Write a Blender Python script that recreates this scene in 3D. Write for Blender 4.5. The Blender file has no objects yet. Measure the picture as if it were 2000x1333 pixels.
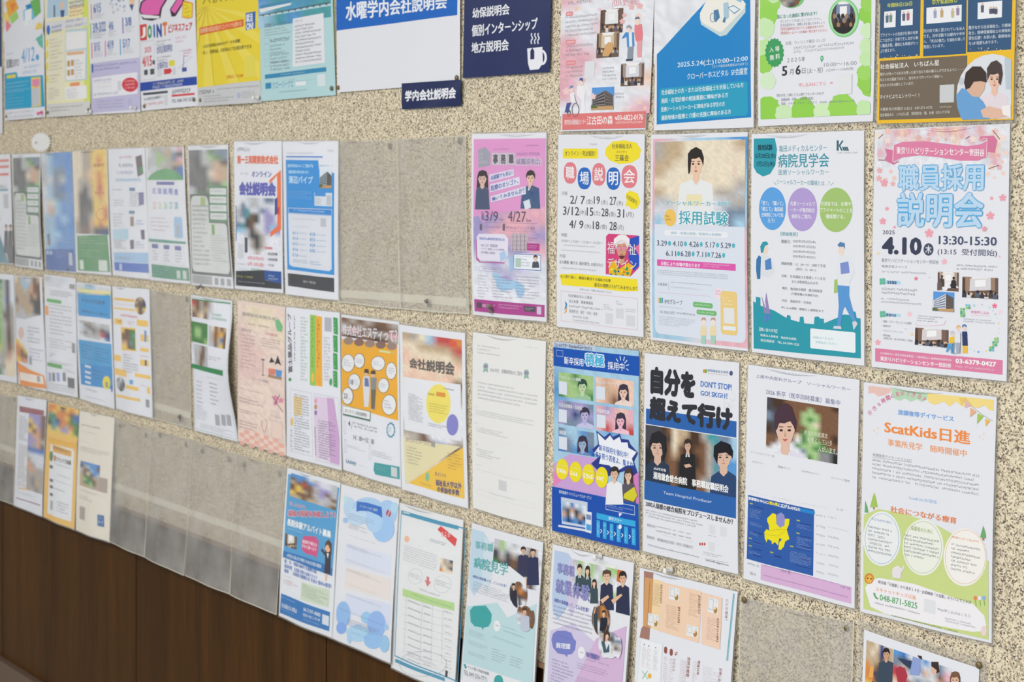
import bpy, math, random
import numpy as np
from mathutils import Vector
from mathutils.geometry import tessellate_polygon

# ---------------------------------------------------------------- camera, world, lights, exposure
SC = bpy.context.scene
COL = SC.collection
FPX = 3493.0
PSI = math.acos(0.5804)
CP, SP = math.cos(PSI), math.sin(PSI)
CD = 1.722          # camera distance from the wall
CZ = 1.5            # eye height
HY = 348.0          # picture row of the horizon
cam_d = bpy.data.cameras.new('camera')
cam = bpy.data.objects.new('camera', cam_d)
COL.objects.link(cam)
cam.location = (0, -CD, CZ)
cam.rotation_euler = (math.pi / 2, 0, PSI)
cam_d.sensor_width = 36.0
cam_d.lens = FPX / 2000 * 36.0
cam_d.shift_y = -(666.5 - HY) / 2000.0
cam_d.clip_start = 0.05
cam_d.dof.use_dof = True
cam_d.dof.focus_distance = 2.42
cam_d.dof.aperture_fstop = 11.5
SC.camera = cam

world = bpy.data.worlds.new('world')
SC.world = world
world.use_nodes = True
bg = world.node_tree.nodes['Background']
bg.inputs[0].default_value = (0.86, 0.93, 1.0, 1)
bg.inputs[1].default_value = 0.30


def area(name, loc, rot, sx, sy, power, col):
    l = bpy.data.lights.new(name, 'AREA')
    l.shape = 'RECTANGLE'
    l.size, l.size_y, l.energy, l.color = sx, sy, power, col
    o = bpy.data.objects.new(name, l)
    o.location = loc
    o.rotation_euler = rot
    COL.objects.link(o)
    return o


for lx, pw_ in ((-6.2, 34), (-4.2, 40), (-2.2, 44), (-0.2, 44), (1.8, 40)):
    area('ceiling_light', (lx, -2.9, 2.84), (math.radians(10), 0, 0), 1.5, 0.6, pw_, (1.0, 0.97, 0.93))
area('wall_fill', (-0.6, -5.6, 1.7), (math.radians(90), 0, math.radians(0)), 7.0, 2.1, 130, (0.86, 0.93, 1.0))  # added cool fill lamp facing the wall, set low to brighten its lower part

vs = SC.view_settings
SC.display_settings.display_device = 'sRGB'
vs.view_transform = 'Standard'
vs.look = 'None'
vs.gamma = 1
vs.use_curve_mapping = False
vs.exposure = -0.25
LIT = 1.0          # albedo = picture colour / LIT


# ---------------------------------------------------------------- colour and materials
def lin(c):
    return c / 12.92 if c <= 0.04045 else ((c + 0.055) / 1.055) ** 2.4


_cc = {}


def C(h):
    if h not in _cc:
        v = [lin(int(h[i:i + 2], 16) / 255 * 0.95 + 0.022) for i in (0, 2, 4)]  # every colour drawn slightly toward grey, a haze put into the albedo
        _cc[h] = tuple(min(0.93, x / LIT) for x in v) + (1.0,)
    return _cc[h]


def mat(name, col=(0.8, 0.8, 0.8, 1), rough=0.5, spec=0.5, metal=0.0, **kw):
    m = bpy.data.materials.new(name)
    m.use_nodes = True
    b = m.node_tree.nodes['Principled BSDF']
    if isinstance(col, str):
        col = C(col)
    b.inputs['Base Color'].default_value = col
    b.inputs['Roughness'].default_value = rough
    b.inputs['Specular IOR Level'].default_value = spec
    b.inputs['Metallic'].default_value = metal
    for k, v in kw.items():
        b.inputs[k].default_value = v
    return m


def N(m, t, **kw):
    n = m.node_tree.nodes.new(t)
    for k, v in kw.items():
        setattr(n, k, v)
    return n


def LK(m, a, b):
    m.node_tree.links.new(a, b)


def ramp(m, fac, stops, interp='LINEAR'):
    r = N(m, 'ShaderNodeValToRGB')
    e = r.color_ramp.elements
    r.color_ramp.interpolation = interp
    while len(e) < len(stops):
        e.new(0.5)
    for i, (p, c) in enumerate(stops):
        e[i].position = p
        e[i].color = c
    LK(m, fac, r.inputs[0])
    return r.outputs[0]


def mixc(m, fac, a, b, mode='MIX'):
    n = N(m, 'ShaderNodeMix', data_type='RGBA', blend_type=mode)
    for s, v in ((0, fac), (6, a), (7, b)):
        if hasattr(v, 'links'):
            LK(m, v, n.inputs[s])
        else:
            n.inputs[s].default_value = v
    return n.outputs[2]


# printed ink: colours live in a colour attribute on the mesh
M_INK = mat('printed_ink', rough=0.36, spec=0.22)
a_ = N(M_INK, 'ShaderNodeAttribute', attribute_name='Col')
LK(M_INK, a_.outputs['Color'], M_INK.node_tree.nodes['Principled BSDF'].inputs['Base Color'])

_pm = {}


def paper_mat(h):
    if h not in _pm:
        _pm[h] = mat('sheet_' + h, h, rough=0.34, spec=0.25)
    return _pm[h]


def film_mat(name, veil, blur, rough, milk=(0.74, 0.73, 0.70, 1), ior=1.38):
    m = bpy.data.materials.new(name)
    m.use_nodes = True
    nt = m.node_tree
    nt.nodes.remove(nt.nodes['Principled BSDF'])
    out = nt.nodes['Material Output']
    tr = N(m, 'ShaderNodeBsdfTransparent')
    tr.inputs[0].default_value = (0.995, 0.995, 0.99, 1)
    rf = N(m, 'ShaderNodeBsdfRefraction')
    rf.inputs['IOR'].default_value = 1.15
    rf.inputs['Roughness'].default_value = 0.32
    rf.inputs[0].default_value = (0.97, 0.97, 0.96, 1)
    di = N(m, 'ShaderNodeBsdfDiffuse')
    di.inputs[0].default_value = milk
    gl = N(m, 'ShaderNodeBsdfGlossy')
    gl.inputs['Roughness'].default_value = rough
    gl.inputs[0].default_value = (1, 1, 1, 1)
    m1 = N(m, 'ShaderNodeMixShader')
    m1.inputs[0].default_value = blur
    LK(m, tr.outputs[0], m1.inputs[1])
    LK(m, rf.outputs[0], m1.inputs[2])
    m2 = N(m, 'ShaderNodeMixShader')
    no = N(m, 'ShaderNodeTexNoise')
    tc = N(m, 'ShaderNodeTexCoord')
    LK(m, tc.outputs['Object'], no.inputs['Vector'])
    no.inputs['Scale'].default_value = 14
    no.inputs['Detail'].default_value = 3
    mr = N(m, 'ShaderNodeMapRange')
    mr.inputs[1].default_value = 0.3
    mr.inputs[2].default_value = 0.7
    mr.inputs[3].default_value = veil * 0.7
    mr.inputs[4].default_value = veil * 1.3
    LK(m, no.outputs[0], mr.inputs[0])
    LK(m, mr.outputs[0], m2.inputs[0])
    LK(m, m1.outputs[0], m2.inputs[1])
    LK(m, di.outputs[0], m2.inputs[2])
    fr = N(m, 'ShaderNodeFresnel')
    fr.inputs[0].default_value = ior
    m3 = N(m, 'ShaderNodeMixShader')
    LK(m, fr.outputs[0], m3.inputs[0])
    LK(m, m2.outputs[0], m3.inputs[1])
    LK(m, gl.outputs[0], m3.inputs[2])
    LK(m, m3.outputs[0], out.inputs[0])
    return m


M_FILM = film_mat('clear_laminate_film', 0.20, 0.15, 0.12)
M_FOG = {k: film_mat('frosted_front_film', v_, 0.0, 0.25, (1, 1, .98, 1), 1.2) for k, v_ in ((1, .035), (2, .10), (3, .20))}
M_GLINT = film_mat('glint_film', 0.03, 0.0, 0.16, (1, 1, 1, 1), 2.0)  # film for the added buckle strips, extra reflective to strengthen their glint
M_BACK = film_mat('clear_back_film', 0.04, 0.0, 0.2)
M_SLEEVE = film_mat('frosted_sleeve_film', 0.27, 0.12, 0.22, (.80, .79, .76, 1))
M_BRASS = mat('aged_brass', (0.20, 0.15, 0.065, 1), rough=0.4, metal=0.5)
M_WPIN = mat('white_plastic', (0.85, 0.85, 0.85, 1), rough=0.3)
M_PPIN = mat('pink_plastic', (0.85, 0.12, 0.3, 1), rough=0.3)
M_GPIN = mat('smoky_plastic', (0.2, 0.18, 0.16, 1), rough=0.3)
M_STEEL = mat('pin_steel', (0.6, 0.6, 0.6, 1), rough=0.25, metal=1)
M_TAPE = mat('cream_tape', 'f4efdc', rough=0.5, spec=0.3)


def speckle_mat():
    m = mat('speckled_wall_covering', rough=0.75, spec=0.2)
    b = m.node_tree.nodes['Principled BSDF']
    tc = N(m, 'ShaderNodeTexCoord')
    o = tc.outputs['Object']
    wn = N(m, 'ShaderNodeTexNoise')
    wn.inputs['Scale'].default_value = 560
    wn.inputs['Detail'].default_value = 1
    LK(m, o, wn.inputs['Vector'])
    va = N(m, 'ShaderNodeVectorMath', operation='SCALE')
    LK(m, wn.outputs['Color'], va.inputs[0])
    va.inputs['Scale'].default_value = 0.0026
    vb = N(m, 'ShaderNodeVectorMath', operation='ADD')
    LK(m, o, vb.inputs[0])
    LK(m, va.outputs[0], vb.inputs[1])

    def vor(scale, off):
        s = N(m, 'ShaderNodeVectorMath', operation='ADD')
        s.inputs[1].default_value = (off, 0.0, off * 1.7)
        LK(m, vb.outputs[0], s.inputs[0])
        v = N(m, 'ShaderNodeTexVoronoi')
        v.inputs['Scale'].default_value = scale
        LK(m, s.outputs[0], v.inputs['Vector'])
        sp = N(m, 'ShaderNodeSeparateColor')
        LK(m, v.outputs['Color'], sp.inputs[0])
        return sp.outputs[0], sp.outputs[1]
    r1, r2 = vor(400, 0.0)
    base = ramp(m, r1, [(0.0, C('efe4c8')), (0.28, C('e6d9ba')), (0.58, C('ddcdb4')), (0.82, C('c2b39a'))], 'CONSTANT')
    s1, s2 = vor(560, 3.1)
    dark = ramp(m, s2, [(0.0, C('504c48')), (0.35, C('7a6e62')), (0.75, C('98886f')), (1.0, C('7c7a7a'))], 'CONSTANT')
    gt = N(m, 'ShaderNodeMath', operation='GREATER_THAN')
    LK(m, s1, gt.inputs[0])
    gt.inputs[1].default_value = 0.75
    col = mixc(m, gt.outputs[0], base, dark)
    LK(m, col, b.inputs['Base Color'])
    bp = N(m, 'ShaderNodeBump')
    bp.inputs['Strength'].default_value = 0.25
    bp.inputs['Distance'].default_value = 0.001
    LK(m, r2, bp.inputs['Height'])
    LK(m, bp.outputs[0], b.inputs['Normal'])
    return m


def wood_mat():
    m = mat('dark_brown_wood', rough=0.34, spec=0.12)
    b = m.node_tree.nodes['Principled BSDF']
    tc = N(m, 'ShaderNodeTexCoord')
    mp = N(m, 'ShaderNodeMapping')
    mp.inputs['Scale'].default_value = (90, 90, 2.2)
    LK(m, tc.outputs['Object'], mp.inputs[0])
    n1 = N(m, 'ShaderNodeTexNoise')
    n1.inputs['Scale'].default_value = 5
    n1.inputs['Detail'].default_value = 5
    LK(m, mp.outputs[0], n1.inputs['Vector'])
    mp2 = N(m, 'ShaderNodeMapping')
    mp2.inputs['Scale'].default_value = (8, 8, 0.5)
    LK(m, tc.outputs['Object'], mp2.inputs[0])
    n2 = N(m, 'ShaderNodeTexNoise')
    n2.inputs['Scale'].default_value = 1.5
    LK(m, mp2.outputs[0], n2.inputs['Vector'])
    c1 = ramp(m, n1.outputs[0], [(0.3, C('46300f')), (0.5, C('543510')), (0.7, C('633e16'))])
    c2 = ramp(m, n2.outputs[0], [(0.35, C('c4c0bc')), (0.7, C('fff8f0'))])
    LK(m, mixc(m, 1.0, c1, c2, 'MULTIPLY'), b.inputs['Base Color'])
    return m


M_WALL, M_WOOD = speckle_mat(), wood_mat()


# ---------------------------------------------------------------- geometry helpers
def link_mesh(name, verts, faces, m, parent=None, smooth=False, cols=None):
    me = bpy.data.meshes.new(name)
    me.from_pydata([tuple(v) for v in verts], [], faces)
    me.materials.append(m)
    if smooth:
        me.shade_smooth()
    if cols is not None:
        at = me.color_attributes.new('Col', 'FLOAT_COLOR', 'POINT')
        at.data.foreach_set('color', np.asarray(cols, dtype=np.float32).ravel())
    o = bpy.data.objects.new(name, me)
    COL.objects.link(o)
    if parent is not None:
        o.parent = parent
    return o


def box(name, x0, x1, y0, y1, z0, z1, m, parent=None):
    v = [(x, y, z) for z in (z0, z1) for y in (y0, y1) for x in (x0, x1)]
    f = [(0, 2, 3, 1), (4, 5, 7, 6), (0, 1, 5, 4), (1, 3, 7, 5), (3, 2, 6, 7), (2, 0, 4, 6)]
    return link_mesh(name, v, f, m, parent)


def lathe(name, prof, m, parent=None, seg=14):
    """prof: (radius, height) pairs, axis points out of the wall (-Y)"""
    v, f = [], []
    for r, h in prof:
        for k in range(seg):
            a = 2 * math.pi * k / seg
            v.append((r * math.cos(a), -h, r * math.sin(a)))
    for i in range(len(prof) - 1):
        for k in range(seg):
            a, b = i * seg + k, i * seg + (k + 1) % seg
            f.append((a, b, b + seg, a + seg))
    f.append(tuple(range((len(prof) - 1) * seg, len(prof) * seg)))
    return link_mesh(name, v, f, m, parent, smooth=True)


def tag(o, label=None, cat=None, group=None, kind=None):
    for k, v in (('label', label), ('category', cat), ('group', group), ('kind', kind)):
        if v:
            o[k] = v
    return o


def wall_pt(px, py, d=0.0):
    """point on the plane parallel to the wall, d in front of it, where picture point lies"""
    dx = -SP * FPX + CP * (px - 1000)
    dy = CP * FPX + SP * (px - 1000)
    t = (CD - d) / dy
    return (dx * t, -d, CZ - (py - HY) * t)


# ---------------------------------------------------------------- glyph meshes (built-in font, collected once)
_text_jobs = {}


def text_key(s, b):
    _text_jobs.setdefault((s, b), None)
    return (s, b)


def make_glyphs():
    """outline every string once; bold = a thin stack of shifted copies"""
    raw = {}
    objs = []
    for t in sorted({k[0] for k in _text_jobs}):
        cu = bpy.data.curves.new('tmp', 'FONT')
        cu.body = t
        cu.resolution_u = 2
        ob = bpy.data.objects.new('tmp', cu)
        COL.objects.link(ob)
        objs.append((t, ob))
    bpy.context.view_layer.update()
    dg = bpy.context.evaluated_depsgraph_get()
    for t, ob in objs:
        e = ob.evaluated_get(dg)
        me = e.to_mesh()
        n = len(me.vertices)
        co = np.empty(n * 3, dtype=np.float32)
        me.vertices.foreach_get('co', co)
        raw[t] = (co.reshape(-1, 3)[:, :2].astype(float), [tuple(p.vertices) for p in me.polygons])
        e.to_mesh_clear()
    for t, ob in objs:
        cu = ob.data
        bpy.data.objects.remove(ob)
        bpy.data.curves.remove(cu)
    for (t, b) in _text_jobs:
        co, fs = raw[t]
        n = len(co)
        if not n:
            _text_jobs[(t, b)] = (co, [], None)
            continue
        if b <= 0:
            sh = [(0, 0)]
        elif b < 0.023:
            sh = [(-b * .9, -b * .4), (b * .9, b * .4)]
        elif b < 0.04:
            sh = [(-b, -b * .5), (b, -b * .5), (-b, b * .5), (b, b * .5)]
        else:
            sh = [(b * math.cos(math.pi * k / 4), b * math.sin(math.pi * k / 4)) for k in range(8)] + [(0, 0)]
        c2 = np.concatenate([co + np.array(q) for q in sh])
        zz = np.repeat(np.arange(len(sh)) * 1.15e-5, n)
        f2 = [tuple(a + n * i for a in f) for i in range(len(sh)) for f in fs]
        mn, mx = c2.min(0), c2.max(0)
        c2 = (c2 - mn) / np.maximum(mx - mn, 1e-6)
        c2[:, 1] = 1 - c2[:, 1]
        _text_jobs[(t, b)] = (c2, f2, zz)


# ---------------------------------------------------------------- sheets and what is printed on them
CROPS = dict(A=(0, 0, 3.842), B=(480, 0, 3.226), C=(1080, 0, 4.9925), D=(1460, 0, 3.704), E=(0, 250, 3.809),
             F=(440, 250, 3.602), G=(900, 240, 3.029), H=(1250, 240, 2.898), I=(1680, 230, 2.515), I2=(1700, 240, 5.129),
             I3=(1700, 480, 4.761), J=(0, 520, 4.167), K=(0, 740, 3.921), L=(360, 560, 3.030), M=(900, 630, 2.897),
             N=(1240, 670, 2.7205), N2=(1450, 700, 5.333), N3=(1450, 940, 5.125), O=(1670, 730, 2.212), O2=(1680, 740, 4.761),
             O3=(1680, 990, 3.8875), P=(0, 933, 3.333), Q=(530, 880, 2.9436), R=(890, 1000, 4.0026), S=(1240, 1090, 4.348),
             X=(0, 0, 1.0))
PAL = dict(k='2a2a2e', K='4a4a50', g='8c8c90', l='c4c6ca', w='e9ebf2', n='dcae94', N='7d5a42', b='3d78c4', B='253a7a',
           c='a8cfe8', t='4fa0a8', G='4f8a4a', e='a9cc8c', y='f0d060', o='e09045', r='c84c4c', p='e8b4c0', m='ede0c8',
           v='a9a0d0', d='4a3428', s='c8b090', z='7a8ca4', W='ffffff', u='5a9ad8', q='dce0e8', h='b8b0a8', a='eddad0', f='e8cec8', j='f0cdb8')
EPS = 0.00012
SHEETS = []


def homog(src, dst):
    A, B = [], []
    for (x, y), (u, v) in zip(src, dst):
        A.append([x, y, 1, 0, 0, 0, -u * x, -u * y]); B.append(u)
        A.append([0, 0, 0, x, y, 1, -v * x, -v * y]); B.append(v)
    h = np.linalg.solve(np.array(A, float), np.array(B, float))
    return np.append(h, 1).reshape(3, 3)


class Sheet:
    """one hanging sheet; content is collected as items and built at the end"""

    def __init__(s, quad, crop, label, kind='poster', paper='e9ebf2', name='poster', film=3.0, d=(0.002, 0.003),
                 bulge=0.003, curl=0.0, fold=None, group=None, seed=0, fog=0):
        s.crop = CROPS[crop]
        s.px = [tuple(p) for p in quad]
        s.H = homog(s.px, [(0, 0), (1, 0), (1, 1), (0, 1)])
        s.label, s.kind, s.paper, s.name, s.film = label, kind, paper, name, film
        s.c3 = [np.array(wall_pt(*p, dd)) for p, dd in zip(s.px, (d[0], d[0], d[1], d[1]))]
        s.fog = fog
        s.bulge, s.curl, s.fold, s.group = bulge, curl, fold, group
        s.rs = random.Random(seed or (len(SHEETS) + 11))
        s.ph = [s.rs.uniform(-1, 1) for _ in range(4)]
        s.W = float(np.linalg.norm(s.c3[1] - s.c3[0]))
        s.HT = float(np.linalg.norm(s.c3[3] - s.c3[0]))
        s.items = []
        s.part = 'artwork'
        s.pn = 0
        s.clip = None
        SHEETS.append(s)

    def cr(s, c):
        s.crop = CROPS[c]
        return s

    def uv(s, x, y):
        ox, oy, k = s.crop
        p = s.H @ np.array([ox + x / k, oy + y / k, 1.0])
        return (p[0] / p[2], p[1] / p[2])

    def depth(s, u, v):
        a, b, c, e = s.ph
        d = s.bulge * (np.sin(np.pi * u) * (0.6 + 0.4 * a * np.cos(np.pi * v)) + 0.5 * np.sin(np.pi * v) * (0.5 + 0.5 * b * np.cos(2 * np.pi * u + c)))
        d = d + 0.0012 * (1 + np.sin(2 * np.pi * (u * 1.3 + v * 0.7) + 3 * e)) * np.clip(v, 0, 1)
        if s.curl:
            d = d + s.curl * np.sin(np.pi * v) ** 2 * u ** 2
        if s.fold is not None:
            v0, amp = s.fold
            d = d + amp * np.exp(-((v - v0) / 0.035) ** 2)
        return np.maximum(d, 0)

    def to3(s, uv, off=0.0):
        uv = np.asarray(uv, float)
        u, v = uv[:, :1], uv[:, 1:2]
        c = s.c3
        p = (1 - u) * (1 - v) * c[0] + u * (1 - v) * c[1] + u * v * c[2] + (1 - u) * v * c[3]
        p[:, 1] -= s.depth(u[:, 0], v[:, 0]) + off
        return p

    # -------- collecting items
    def _add(s, verts, faces, cols, isline=False):
        vs_ = np.asarray(verts, float)
        bb = (vs_[:, 0].min(), vs_[:, 1].min(), vs_[:, 0].max(), vs_[:, 1].max())
        lv = 0
        for it in s.items:
            b = it['bb']
            if b[0] < bb[2] - 1e-4 and b[2] > bb[0] + 1e-4 and b[1] < bb[3] - 1e-4 and b[3] > bb[1] + 1e-4:
                lv = max(lv, it['lv'])
        s.items.append(dict(bb=bb, lv=lv + 1, v=vs_, f=faces, c=cols, part=(s.part, s.pn)))

    def poly_uv(s, pts, col):
        if s.clip is not None:
            pts = clip_poly(pts, s.clip)
            if len(pts) < 3:
                return
        tris = tessellate_polygon([[Vector((p[0], p[1], 0)) for p in pts]])
        v, f = subdiv([tuple(p) for p in pts], [tuple(t) for t in tris])
        s._add(v, f, [C(col)] * len(v))

    def P(s, col, pts):
        s.poly_uv([s.uv(*p) for p in pts], col)

    def R(s, x0, y0, x1, y1, col):
        a, b = s.uv(x0, y0), s.uv(x1, y1)
        s.poly_uv([a, (b[0], a[1]), b, (a[0], b[1])], col)

    def E(s, x0, y0, x1, y1, col, n=22):
        cx, cy, rx, ry = (x0 + x1) / 2, (y0 + y1) / 2, (x1 - x0) / 2, (y1 - y0) / 2
        s.P(col, [(cx + rx * math.cos(2 * math.pi * k / n), cy + ry * math.sin(2 * math.pi * k / n)) for k in range(n)])

    def RR(s, x0, y0, x1, y1, col, r=0.25):
        a, b = s.uv(x0, y0), s.uv(x1, y1)
        w, h = (b[0] - a[0]) * s.W, (b[1] - a[1]) * s.HT
        rr = min(w, h) * r
        pts = []
        for cx, cy, a0 in ((w - rr, rr, -90), (w - rr, h - rr, 0), (rr, h - rr, 90), (rr, rr, 180)):
            for k in range(5):
                t = math.radians(a0 + 22.5 * k)
                pts.append((a[0] + (cx + rr * math.cos(t)) / s.W, a[1] + (cy + rr * math.sin(t)) / s.HT))
        s.poly_uv(pts, col)

    def L(s, pts, w, col):
        """polyline; w in crop pixels"""
        for (xa, ya), (xb, yb) in zip(pts[:-1], pts[1:]):
            l = math.hypot(xb - xa, yb - ya) or 1
            nx, ny = -(yb - ya) / l * w / 2, (xb - xa) / l * w / 2
            s.P(col, [(xa + nx, ya + ny), (xb + nx, yb + ny), (xb - nx, yb - ny), (xa - nx, ya - ny)])

    def O(s, x0, y0, x1, y1, w, col):
        a, b = s.uv(x0, y0), s.uv(x1, y1)
        tw = w / s.crop[2] * 0.0008 / s.W * 0.9
        th = tw * s.W / s.HT
        for q in ((a[0], a[1], b[0], a[1] + th), (a[0], b[1] - th, b[0], b[1]), (a[0], a[1] + th, a[0] + tw, b[1] - th), (b[0] - tw, a[1] + th, b[0], b[1] - th)):
            s.poly_uv([(q[0], q[1]), (q[2], q[1]), (q[2], q[3]), (q[0], q[3])], col)

    def ring(s, x0, y0, x1, y1, w, col, n=26):
        cx, cy, rx, ry = (x0 + x1) / 2, (y0 + y1) / 2, (x1 - x0) / 2, (y1 - y0) / 2
        v = []
        for q in (0, w):
            v += [s.uv(cx + (rx - q) * math.cos(2 * math.pi * k / n), cy + (ry - q) * math.sin(2 * math.pi * k / n)) for k in range(n)]
        f = []
        for k in range(n):
            k2 = (k + 1) % n
            f += [(k, k2, n + k2), (k, n + k2, n + k)]
        s._add(v, f, [C(col)] * len(v))

    def T(s, x0, y0, x1, y1, txt, col='4a4c54', b=0.0, q=None):
        pp = (s.part, s.pn)
        s.part, s.pn = 'lettering', 0
        k = text_key(txt, b)
        if q is None:
            a, e = s.uv(x0, y0), s.uv(x1, y1)
            qq = [a, (e[0], a[1]), e, (a[0], e[1])]
        else:
            qq = [s.uv(*p) for p in q]
        s._add(qq, ('TXT', k), col)
        s.part, s.pn = pp

    def G(s, x0, y0, x1, y1, rows=1, col='8a8c94', fill=0.55, gap=0.08, wid=1.0):
        """rows of print too small to read: tiny stroke clusters"""
        pp = (s.part, s.pn)
        s.part, s.pn = 'lettering', 0
        a, e = s.uv(x0, y0), s.uv(x1, y1)
        rh = (e[1] - a[1]) / rows
        ch = rh * fill
        cw = max(ch * s.HT / s.W * 0.95 * wid, 0.008)
        nmax = 420
        v, f = [], []
        rnd = s.rs
        n = max(1, int((e[0] - a[0]) / cw))
        while n * rows > nmax:
            cw *= 1.2
            n = max(1, int((e[0] - a[0]) / cw))
        for r in range(rows):
            yy = a[1] + rh * r + (rh - ch) * 0.3
            end = n if (rows == 1 or rnd.random() < 0.5) else max(1, int(n * rnd.uniform(0.55, 1)))
            for i in range(end):
                if rnd.random() < gap:
                    continue
                xx = a[0] + cw * i
                t = ch * 0.17
                tw_ = cw * 0.16
                st = []
                for yq in rnd.sample((0.0, 0.28, 0.56, 0.83), 2 if cw < 0.02 else 3):
                    st.append((xx + cw * rnd.uniform(0, .15), yy + ch * yq, xx + cw * rnd.uniform(.6, .85), yy + ch * yq + t))
                xv = xx + cw * rnd.choice((0.05, 0.35, 0.6))
                st.append((xv, yy + ch * rnd.uniform(0, .2), xv + tw_, yy + ch * rnd.uniform(.75, 1)))
                for q in st:
                    k = len(v)
                    v += [(q[0], q[1]), (q[2], q[1]), (q[2], q[3]), (q[0], q[3])]
                    f.append((k, k + 1, k + 2, k + 3))
        if v:
            s._add(v, f, [C(col)] * len(v))
        s.part, s.pn = pp

    def pic(s, x0=None, y0=None, x1=None, y1=None, ell=False):
        """start (or end) a photograph printed on the sheet; shapes are cut at its edge"""
        if x0 is None:
            s.part, s.clip, s.pn = 'artwork', None, 0
            return
        s._pc = getattr(s, '_pc', 0) + 1
        s.part, s.pn = 'photograph', s._pc
        if ell:
            cx, cy, rx, ry = (x0 + x1) / 2, (y0 + y1) / 2, (x1 - x0) / 2, (y1 - y0) / 2
            s.clip = [s.uv(cx + rx * math.cos(2 * math.pi * k / 24), cy + ry * math.sin(2 * math.pi * k / 24)) for k in range(24)]
        else:
            a, b = s.uv(x0, y0), s.uv(x1, y1)
            s.clip = [a, (b[0], a[1]), b, (a[0], b[1])]

    def bm(s, x0, y0, x1, y1, rows, photo=True, q=None):
        """soft colour grid: a picture given as rows of palette letters"""
        own = photo and s.part == 'artwork'
        if own:
            s.pic(x0, y0, x1, y1)
        rows = rows.split()
        ny, nx = len(rows), max(len(r) for r in rows)
        rows = [r + r[-1] * (nx - len(r)) for r in rows]
        cg = np.array([[C(PAL[ch]) for ch in r] for r in rows])
        k = 4
        X, Y = nx * k, ny * k
        if q is None:
            a, b = s.uv(x0, y0), s.uv(x1, y1)
            qq = [a, (b[0], a[1]), b, (a[0], b[1])]
        else:
            qq = [s.uv(*p) for p in q]
        v, c, f = [], [], []
        for j in range(Y + 1):
            for i in range(X + 1):
                u_, v_ = i / X, j / Y
                gx = min(max(u_ * nx - 0.5, 0), nx - 1)
                gy = min(max(v_ * ny - 0.5, 0), ny - 1)
                ix, iy = int(min(gx, nx - 2)) if nx > 1 else 0, int(min(gy, ny - 2)) if ny > 1 else 0
                fx, fy = gx - ix, gy - iy
                ix2, iy2 = min(ix + 1, nx - 1), min(iy + 1, ny - 1)
                col = (cg[iy, ix] * (1 - fx) + cg[iy, ix2] * fx) * (1 - fy) + (cg[iy2, ix] * (1 - fx) + cg[iy2, ix2] * fx) * fy
                jit = 1 + 0.09 * s.rs.uniform(-1, 1)
                c.append(tuple(np.minimum(col[:3] * jit, 0.93)) + (1.0,))
                v.append(((1 - u_) * (1 - v_) * qq[0][0] + u_ * (1 - v_) * qq[1][0] + u_ * v_ * qq[2][0] + (1 - u_) * v_ * qq[3][0],
                          (1 - u_) * (1 - v_) * qq[0][1] + u_ * (1 - v_) * qq[1][1] + u_ * v_ * qq[2][1] + (1 - u_) * v_ * qq[3][1]))
        cp = None
        if s.clip is not None and len(s.clip) > 4:
            cp = s.clip
        for j in range(Y):
            for i in range(X):
                k0 = j * (X + 1) + i
                f.append((k0, k0 + 1, k0 + X + 2, k0 + X + 1))
        if cp is not None:      # round photographs: keep vertices inside by pulling them to the rim
            cx = sum(p[0] for p in cp) / len(cp)
            cy = sum(p[1] for p in cp) / len(cp)
            rx = max(abs(p[0] - cx) for p in cp)
            ry = max(abs(p[1] - cy) for p in cp)
            v2 = []
            for (a_, b_) in v:
                ex, ey = (a_ - cx) / rx, (b_ - cy) / ry
                m_ = max(abs(ex), abs(ey))
                l_ = math.hypot(ex, ey)
                if l_ > 0:
                    ex, ey = ex * m_ / l_, ey * m_ / l_
                v2.append((cx + ex * rx, cy + ey * ry))
            v = v2
        s._add(v, f, c)
        if own:
            s.pic()

    def fl(s, x, y, r, col):
        """small five-petal blossom"""
        pts = []
        for k in range(20):
            a = 2 * math.pi * k / 20 + 0.3
            rr = r * (1.0 if k % 4 in (1, 2, 3) else 0.5)
            if k % 4 == 2:
                rr = r * 0.88
            pts.append((x + rr * math.cos(a), y + rr * math.sin(a)))
        s.P(col, pts)

    def sc(s, x0, y0, x1, y1, n, size, cols, flower=False):
        done = []
        for _ in range(n * 6):
            if len(done) >= n:
                break
            r = size * s.rs.uniform(0.5, 1.1)
            x, y = s.rs.uniform(x0, x1), s.rs.uniform(y0, y1)
            if any(abs(x - a) < r + c and abs(y - b) < r + c for a, b, c in done):
                continue
            done.append((x, y, r))
            if flower:
                s.fl(x, y, r, s.rs.choice(cols))
            else:
                m_ = 9
                s.P(s.rs.choice(cols), [(x + r * s.rs.uniform(.7, 1.1) * math.cos(2 * math.pi * k / m_), y + r * s.rs.uniform(.7, 1.1) * math.sin(2 * math.pi * k / m_)) for k in range(m_)])

    def room(s, x0, y0, x1, y1, wall='e4ded8', side='8a6850', table='d8b488', heads=6):
        """a meeting room photograph: screen wall, side walls, rows of seated people at tables"""
        own = s.part == 'artwork'
        if own:
            s.pic(x0, y0, x1, y1)
        w, h = x1 - x0, y1 - y0
        X = lambda u, v: (x0 + w * u, y0 + h * v)
        P = s.P
        P(side, [X(-.1, -.1), X(1.1, -.1), X(1.1, 1.1), X(-.1, 1.1)])
        P(wall, [X(.22, .08), X(.80, .05), X(.80, .60), X(.20, .64)])
        P('f4f2f0', [X(.2, -.05), X(.85, -.05), X(.72, .08), X(.30, .10)])
        P('f6f6f8', [X(.36, .16), X(.66, .14), X(.66, .44), X(.36, .47)])
        P('5a4438', [X(-.1, 0), X(.08, .06), X(.08, .7), X(-.1, .8)])
        P('6c5a50', [X(.92, .02), X(1.1, -.05), X(1.1, .8), X(.92, .66)])
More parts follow.
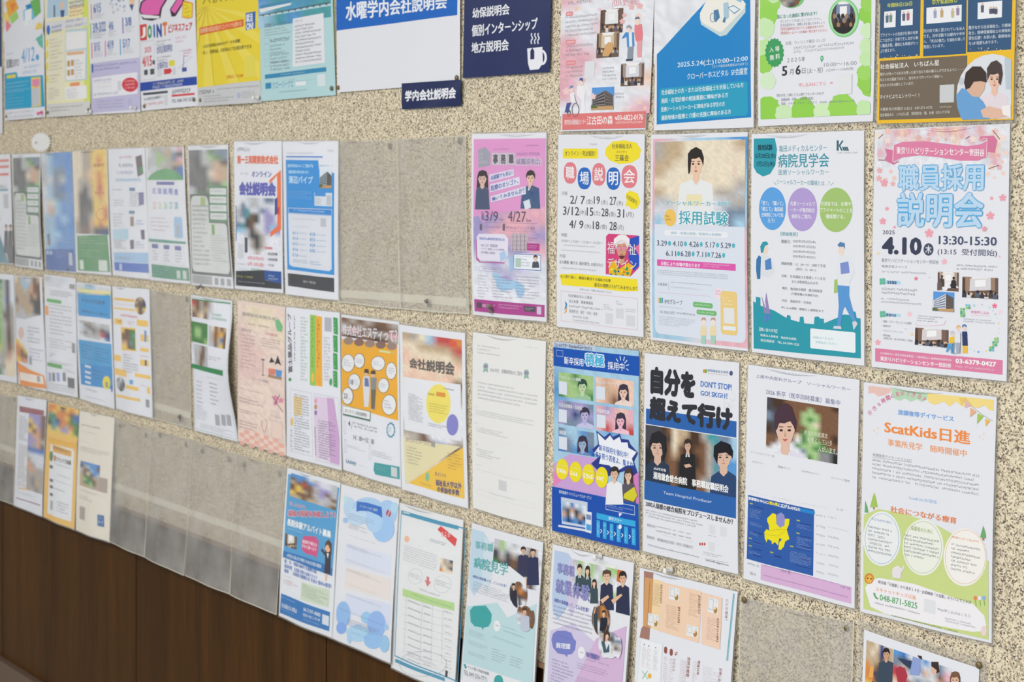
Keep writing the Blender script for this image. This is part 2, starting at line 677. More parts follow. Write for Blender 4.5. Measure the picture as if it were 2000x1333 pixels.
        P('70584a', [X(-.1, .80), X(.2, .64), X(.8, .60), X(1.1, .72), X(1.1, 1.1), X(-.1, 1.1)])
        for k in range(3):
            P(table, [X(.04 + .34 * k, .72), X(.26 + .34 * k, .70), X(.33 + .34 * k, .82), X(.02 + .34 * k, .85)])
        for k in range(heads):
            u = (k + .5) / heads
            v = .60 + .09 * (k % 3)
            c = ('2c2a30', '3c3438', '4a3c38')[k % 3]
            P(('3a3c4c', 'e0dcd8', '4c4446', '5c6478')[k % 4], [X(u - .07, v + .30), X(u - .06, v + .12), X(u, v + .08), X(u + .06, v + .12), X(u + .07, v + .30)])
            s.E(x0 + w * (u - .035), y0 + h * v, x0 + w * (u + .035), y0 + h * (v + .13), c, 9)
        if own:
            s.pic()

    def bldg(s, x0, y0, x1, y1, wall='8c8078', glass='4a4c54', floors=5, sky='5a9ae0'):
        """a photograph of a block with rows of windows, seen at a corner"""
        own = s.part == 'artwork'
        if own:
            s.pic(x0, y0, x1, y1)
        w, h = x1 - x0, y1 - y0
        X = lambda u, v: (x0 + w * u, y0 + h * v)
        P = s.P
        P(sky, [X(-.1, -.1), X(1.1, -.1), X(1.1, 1.1), X(-.1, 1.1)])
        P('9cc4ec', [X(-.1, .45), X(1.1, .35), X(1.1, 1.1), X(-.1, 1.1)])
        P(wall, [X(.02, .44), X(.62, .12), X(.62, .92), X(.02, .90)])
        P('5c5450', [X(.62, .12), X(.98, .34), X(.98, .88), X(.62, .92)])
        for k in range(floors):
            a, b = k / floors, (k + .5) / floors
            P(glass, [X(.05, .44 + .46 * a + .03), X(.60, .12 + .80 * a + .05), X(.60, .12 + .80 * b + .05), X(.05, .44 + .46 * b + .03)])
            P('908680', [X(.64, .14 + .78 * a + .05), X(.96, .36 + .52 * a + .03), X(.96, .36 + .52 * b), X(.64, .14 + .78 * b)])
        P('c8a070', [X(.02, .86), X(1.1, .84), X(1.1, 1.1), X(-.1, 1.1), X(-.1, .9)])
        P('607048', [X(-.1, .82), X(.1, .78), X(.25, .84), X(.3, .93), X(-.1, .97)])
        if own:
            s.pic()

    def face(s, cx, cy, w, h, hair='2e2622', skin='e4bba2', body='e8ecf2', bw=2.4, bh=1.6, long=False, smile=True, collar=None, glasses=None):
        """simple printed portrait: cx, cy face centre, w and h face size in crop pixels"""
        if long:
            s.P(hair, [(cx - w * .62, cy - h * .2), (cx - w * .45, cy - h * .62), (cx, cy - h * .74), (cx + w * .45, cy - h * .62), (cx + w * .62, cy - h * .2),
                       (cx + w * .68, cy + h * .75), (cx - w * .68, cy + h * .75)])
        if bh:
            t = cy + h * .62
            s.P(body, [(cx - w * .3, t), (cx + w * .3, t), (cx + w * bw * .42, t + h * .22), (cx + w * bw * .5, t + h * bh), (cx - w * bw * .5, t + h * bh), (cx - w * bw * .42, t + h * .22)])
        s.P(skin, [(cx - w * .22, cy + h * .3), (cx + w * .22, cy + h * .3), (cx + w * .24, cy + h * .68), (cx, cy + h * .86), (cx - w * .24, cy + h * .68)])
        if collar:
            s.P(collar, [(cx - w * .26, cy + h * .6), (cx - w * .05, cy + h * .95), (cx - w * .3, cy + h * 1.05)])
            s.P(collar, [(cx + w * .26, cy + h * .6), (cx + w * .05, cy + h * .95), (cx + w * .3, cy + h * 1.05)])
        s.P(skin, [(cx + w * .5 * math.sin(a) * (1 if math.cos(a) > -.2 else .86), cy - h * .5 * math.cos(a)) for a in [2 * math.pi * k / 20 for k in range(20)]])
        s.P(hair, [(cx - w * .54, cy + h * .08), (cx - w * .58, cy - h * .25), (cx - w * .4, cy - h * .56), (cx, cy - h * .68), (cx + w * .4, cy - h * .56), (cx + w * .58, cy - h * .25),
                   (cx + w * .54, cy + h * .08), (cx + w * .42, cy - h * .12), (cx + w * .25, cy - h * .27), (cx - w * .05, cy - h * .2), (cx - w * .36, cy - h * .22), (cx - w * .45, cy - h * .05)])
        if w / s.crop[2] > 9:
            for sx in (-1, 1):
                s.E(cx + sx * w * .21 - w * .09, cy - h * .03, cx + sx * w * .21 + w * .09, cy + h * .045, '3a2c28', 8)
                s.L([(cx + sx * w * .1, cy - h * .095), (cx + sx * w * .33, cy - h * .1)], h * .025, '6a5048')
            s.P('cf9c86', [(cx - w * .02, cy + h * .02), (cx + w * .05, cy + h * .19), (cx - w * .05, cy + h * .2)])
            s.P('c4605c', [(cx - w * .15, cy + h * .27), (cx + w * .15, cy + h * .27), (cx, cy + h * (.35 if smile else .31))])
            if glasses:
                for sx in (-1, 1):
                    s.E(cx + sx * w * .23 - w * .2, cy - h * .1, cx + sx * w * .23 + w * .2, cy + h * .12, glasses, 14)

    def crease(s, root, base):
        """a shallow film buckle added to catch a ceiling light glint, near the top edge, between the pins"""
        u0 = s.rs.uniform(.08, .4)
        u1 = u0 + s.rs.uniform(.22, .5)
        sag = s.rs.uniform(.004, .014)
        n, m = 16, 6
        v, f = [], []
        for i in range(n + 1):
            t = i / n
            u = u0 + (u1 - u0) * t
            vv = .007 + sag * math.sin(math.pi * t)
            w = .0004 + .0017 * math.sin(math.pi * t)
            for j in range(m + 1):
                a = math.radians(38 + 70 * j / m)
                p = s.to3([(u, vv)], .0003 + w * math.sin(a) * .8)[0] - base
                p[2] += w * math.cos(a) * 1.3
                v.append(p)
        for i in range(n):
            for j in range(m):
                k = i * (m + 1) + j
                f.append((k, k + 1, k + m + 2, k + m + 1))
        link_mesh('glint_buckle', v, f, M_GLINT, root, True)

    def cluster(s):
        """separate printed motifs become separate parts; tiny ones join the nearest large one"""
        its = [it for it in s.items if it['part'][0] == 'artwork']
        e = 0.006
        cl = []
        for it in its:
            b = it['bb']
            hit = [c for c in cl if any(q[0] < b[2] + e and q[2] > b[0] - e and q[1] < b[3] + e and q[3] > b[1] - e for q in c['bs'])]
            new = dict(bs=[b], its=[it])
            for c in hit:
                new['bs'] += c['bs']
                new['its'] += c['its']
                cl.remove(c)
            cl.append(new)
        for c in cl:
            b = np.array(c['bs'])
            c['bb'] = (b[:, 0].min(), b[:, 1].min(), b[:, 2].max(), b[:, 3].max())
            c['a'] = (c['bb'][2] - c['bb'][0]) * (c['bb'][3] - c['bb'][1])
        big = [c for c in cl if c['a'] > 0.004]
        for c in cl:
            t = c
            if c not in big and big:
                m = lambda q: ((q['bb'][0] + q['bb'][2]) / 2, (q['bb'][1] + q['bb'][3]) / 2)
                x, y = m(c)
                gap = lambda q: max(q['bb'][0] - c['bb'][2], c['bb'][0] - q['bb'][2], 0) ** 2 + 2 * max(q['bb'][1] - c['bb'][3], c['bb'][1] - q['bb'][3], 0) ** 2
                t = min(big, key=gap)
                if gap(t) > 0.012:
                    t = c
            for it in c['its']:
                it['part'] = ('artwork', id(t))

    # -------- building
    def build(s):
        base = (np.array(s.c3[2]) + np.array(s.c3[3])) / 2
        base[1] = 0
        root = bpy.data.objects.new(s.name, None)
        root.empty_display_size = 0.05
        root.location = base
        COL.objects.link(root)
        tag(root, s.label, s.kind, s.group)

        def grid(u0, v0, u1, v1, n, off):
            us, vv = np.meshgrid(np.linspace(u0, u1, n + 1), np.linspace(v0, v1, n + 1))
            uvs = np.stack([us.ravel(), vv.ravel()], 1)
            p = s.to3(np.clip(uvs, 0, 1), off)
            pe = s.to3(uvs, off)
            p[:, 0], p[:, 2] = pe[:, 0], pe[:, 2]
            fs = [(j * (n + 1) + i, j * (n + 1) + i + 1, (j + 1) * (n + 1) + i + 1, (j + 1) * (n + 1) + i) for j in range(n) for i in range(n)]
            return p - base, [tuple(reversed(q)) for q in fs]
        paper = root
        if s.paper:
            if s.film:
                fu, fv = s.film * 0.001 / s.W, s.film * 0.001 / s.HT
                v, f = grid(-fu, -fv, 1 + fu, 1 + fv, 14, -0.0004)
                link_mesh('laminate_film', v, f, M_FILM, root, True)
            v, f = grid(0, 0, 1, 1, 24, 0)
            paper = link_mesh('paper_sheet', v, f, paper_mat(s.paper), root, True)
            if s.film and s.rs.random() < 0.8:
                s.crease(root, base)
        else:
            v, f = grid(0, 0, 1, 1, 20, 0.0012)
            link_mesh('front_film', v, f, M_SLEEVE, root, True)
            v, f = grid(0, 0, 1, 1, 20, 0)
            link_mesh('back_film', v, f, M_BACK, root, True)
            # welded rim of the sleeve
            vs_, fs_ = [], []
            for q in ((0, 0, .008, 1), (.992, 0, 1, 1), (.008, .994, .992, 1)):
                vv, ff = grid(*q, 16, 0.0017)
                k = len(vs_)
                vs_ += list(vv)
                fs_ += [tuple(a + k for a in t) for t in ff]
            link_mesh('welded_rim', vs_, fs_, M_RIM, root, True)
        s.cluster()
        if not s.paper:
            s.crease(root, base)
        parts = {}
        for it in s.items:
            off = EPS * it['lv']
            if isinstance(it['f'], tuple) and it['f'][0] == 'TXT':
                co, fs, zz = _text_jobs[it['f'][1]]
                off = off + zz if len(fs) else off
                if not len(fs):
                    continue
                q = it['v']
                u, v = co[:, :1], co[:, 1:2]
                uv = (1 - u) * (1 - v) * q[0] + u * (1 - v) * q[1] + u * v * q[2] + (1 - u) * v * q[3]
                cs = [C(it['c'])] * len(uv)
            else:
                uv, fs, cs = it['v'], it['f'], it['c']
            p = s.to3(uv, off) - base
            pv, pf, pc = parts.setdefault(it['part'], ([], [], []))
            k = len(pv)
            pv.extend(p.tolist())
            pf.extend([tuple(a + k for a in t) for t in fs])
            pc.extend(cs)
        if s.fog:
            top = EPS * max([it['lv'] for it in s.items] + [1]) + .0006
            v, f = grid(-.012, -.008, 1.012, 1.008, 20, top)
            link_mesh('front_film', v, f, M_FOG[s.fog], root, True)
        for (nm, _), (pv, pf, pc) in parts.items():
            link_mesh(nm, pv, pf, M_INK, paper, False, pc)
        return root


M_RIM = mat('sleeve_weld', 'd8d6c8', rough=0.3)


def clip_poly(pts, clip):
    ar = sum(clip[i][0] * clip[(i + 1) % len(clip)][1] - clip[(i + 1) % len(clip)][0] * clip[i][1] for i in range(len(clip)))
    sg = 1 if ar > 0 else -1
    out = list(pts)
    for i in range(len(clip)):
        a, b = clip[i], clip[(i + 1) % len(clip)]
        inp, out = out, []
        if not inp:
            break

        def side(p):
            return sg * ((b[0] - a[0]) * (p[1] - a[1]) - (b[1] - a[1]) * (p[0] - a[0]))
        for j in range(len(inp)):
            p, q = inp[j - 1], inp[j]
            sp_, sq = side(p), side(q)
            if (sp_ >= 0) != (sq >= 0):
                t = sp_ / (sp_ - sq)
                out.append((p[0] + t * (q[0] - p[0]), p[1] + t * (q[1] - p[1])))
            if sq >= 0:
                out.append(q)
    r = []
    for p in out:
        if not r or abs(p[0] - r[-1][0]) + abs(p[1] - r[-1][1]) > 1e-6:
            r.append(p)
    return r


def subdiv(v, f, mx=0.065):
    v = list(v)
    out = []
    mid = {}
    st = list(f)
    while st:
        a, b, c = st.pop()
        best, bl = None, mx
        for i, j, k in ((a, b, c), (b, c, a), (c, a, b)):
            l = math.hypot(v[i][0] - v[j][0], v[i][1] - v[j][1])
            if l > bl + 1e-9:
                bl, best = l, (i, j, k)
        if best is None:
            out.append((a, b, c))
            continue
        i, j, k = best
        key = (min(i, j), max(i, j))
        if key not in mid:
            mid[key] = len(v)
            v.append(((v[i][0] + v[j][0]) / 2, (v[i][1] + v[j][1]) / 2))
        m = mid[key]
        st += [(i, m, k), (m, j, k)]
    return v, out


# ---------------------------------------------------------------- the setting
def wx(px):
    return wall_pt(px, HY)[0]


wall = box('wall_back', -9.0, 3.2, 0.0, 0.08, 0.715, 2.9, M_WALL)
tag(wall, kind='structure')
backing = tag(box('wall_lower', -9.0, 3.2, 0.03, 0.08, 0.0, 0.715, mat('dark_backing', (0.02, 0.014, 0.01, 1), 0.8)), kind='structure')
sx1, sx2 = wx(257), wx(627)
pw = sx2 - sx1
k0 = int((-9.0 - sx1) / pw)
for k in range(k0, 9):
    x0, x1 = sx1 + k * pw, sx1 + (k + 1) * pw
    if x1 > 3.2 or x0 < -9:
        continue
    v_ = box('panel', x0 + 0.0026, x1 - 0.0026, 0.012, 0.03, 0.1675, 0.706, M_WOOD, backing)
tag(box('trim_1', -9.0, 3.2, -0.004, 0.02, 0.7065, 0.7145, mat('moulding_brown', '8d6f52', 0.45)), kind='structure')
tag(box('baseboard_back', -9.0, 3.2, -0.006, 0.03, 0.0, 0.166, mat('baseboard_brown', '6a5546', 0.45)), kind='structure')
M_FLOOR = mat('floor_vinyl', (0.36, 0.33, 0.29, 1), rough=0.35)
fn = N(M_FLOOR, 'ShaderNodeTexNoise')
fn.inputs['Scale'].default_value = 40
LK(M_FLOOR, ramp(M_FLOOR, fn.outputs[0], [(0.3, (0.3, 0.27, 0.24, 1)), (0.7, (0.4, 0.37, 0.33, 1))]), M_FLOOR.node_tree.nodes['Principled BSDF'].inputs['Base Color'])
tag(box('floor', -9.0, 3.2, -6.0, 0.08, -0.1, 0.0, M_FLOOR), kind='structure')
tag(box('ceiling', -9.0, 3.2, -6.0, 0.08, 2.9, 3.0, mat('ceiling_white', (0.8, 0.8, 0.78, 1), 0.9)), kind='structure')


def tape(xa, ya, xb, yb, h, label, d=0.0006):
    """strip of tape on the wall from picture point a to b (top edge), h high in metres"""
    a, b = wall_pt(xa, ya, 0), wall_pt(xb, yb, 0)
    n = 24
    rnd = random.Random(int(xa) + 3)
    v, f = [], []
    for i in range(n + 1):
        t = i / n
        x, z = a[0] + (b[0] - a[0]) * t, a[2] + (b[2] - a[2]) * t + rnd.uniform(-.0006, .0006)
        dd = d + rnd.uniform(0, .0005)
        for yy, zz in ((0, z), (-dd, z), (-dd, z - h), (0, z - h)):
            v.append((x, yy, zz))
    for i in range(n):
        for k in range(3):
            q = i * 4 + k
            f.append((q, q + 4, q + 5, q + 1))
    tag(link_mesh('tape_strip', v, f, M_TAPE), label, 'tape')


tape(-160, 810, 700, 1108, 0.0155, 'long cream tape strip along the lower wall behind the bottom row of sleeves')
tape(664, 566, 912, 583, 0.0145, 'cream tape strip behind the two empty sleeves in the upper middle')
tape(301, 785, 374, 806, 0.015, 'cream tape strip behind the lone empty sleeve of the third row')

# ================================================================ posters, right-hand columns (sharp)
# ---- row 2, rightmost: blossom poster
s = Sheet([(1709, 253.6), (1973, 241.5), (1967, 745.5), (1703, 717)], 'I2', 'white cherry blossom poster with a pink ribbon and large pale blue outlined title', bulge=.002)
s.bm(75, 75, 1380, 420, 'wqpjpqwpjpjpqpw qpqwwjpwwqjwpqpjw pqwwwwqwwwwwwqpjq wqwwwwwwwwwwwwqpw', False)
s.sc(85, 85, 1370, 185, 34, 38, ['f2cfc4', 'f0d8cc', 'f4c8c0', 'e8b8b4', 'f5e2d8'], True)
s.sc(80, 440, 280, 660, 7, 34, ['f2cfc4', 'eeb4b4'], True)
s.sc(1180, 300, 1370, 560, 12, 40, ['f2cfc4', 'eeb4b4', 'f4d8cc'], True)
for a in (((85, 155), (130, 115)), ((85, 372), (150, 375)), ((1230, 75), (1300, 165)), ((1190, 460), (1290, 425)), ((960, 160), (1000, 135))):
    s.L(a, 7, '6a4a48')
s.P('d9799f', [(150, 258), (240, 275), (235, 390), (300, 385), (240, 420), (145, 375), (170, 320)])
s.P('d9799f', [(1105, 135), (1240, 128), (1275, 175), (1250, 300), (1180, 290), (1178, 160), (1105, 190)])
s.P('e283a8', [(240, 225), (330, 190), (560, 185), (800, 215), (980, 235), (1110, 215), (1180, 180), (1170, 345), (1080, 378), (900, 378), (700, 345), (500, 325), (330, 345), (235, 390)])
s.L([(240, 225), (232, 385), (255, 395), (300, 360)], 6, 'f8e4ec')
s.L([(1105, 185), (1140, 155), (1178, 160), (1172, 345)], 6, 'f8e4ec')
s.T(268, 238, 1150, 330, '東京リハビリテーションセンター世田谷', 'ffffff', .02, q=[(268, 238), (1150, 262), (1150, 335), (268, 312)])
s.T(283, 415, 1152, 686, '職員採用', '5cb0e4', .055)
s.T(291, 424, 1144, 677, '職員採用', 'bfdcf4', .024)
s.T(273, 690, 1152, 1066, '説明会', '5cb0e4', .055)
s.T(282, 699, 1143, 1057, '説明会', 'bfdcf4', .024)
for x, y, r in ((1332, 750, 40), (1210, 930, 45), (1155, 1062, 28), (597, 1105, 48), (133, 985, 38), (175, 860, 22), (1222, 755, 20), (250, 1045, 16), (145, 600, 42)):
    s.fl(x, y, r, 'f0a4b4')
s.T(132, 1075, 252, 1118, '2025', '3c4258', .01)
s.T(125, 1138, 522, 1328, '4.10', '3c4258', .05)
s.E(540, 1205, 642, 1330, '4a5068')
s.T(560, 1225, 622, 1310, '木', 'f0f2f6', .02)
s.T(695, 1130, 1275, 1232, '13:30-15:30', '4c5470', .025)
s.cr('I3')
s.T(635, 20, 1185, 108, '(13:15  受付開始)', '4c5470', .012)
s.T(112, 115, 645, 172, '東京リハビリテーションセンター世田谷', '6a7084')
s.T(112, 176, 348, 212, '地域交流スペース', '6a7084')
s.G(112, 226, 540, 276, 1, 'a0a4b2')
for x, y, r, c in ((700, 148, 30, 'f4b8c8'), (432, 305, 20, 'f08098'), (372, 635, 28, 'f6cdd6'), (72, 900, 30, 'f4b0bc'), (395, 825, 18, 'f4dcb0'), (1160, 560, 26, 'f07898'), (1210, 620, 24, 'f8dce4'), (560, 295, 10, 'd8d0e8'), (82, 70, 16, 'f4dcb0'), (1208, 100, 12, 'f4c0cc'), (335, 775, 9, 'd8d0e8')):
    s.fl(x, y, r, c)
for y in (340, 645):
    s.RR(140, y - 20, 288, y + 20, 'b4dcf0', .5)
    for dx, dy in ((-14, -14), (12, -16), (-12, 14), (14, 12)):
        s.E(120 + dx - 15, y - 8 + dy - 17, 120 + dx + 15, y - 8 + dy + 17, '66bda0', 8)
s.T(162, 324, 250, 360, '募集職種', '3a5080', .02)
s.T(152, 628, 245, 664, '開催内容', '3a5080', .02)
s.G(112, 382, 455, 475, 2, '80828e')
s.G(105, 478, 495, 562, 2, '90929e')
s.T(112, 690, 388, 735, '・施設・グループについての説明', '70727e')
s.T(112, 733, 192, 760, '・施設見学', '70727e')
s.T(112, 780, 312, 812, '・パネルディスカッション', '70727e')
s.T(112, 822, 190, 848, '・個別相談', '70727e')
s.T(125, 850, 405, 895, '（業務内容、給与条件等のご相談）', '80828e')
s.pic(640, 240, 835, 425)
s.room(640, 240, 835, 425, 'ece4e0', 'b8a498', 'eceaf0', 0)
s.P('f0f0f4', [(730, 330), (775, 335), (720, 425), (645, 425)])
for q_ in ((680, 270, '4c4446'), (790, 285, '303038'), (660, 300, '6c5c58')):
    s.E(q_[0] - 12, q_[1], q_[0] + 12, q_[1] + 30, q_[2], 9); s.P(q_[2], [(q_[0] - 25, q_[1] + 110), (q_[0] - 20, q_[1] + 40), (q_[0], q_[1] + 28), (q_[0] + 22, q_[1] + 42), (q_[0] + 26, q_[1] + 110)])
s.pic()
s.room(870, 285, 1192, 497, 'dcd8dc', 'a08470', 'e0c8b0', 8)
s.bldg(598, 423, 795, 615, 'e8e8ec', '7c88a0', 6)
s.room(428, 760, 742, 948, 'dcd4d4', '806458', 'd8b8a0', 9)
s.G(815, 168, 1200, 248, 2, '808290')
s.G(445, 642, 700, 725, 3, '808290')
s.L([(430, 705), (440, 740), (560, 745), (700, 735), (720, 690)], 4, 'f0c0cc')
s.T(945, 600, 1110, 640, '参加申し込み', 'e070a8', .02)
s.L([(945, 645), (1115, 652)], 3, 'f0b0cc')
s.G(878, 672, 1172, 735, 2, '808290')
rg = s.rs
for k in range(30):
    a = 2 * math.pi * k / 30
    x, y = 1028 + 172 * math.cos(a), 768 + 222 * math.sin(a)
    if 2.3 < a < 3.6:
        continue
    r = rg.choice((4, 6, 9, 12))
    s.E(x - r, y - r, x + r, y + r, rg.choice(('a8d8e8', 'f0dc80', '80c8b0', '90b8e8')), 8)
for x, y in ((920, 565), (870, 600), (872, 640), (1175, 880), (1160, 912), (1130, 958)):
    for dx, dy in ((-12, -12), (12, -10), (-10, 12), (12, 12)):
        s.E(x + dx - 12, y + dy - 13, x + dx + 12, y + dy + 13, rg.choice(('58b8a0', '80c8d8', 'a0cc70')), 8)
# helpers beside a wheelchair, line drawing in colour
s.P('f0c83c', [(752, 850), (800, 845), (808, 905), (745, 910)])
s.P('60a8dc', [(745, 910), (800, 905), (792, 1000), (770, 1000), (765, 940), (735, 990), (725, 985)])
s.ring(780, 895, 830, 1008, 4, '5a6080')
s.E(760, 795, 798, 848, 'f0d8c8'); s.P('c8ccd8', [(758, 820), (762, 795), (780, 788), (798, 800), (798, 815)])
s.P('e4e8f0', [(808, 800), (855, 800), (858, 900), (805, 900)])
s.P('a8b0c4', [(815, 900), (855, 900), (850, 998), (820, 998)])
s.E(815, 745, 850, 798, 'f0d8c8'); s.P('e8b860', [(812, 770), (818, 742), (835, 736), (852, 745), (852, 765), (835, 752)])
s.P('6cacd8', [(866, 795), (910, 795), (915, 840), (862, 840)])
s.P('35406c', [(866, 800), (912, 800), (916, 930), (868, 930)])
s.P('f0c050', [(870, 930), (912, 930), (915, 1000), (870, 1000)])
s.E(868, 738, 905, 795, 'f0d8c8'); s.P('4a80c0', [(865, 765), (870, 735), (888, 728), (908, 740), (906, 760), (888, 745)])
s.R(47, 953, 1232, 1202, 'e283a8')
s.T(95, 988, 768, 1076, '社会福祉法人 南東北福祉事業団／一般財団法人 脳神経疾患研究所', 'fff4f8', .01)
s.T(95, 1028, 765, 1138, '東京リハビリテーションセンター世田谷', 'ffffff', .025)
s.T(805, 1048, 1172, 1128, '03-6379-0427', 'ffffff', .03)
s.G(805, 1110, 1170, 1175, 1, 'fbe4ee', wid=.7)

# ---- row 3, rightmost: day-care poster
s = Sheet([(1687, 747), (1947, 776), (1937, 1257), (1682.5, 1195)], 'O2', 'white and lime green poster with orange title, bunting and three round text bubbles', bulge=.003)
s.P('ebc6bc', [(78, 65), (300, 92), (285, 130), (230, 158), (170, 168), (130, 135), (78, 140)])
s.P('b9dcbc', [(300, 92), (642, 135), (640, 190), (590, 218), (540, 195), (480, 218), (430, 185), (380, 208), (330, 190), (300, 130)])
s.P('f6de8a', [(640, 135), (1245, 198), (1240, 302), (1200, 292), (1160, 250), (1110, 275), (1030, 262), (960, 262), (900, 215), (840, 262), (790, 215), (700, 245), (655, 225), (630, 185)])
s.L([(985, 178), (1060, 270), (1150, 345), (1235, 395)], 4, 'a8a890')
for q, c in ((((930, 175), (1000, 180), (950, 250)), 'f0cc70'), (((985, 200), (1040, 255), (985, 275)), 'e4b8c0'), (((1035, 270), (1090, 312), (1030, 362)), 'ecb490'), (((1100, 325), (1155, 352), (1095, 425)), 'a4cc58'), (((1170, 375), (1215, 395), (1175, 448)), 'f0bc58')):
    s.P(c, q)
for ch, x, y, r in zip('好きな時間に見学できる♪', (95, 138, 182, 224, 268, 312, 356, 402, 455, 508, 562, 610), (320, 280, 240, 206, 180, 160, 146, 140, 142, 150, 165, 188), (-.7, -.65, -.6, -.5, -.4, -.25, -.15, 0, .1, .2, .25, .3)):
    h_ = 23 if ch not in 'なに♪' else 18
    ca, sa = math.cos(r) * h_ * .82, math.sin(r) * h_ * .82
    cb, sb = math.cos(r) * h_, math.sin(r) * h_
    s.T(0, 0, 0, 0, ch, 'e2789a', .015, q=[(x - ca + sb, y - sa - cb), (x + ca + sb, y + sa - cb), (x + ca - sb, y + sa + cb), (x - ca - sb, y - sa + cb)])
s.T(362, 288, 880, 405, '放課後等デイサービス', '6fa4e2', .03)
s.T(235, 390, 1032, 622, 'ScatKids日進', 'f4924a', .03)
s.T(268, 565, 1000, 738, '事業所見学　随時開催中', 'f2a066', .02)
for x, y in ((155, 490), (1135, 545)):
    for dx, dy, r in ((-18, 0, 18), (20, -25, 16), (10, 28, 12)):
        s.P('f6d8a8', [(x + dx, y + dy - r), (x + dx + r * .3, y + dy), (x + dx + r * .8, y + dy), (x + dx + r * .3, y + dy + 4), (x + dx, y + dy + r), (x + dx - r * .3, y + dy + 4), (x + dx - r * .8, y + dy), (x + dx - r * .3, y + dy)])
s.T(125, 698, 495, 785, '放課後等デイサービスとは？', '94949c')
s.L([(122, 738), (495, 786)], 3, '94949c')
s.G(122, 745, 1125, 1112, 5, '8e9098', fill=.5)
s.T(470, 1098, 727, 1175, 'ScatKidsの理念', '7fb0e6')
s.P('a8c860', [(145, 1065), (165, 1125), (180, 1205), (105, 1205), (125, 1120)])
s.P('b08050', [(135, 1205), (150, 1205), (150, 1225), (135, 1225)])
s.P('70b070', [(57, 1140), (80, 1200), (92, 1255), (52, 1255)])
s.cr('O3')
s.P('cddc8e', [(38, 70), (150, 25), (330, 55), (560, 130), (690, 200), (985, 420), (978, 1012), (35, 775)])
s.T(245, 0, 745, 140, '社会につながる療育', 'f08440', .02)
s.E(35, 42, 322, 455, 'eef2f2', 30); s.E(335, 102, 648, 528, 'f0f3e8', 30); s.P('f6f4ee', [(810 + 162 * math.cos(a_), 390 + 218 * math.sin(a_)) for a_ in [math.pi * 2 * k / 30 for k in range(30)]])
s.ring(48, 58, 310, 440, 3, '9ab8e0'); s.ring(345, 118, 634, 512, 3, 'b0c098'); s.ring(660, 182, 966, 592, 3, 'f0b898')
s.T(98, 88, 258, 138, '子どものために', '7fa0dc')
s.T(398, 150, 568, 216, '保護者のために', 'a4bc78')
s.T(708, 225, 915, 282, '地域とのつながり', 'f09a60')
s.G(75, 145, 265, 395, 7, '90939a', .5); s.G(350, 210, 622, 440, 6, '90939a', .5); s.G(708, 278, 932, 540, 7, '90939a', .5)
s.P('6fae6a', [(948, 152), (965, 215), (968, 245), (925, 240), (935, 200)])
s.P('b08050', [(942, 243), (955, 244), (955, 262), (942, 262)])
s.P('f4f2f6', [(50, 620), (90, 560), (160, 545), (420, 590), (870, 740), (950, 830), (965, 905), (930, 948), (860, 950), (500, 880), (200, 815), (90, 760)])
s.E(45, 508, 118, 590, 'd88a40', 12); s.E(58, 522, 110, 582, 'f0b850', 12); s.E(66, 540, 78, 552, '504030', 6); s.E(92, 545, 104, 557, '504030', 6)
s.P('ece6ea', [(262, 470), (300, 450), (330, 475), (345, 450), (350, 470), (325, 505), (318, 550), (262, 545), (255, 510)])
s.T(148, 560, 858, 750, '埼京線「日進駅」から徒歩１４分・JR高崎線「大宮駅」からバスで２０分', '5c5c64', .012)
s.T(130, 610, 436, 712, 'スキャットキッズ日進', 'f2a070', .01)
s.T(160, 666, 447, 780, '048-871-5825', '5cac6c', .02)
s.P('5cac6c', [(112, 655), (128, 660), (130, 680), (150, 700), (148, 708), (130, 700), (115, 675)])
s.G(122, 722, 475, 828, 1, '70727a')
s.R(500, 700, 588, 818, 'e4e6ea')
s.T(605, 765, 852, 846, 'Web申し込みはこちら', '94969e')
s.G(665, 838, 890, 930, 2, '8c8e96')
s.G(245, 818, 762, 962, 1, '74806c')
for x, c in ((888, 'e89058'), (920, 'f0e8f0'), (950, '90b8e8')):
    s.E(x - 14, 680, x + 14, 715, c, 8); s.L([(x, 712), (x + 6, 755)], 4, '70b060')
s.E(925, 905, 968, 985, 'f0d8d8', 10)

# ---- row 3: social worker portrait poster
s = Sheet([(1461.6, 712.5), (1679, 742.5), (1671.5, 1189), (1453.5, 1130)], 'N2', 'white poster with a photo of a white coated woman above a blue map', bulge=.003)
s.T(145, 165, 1132, 345, '上尾中央医科グループ　ソーシャルワーカー', '6a6a98')
s.T(252, 318, 1024, 494, '2026 新卒（既卒同時募集）募集中', '6a6a98')
s.pic(265, 402, 1000, 1102)
s.bm(265, 402, 1000, 1102, 'KddNNNNNNNNd KddNNNNeNNNN KKdNNNeeeNNN zKdNNNeGeNNN zKddNNeemNNN KKddNNNeeNNN dKddNNGeeNNd dKNNNmGeGNNd NNNNNwGeeGNN NNwwwGeeGGGK Nwwwwwzeeggk wwwwwwwGeggk')
s.face(462, 745, 205, 345, '4a3440', 'e6c0ac', 'e2e0f0', 2.75, .95, False, True, 'f2f2fa')
s.P('4a3440', [(350, 700), (350, 600), (382, 505), (428, 468), (482, 468), (530, 508), (558, 600), (562, 690), (538, 655), (505, 640), (470, 655), (430, 640), (395, 680), (372, 745), (352, 735)])
s.pic()
s.T(660, 742, 902, 826, 'あなたの支援を', 'f0ecd8')
s.T(695, 812, 946, 902, '必要としている', 'f0ecd8')
s.T(805, 905, 1000, 1002, '人がいます。', 'f0ecd8')
s.L([(645, 790), (900, 830)], 3, 'e8e4d0'); s.L([(700, 868), (940, 908)], 3, 'e8e4d0'); s.L([(850, 960), (1000, 1000)], 3, 'e8e4d0')
s.T(95, 958, 345, 1032, 'ソーシャルワーカー部', 'a0a2ac')
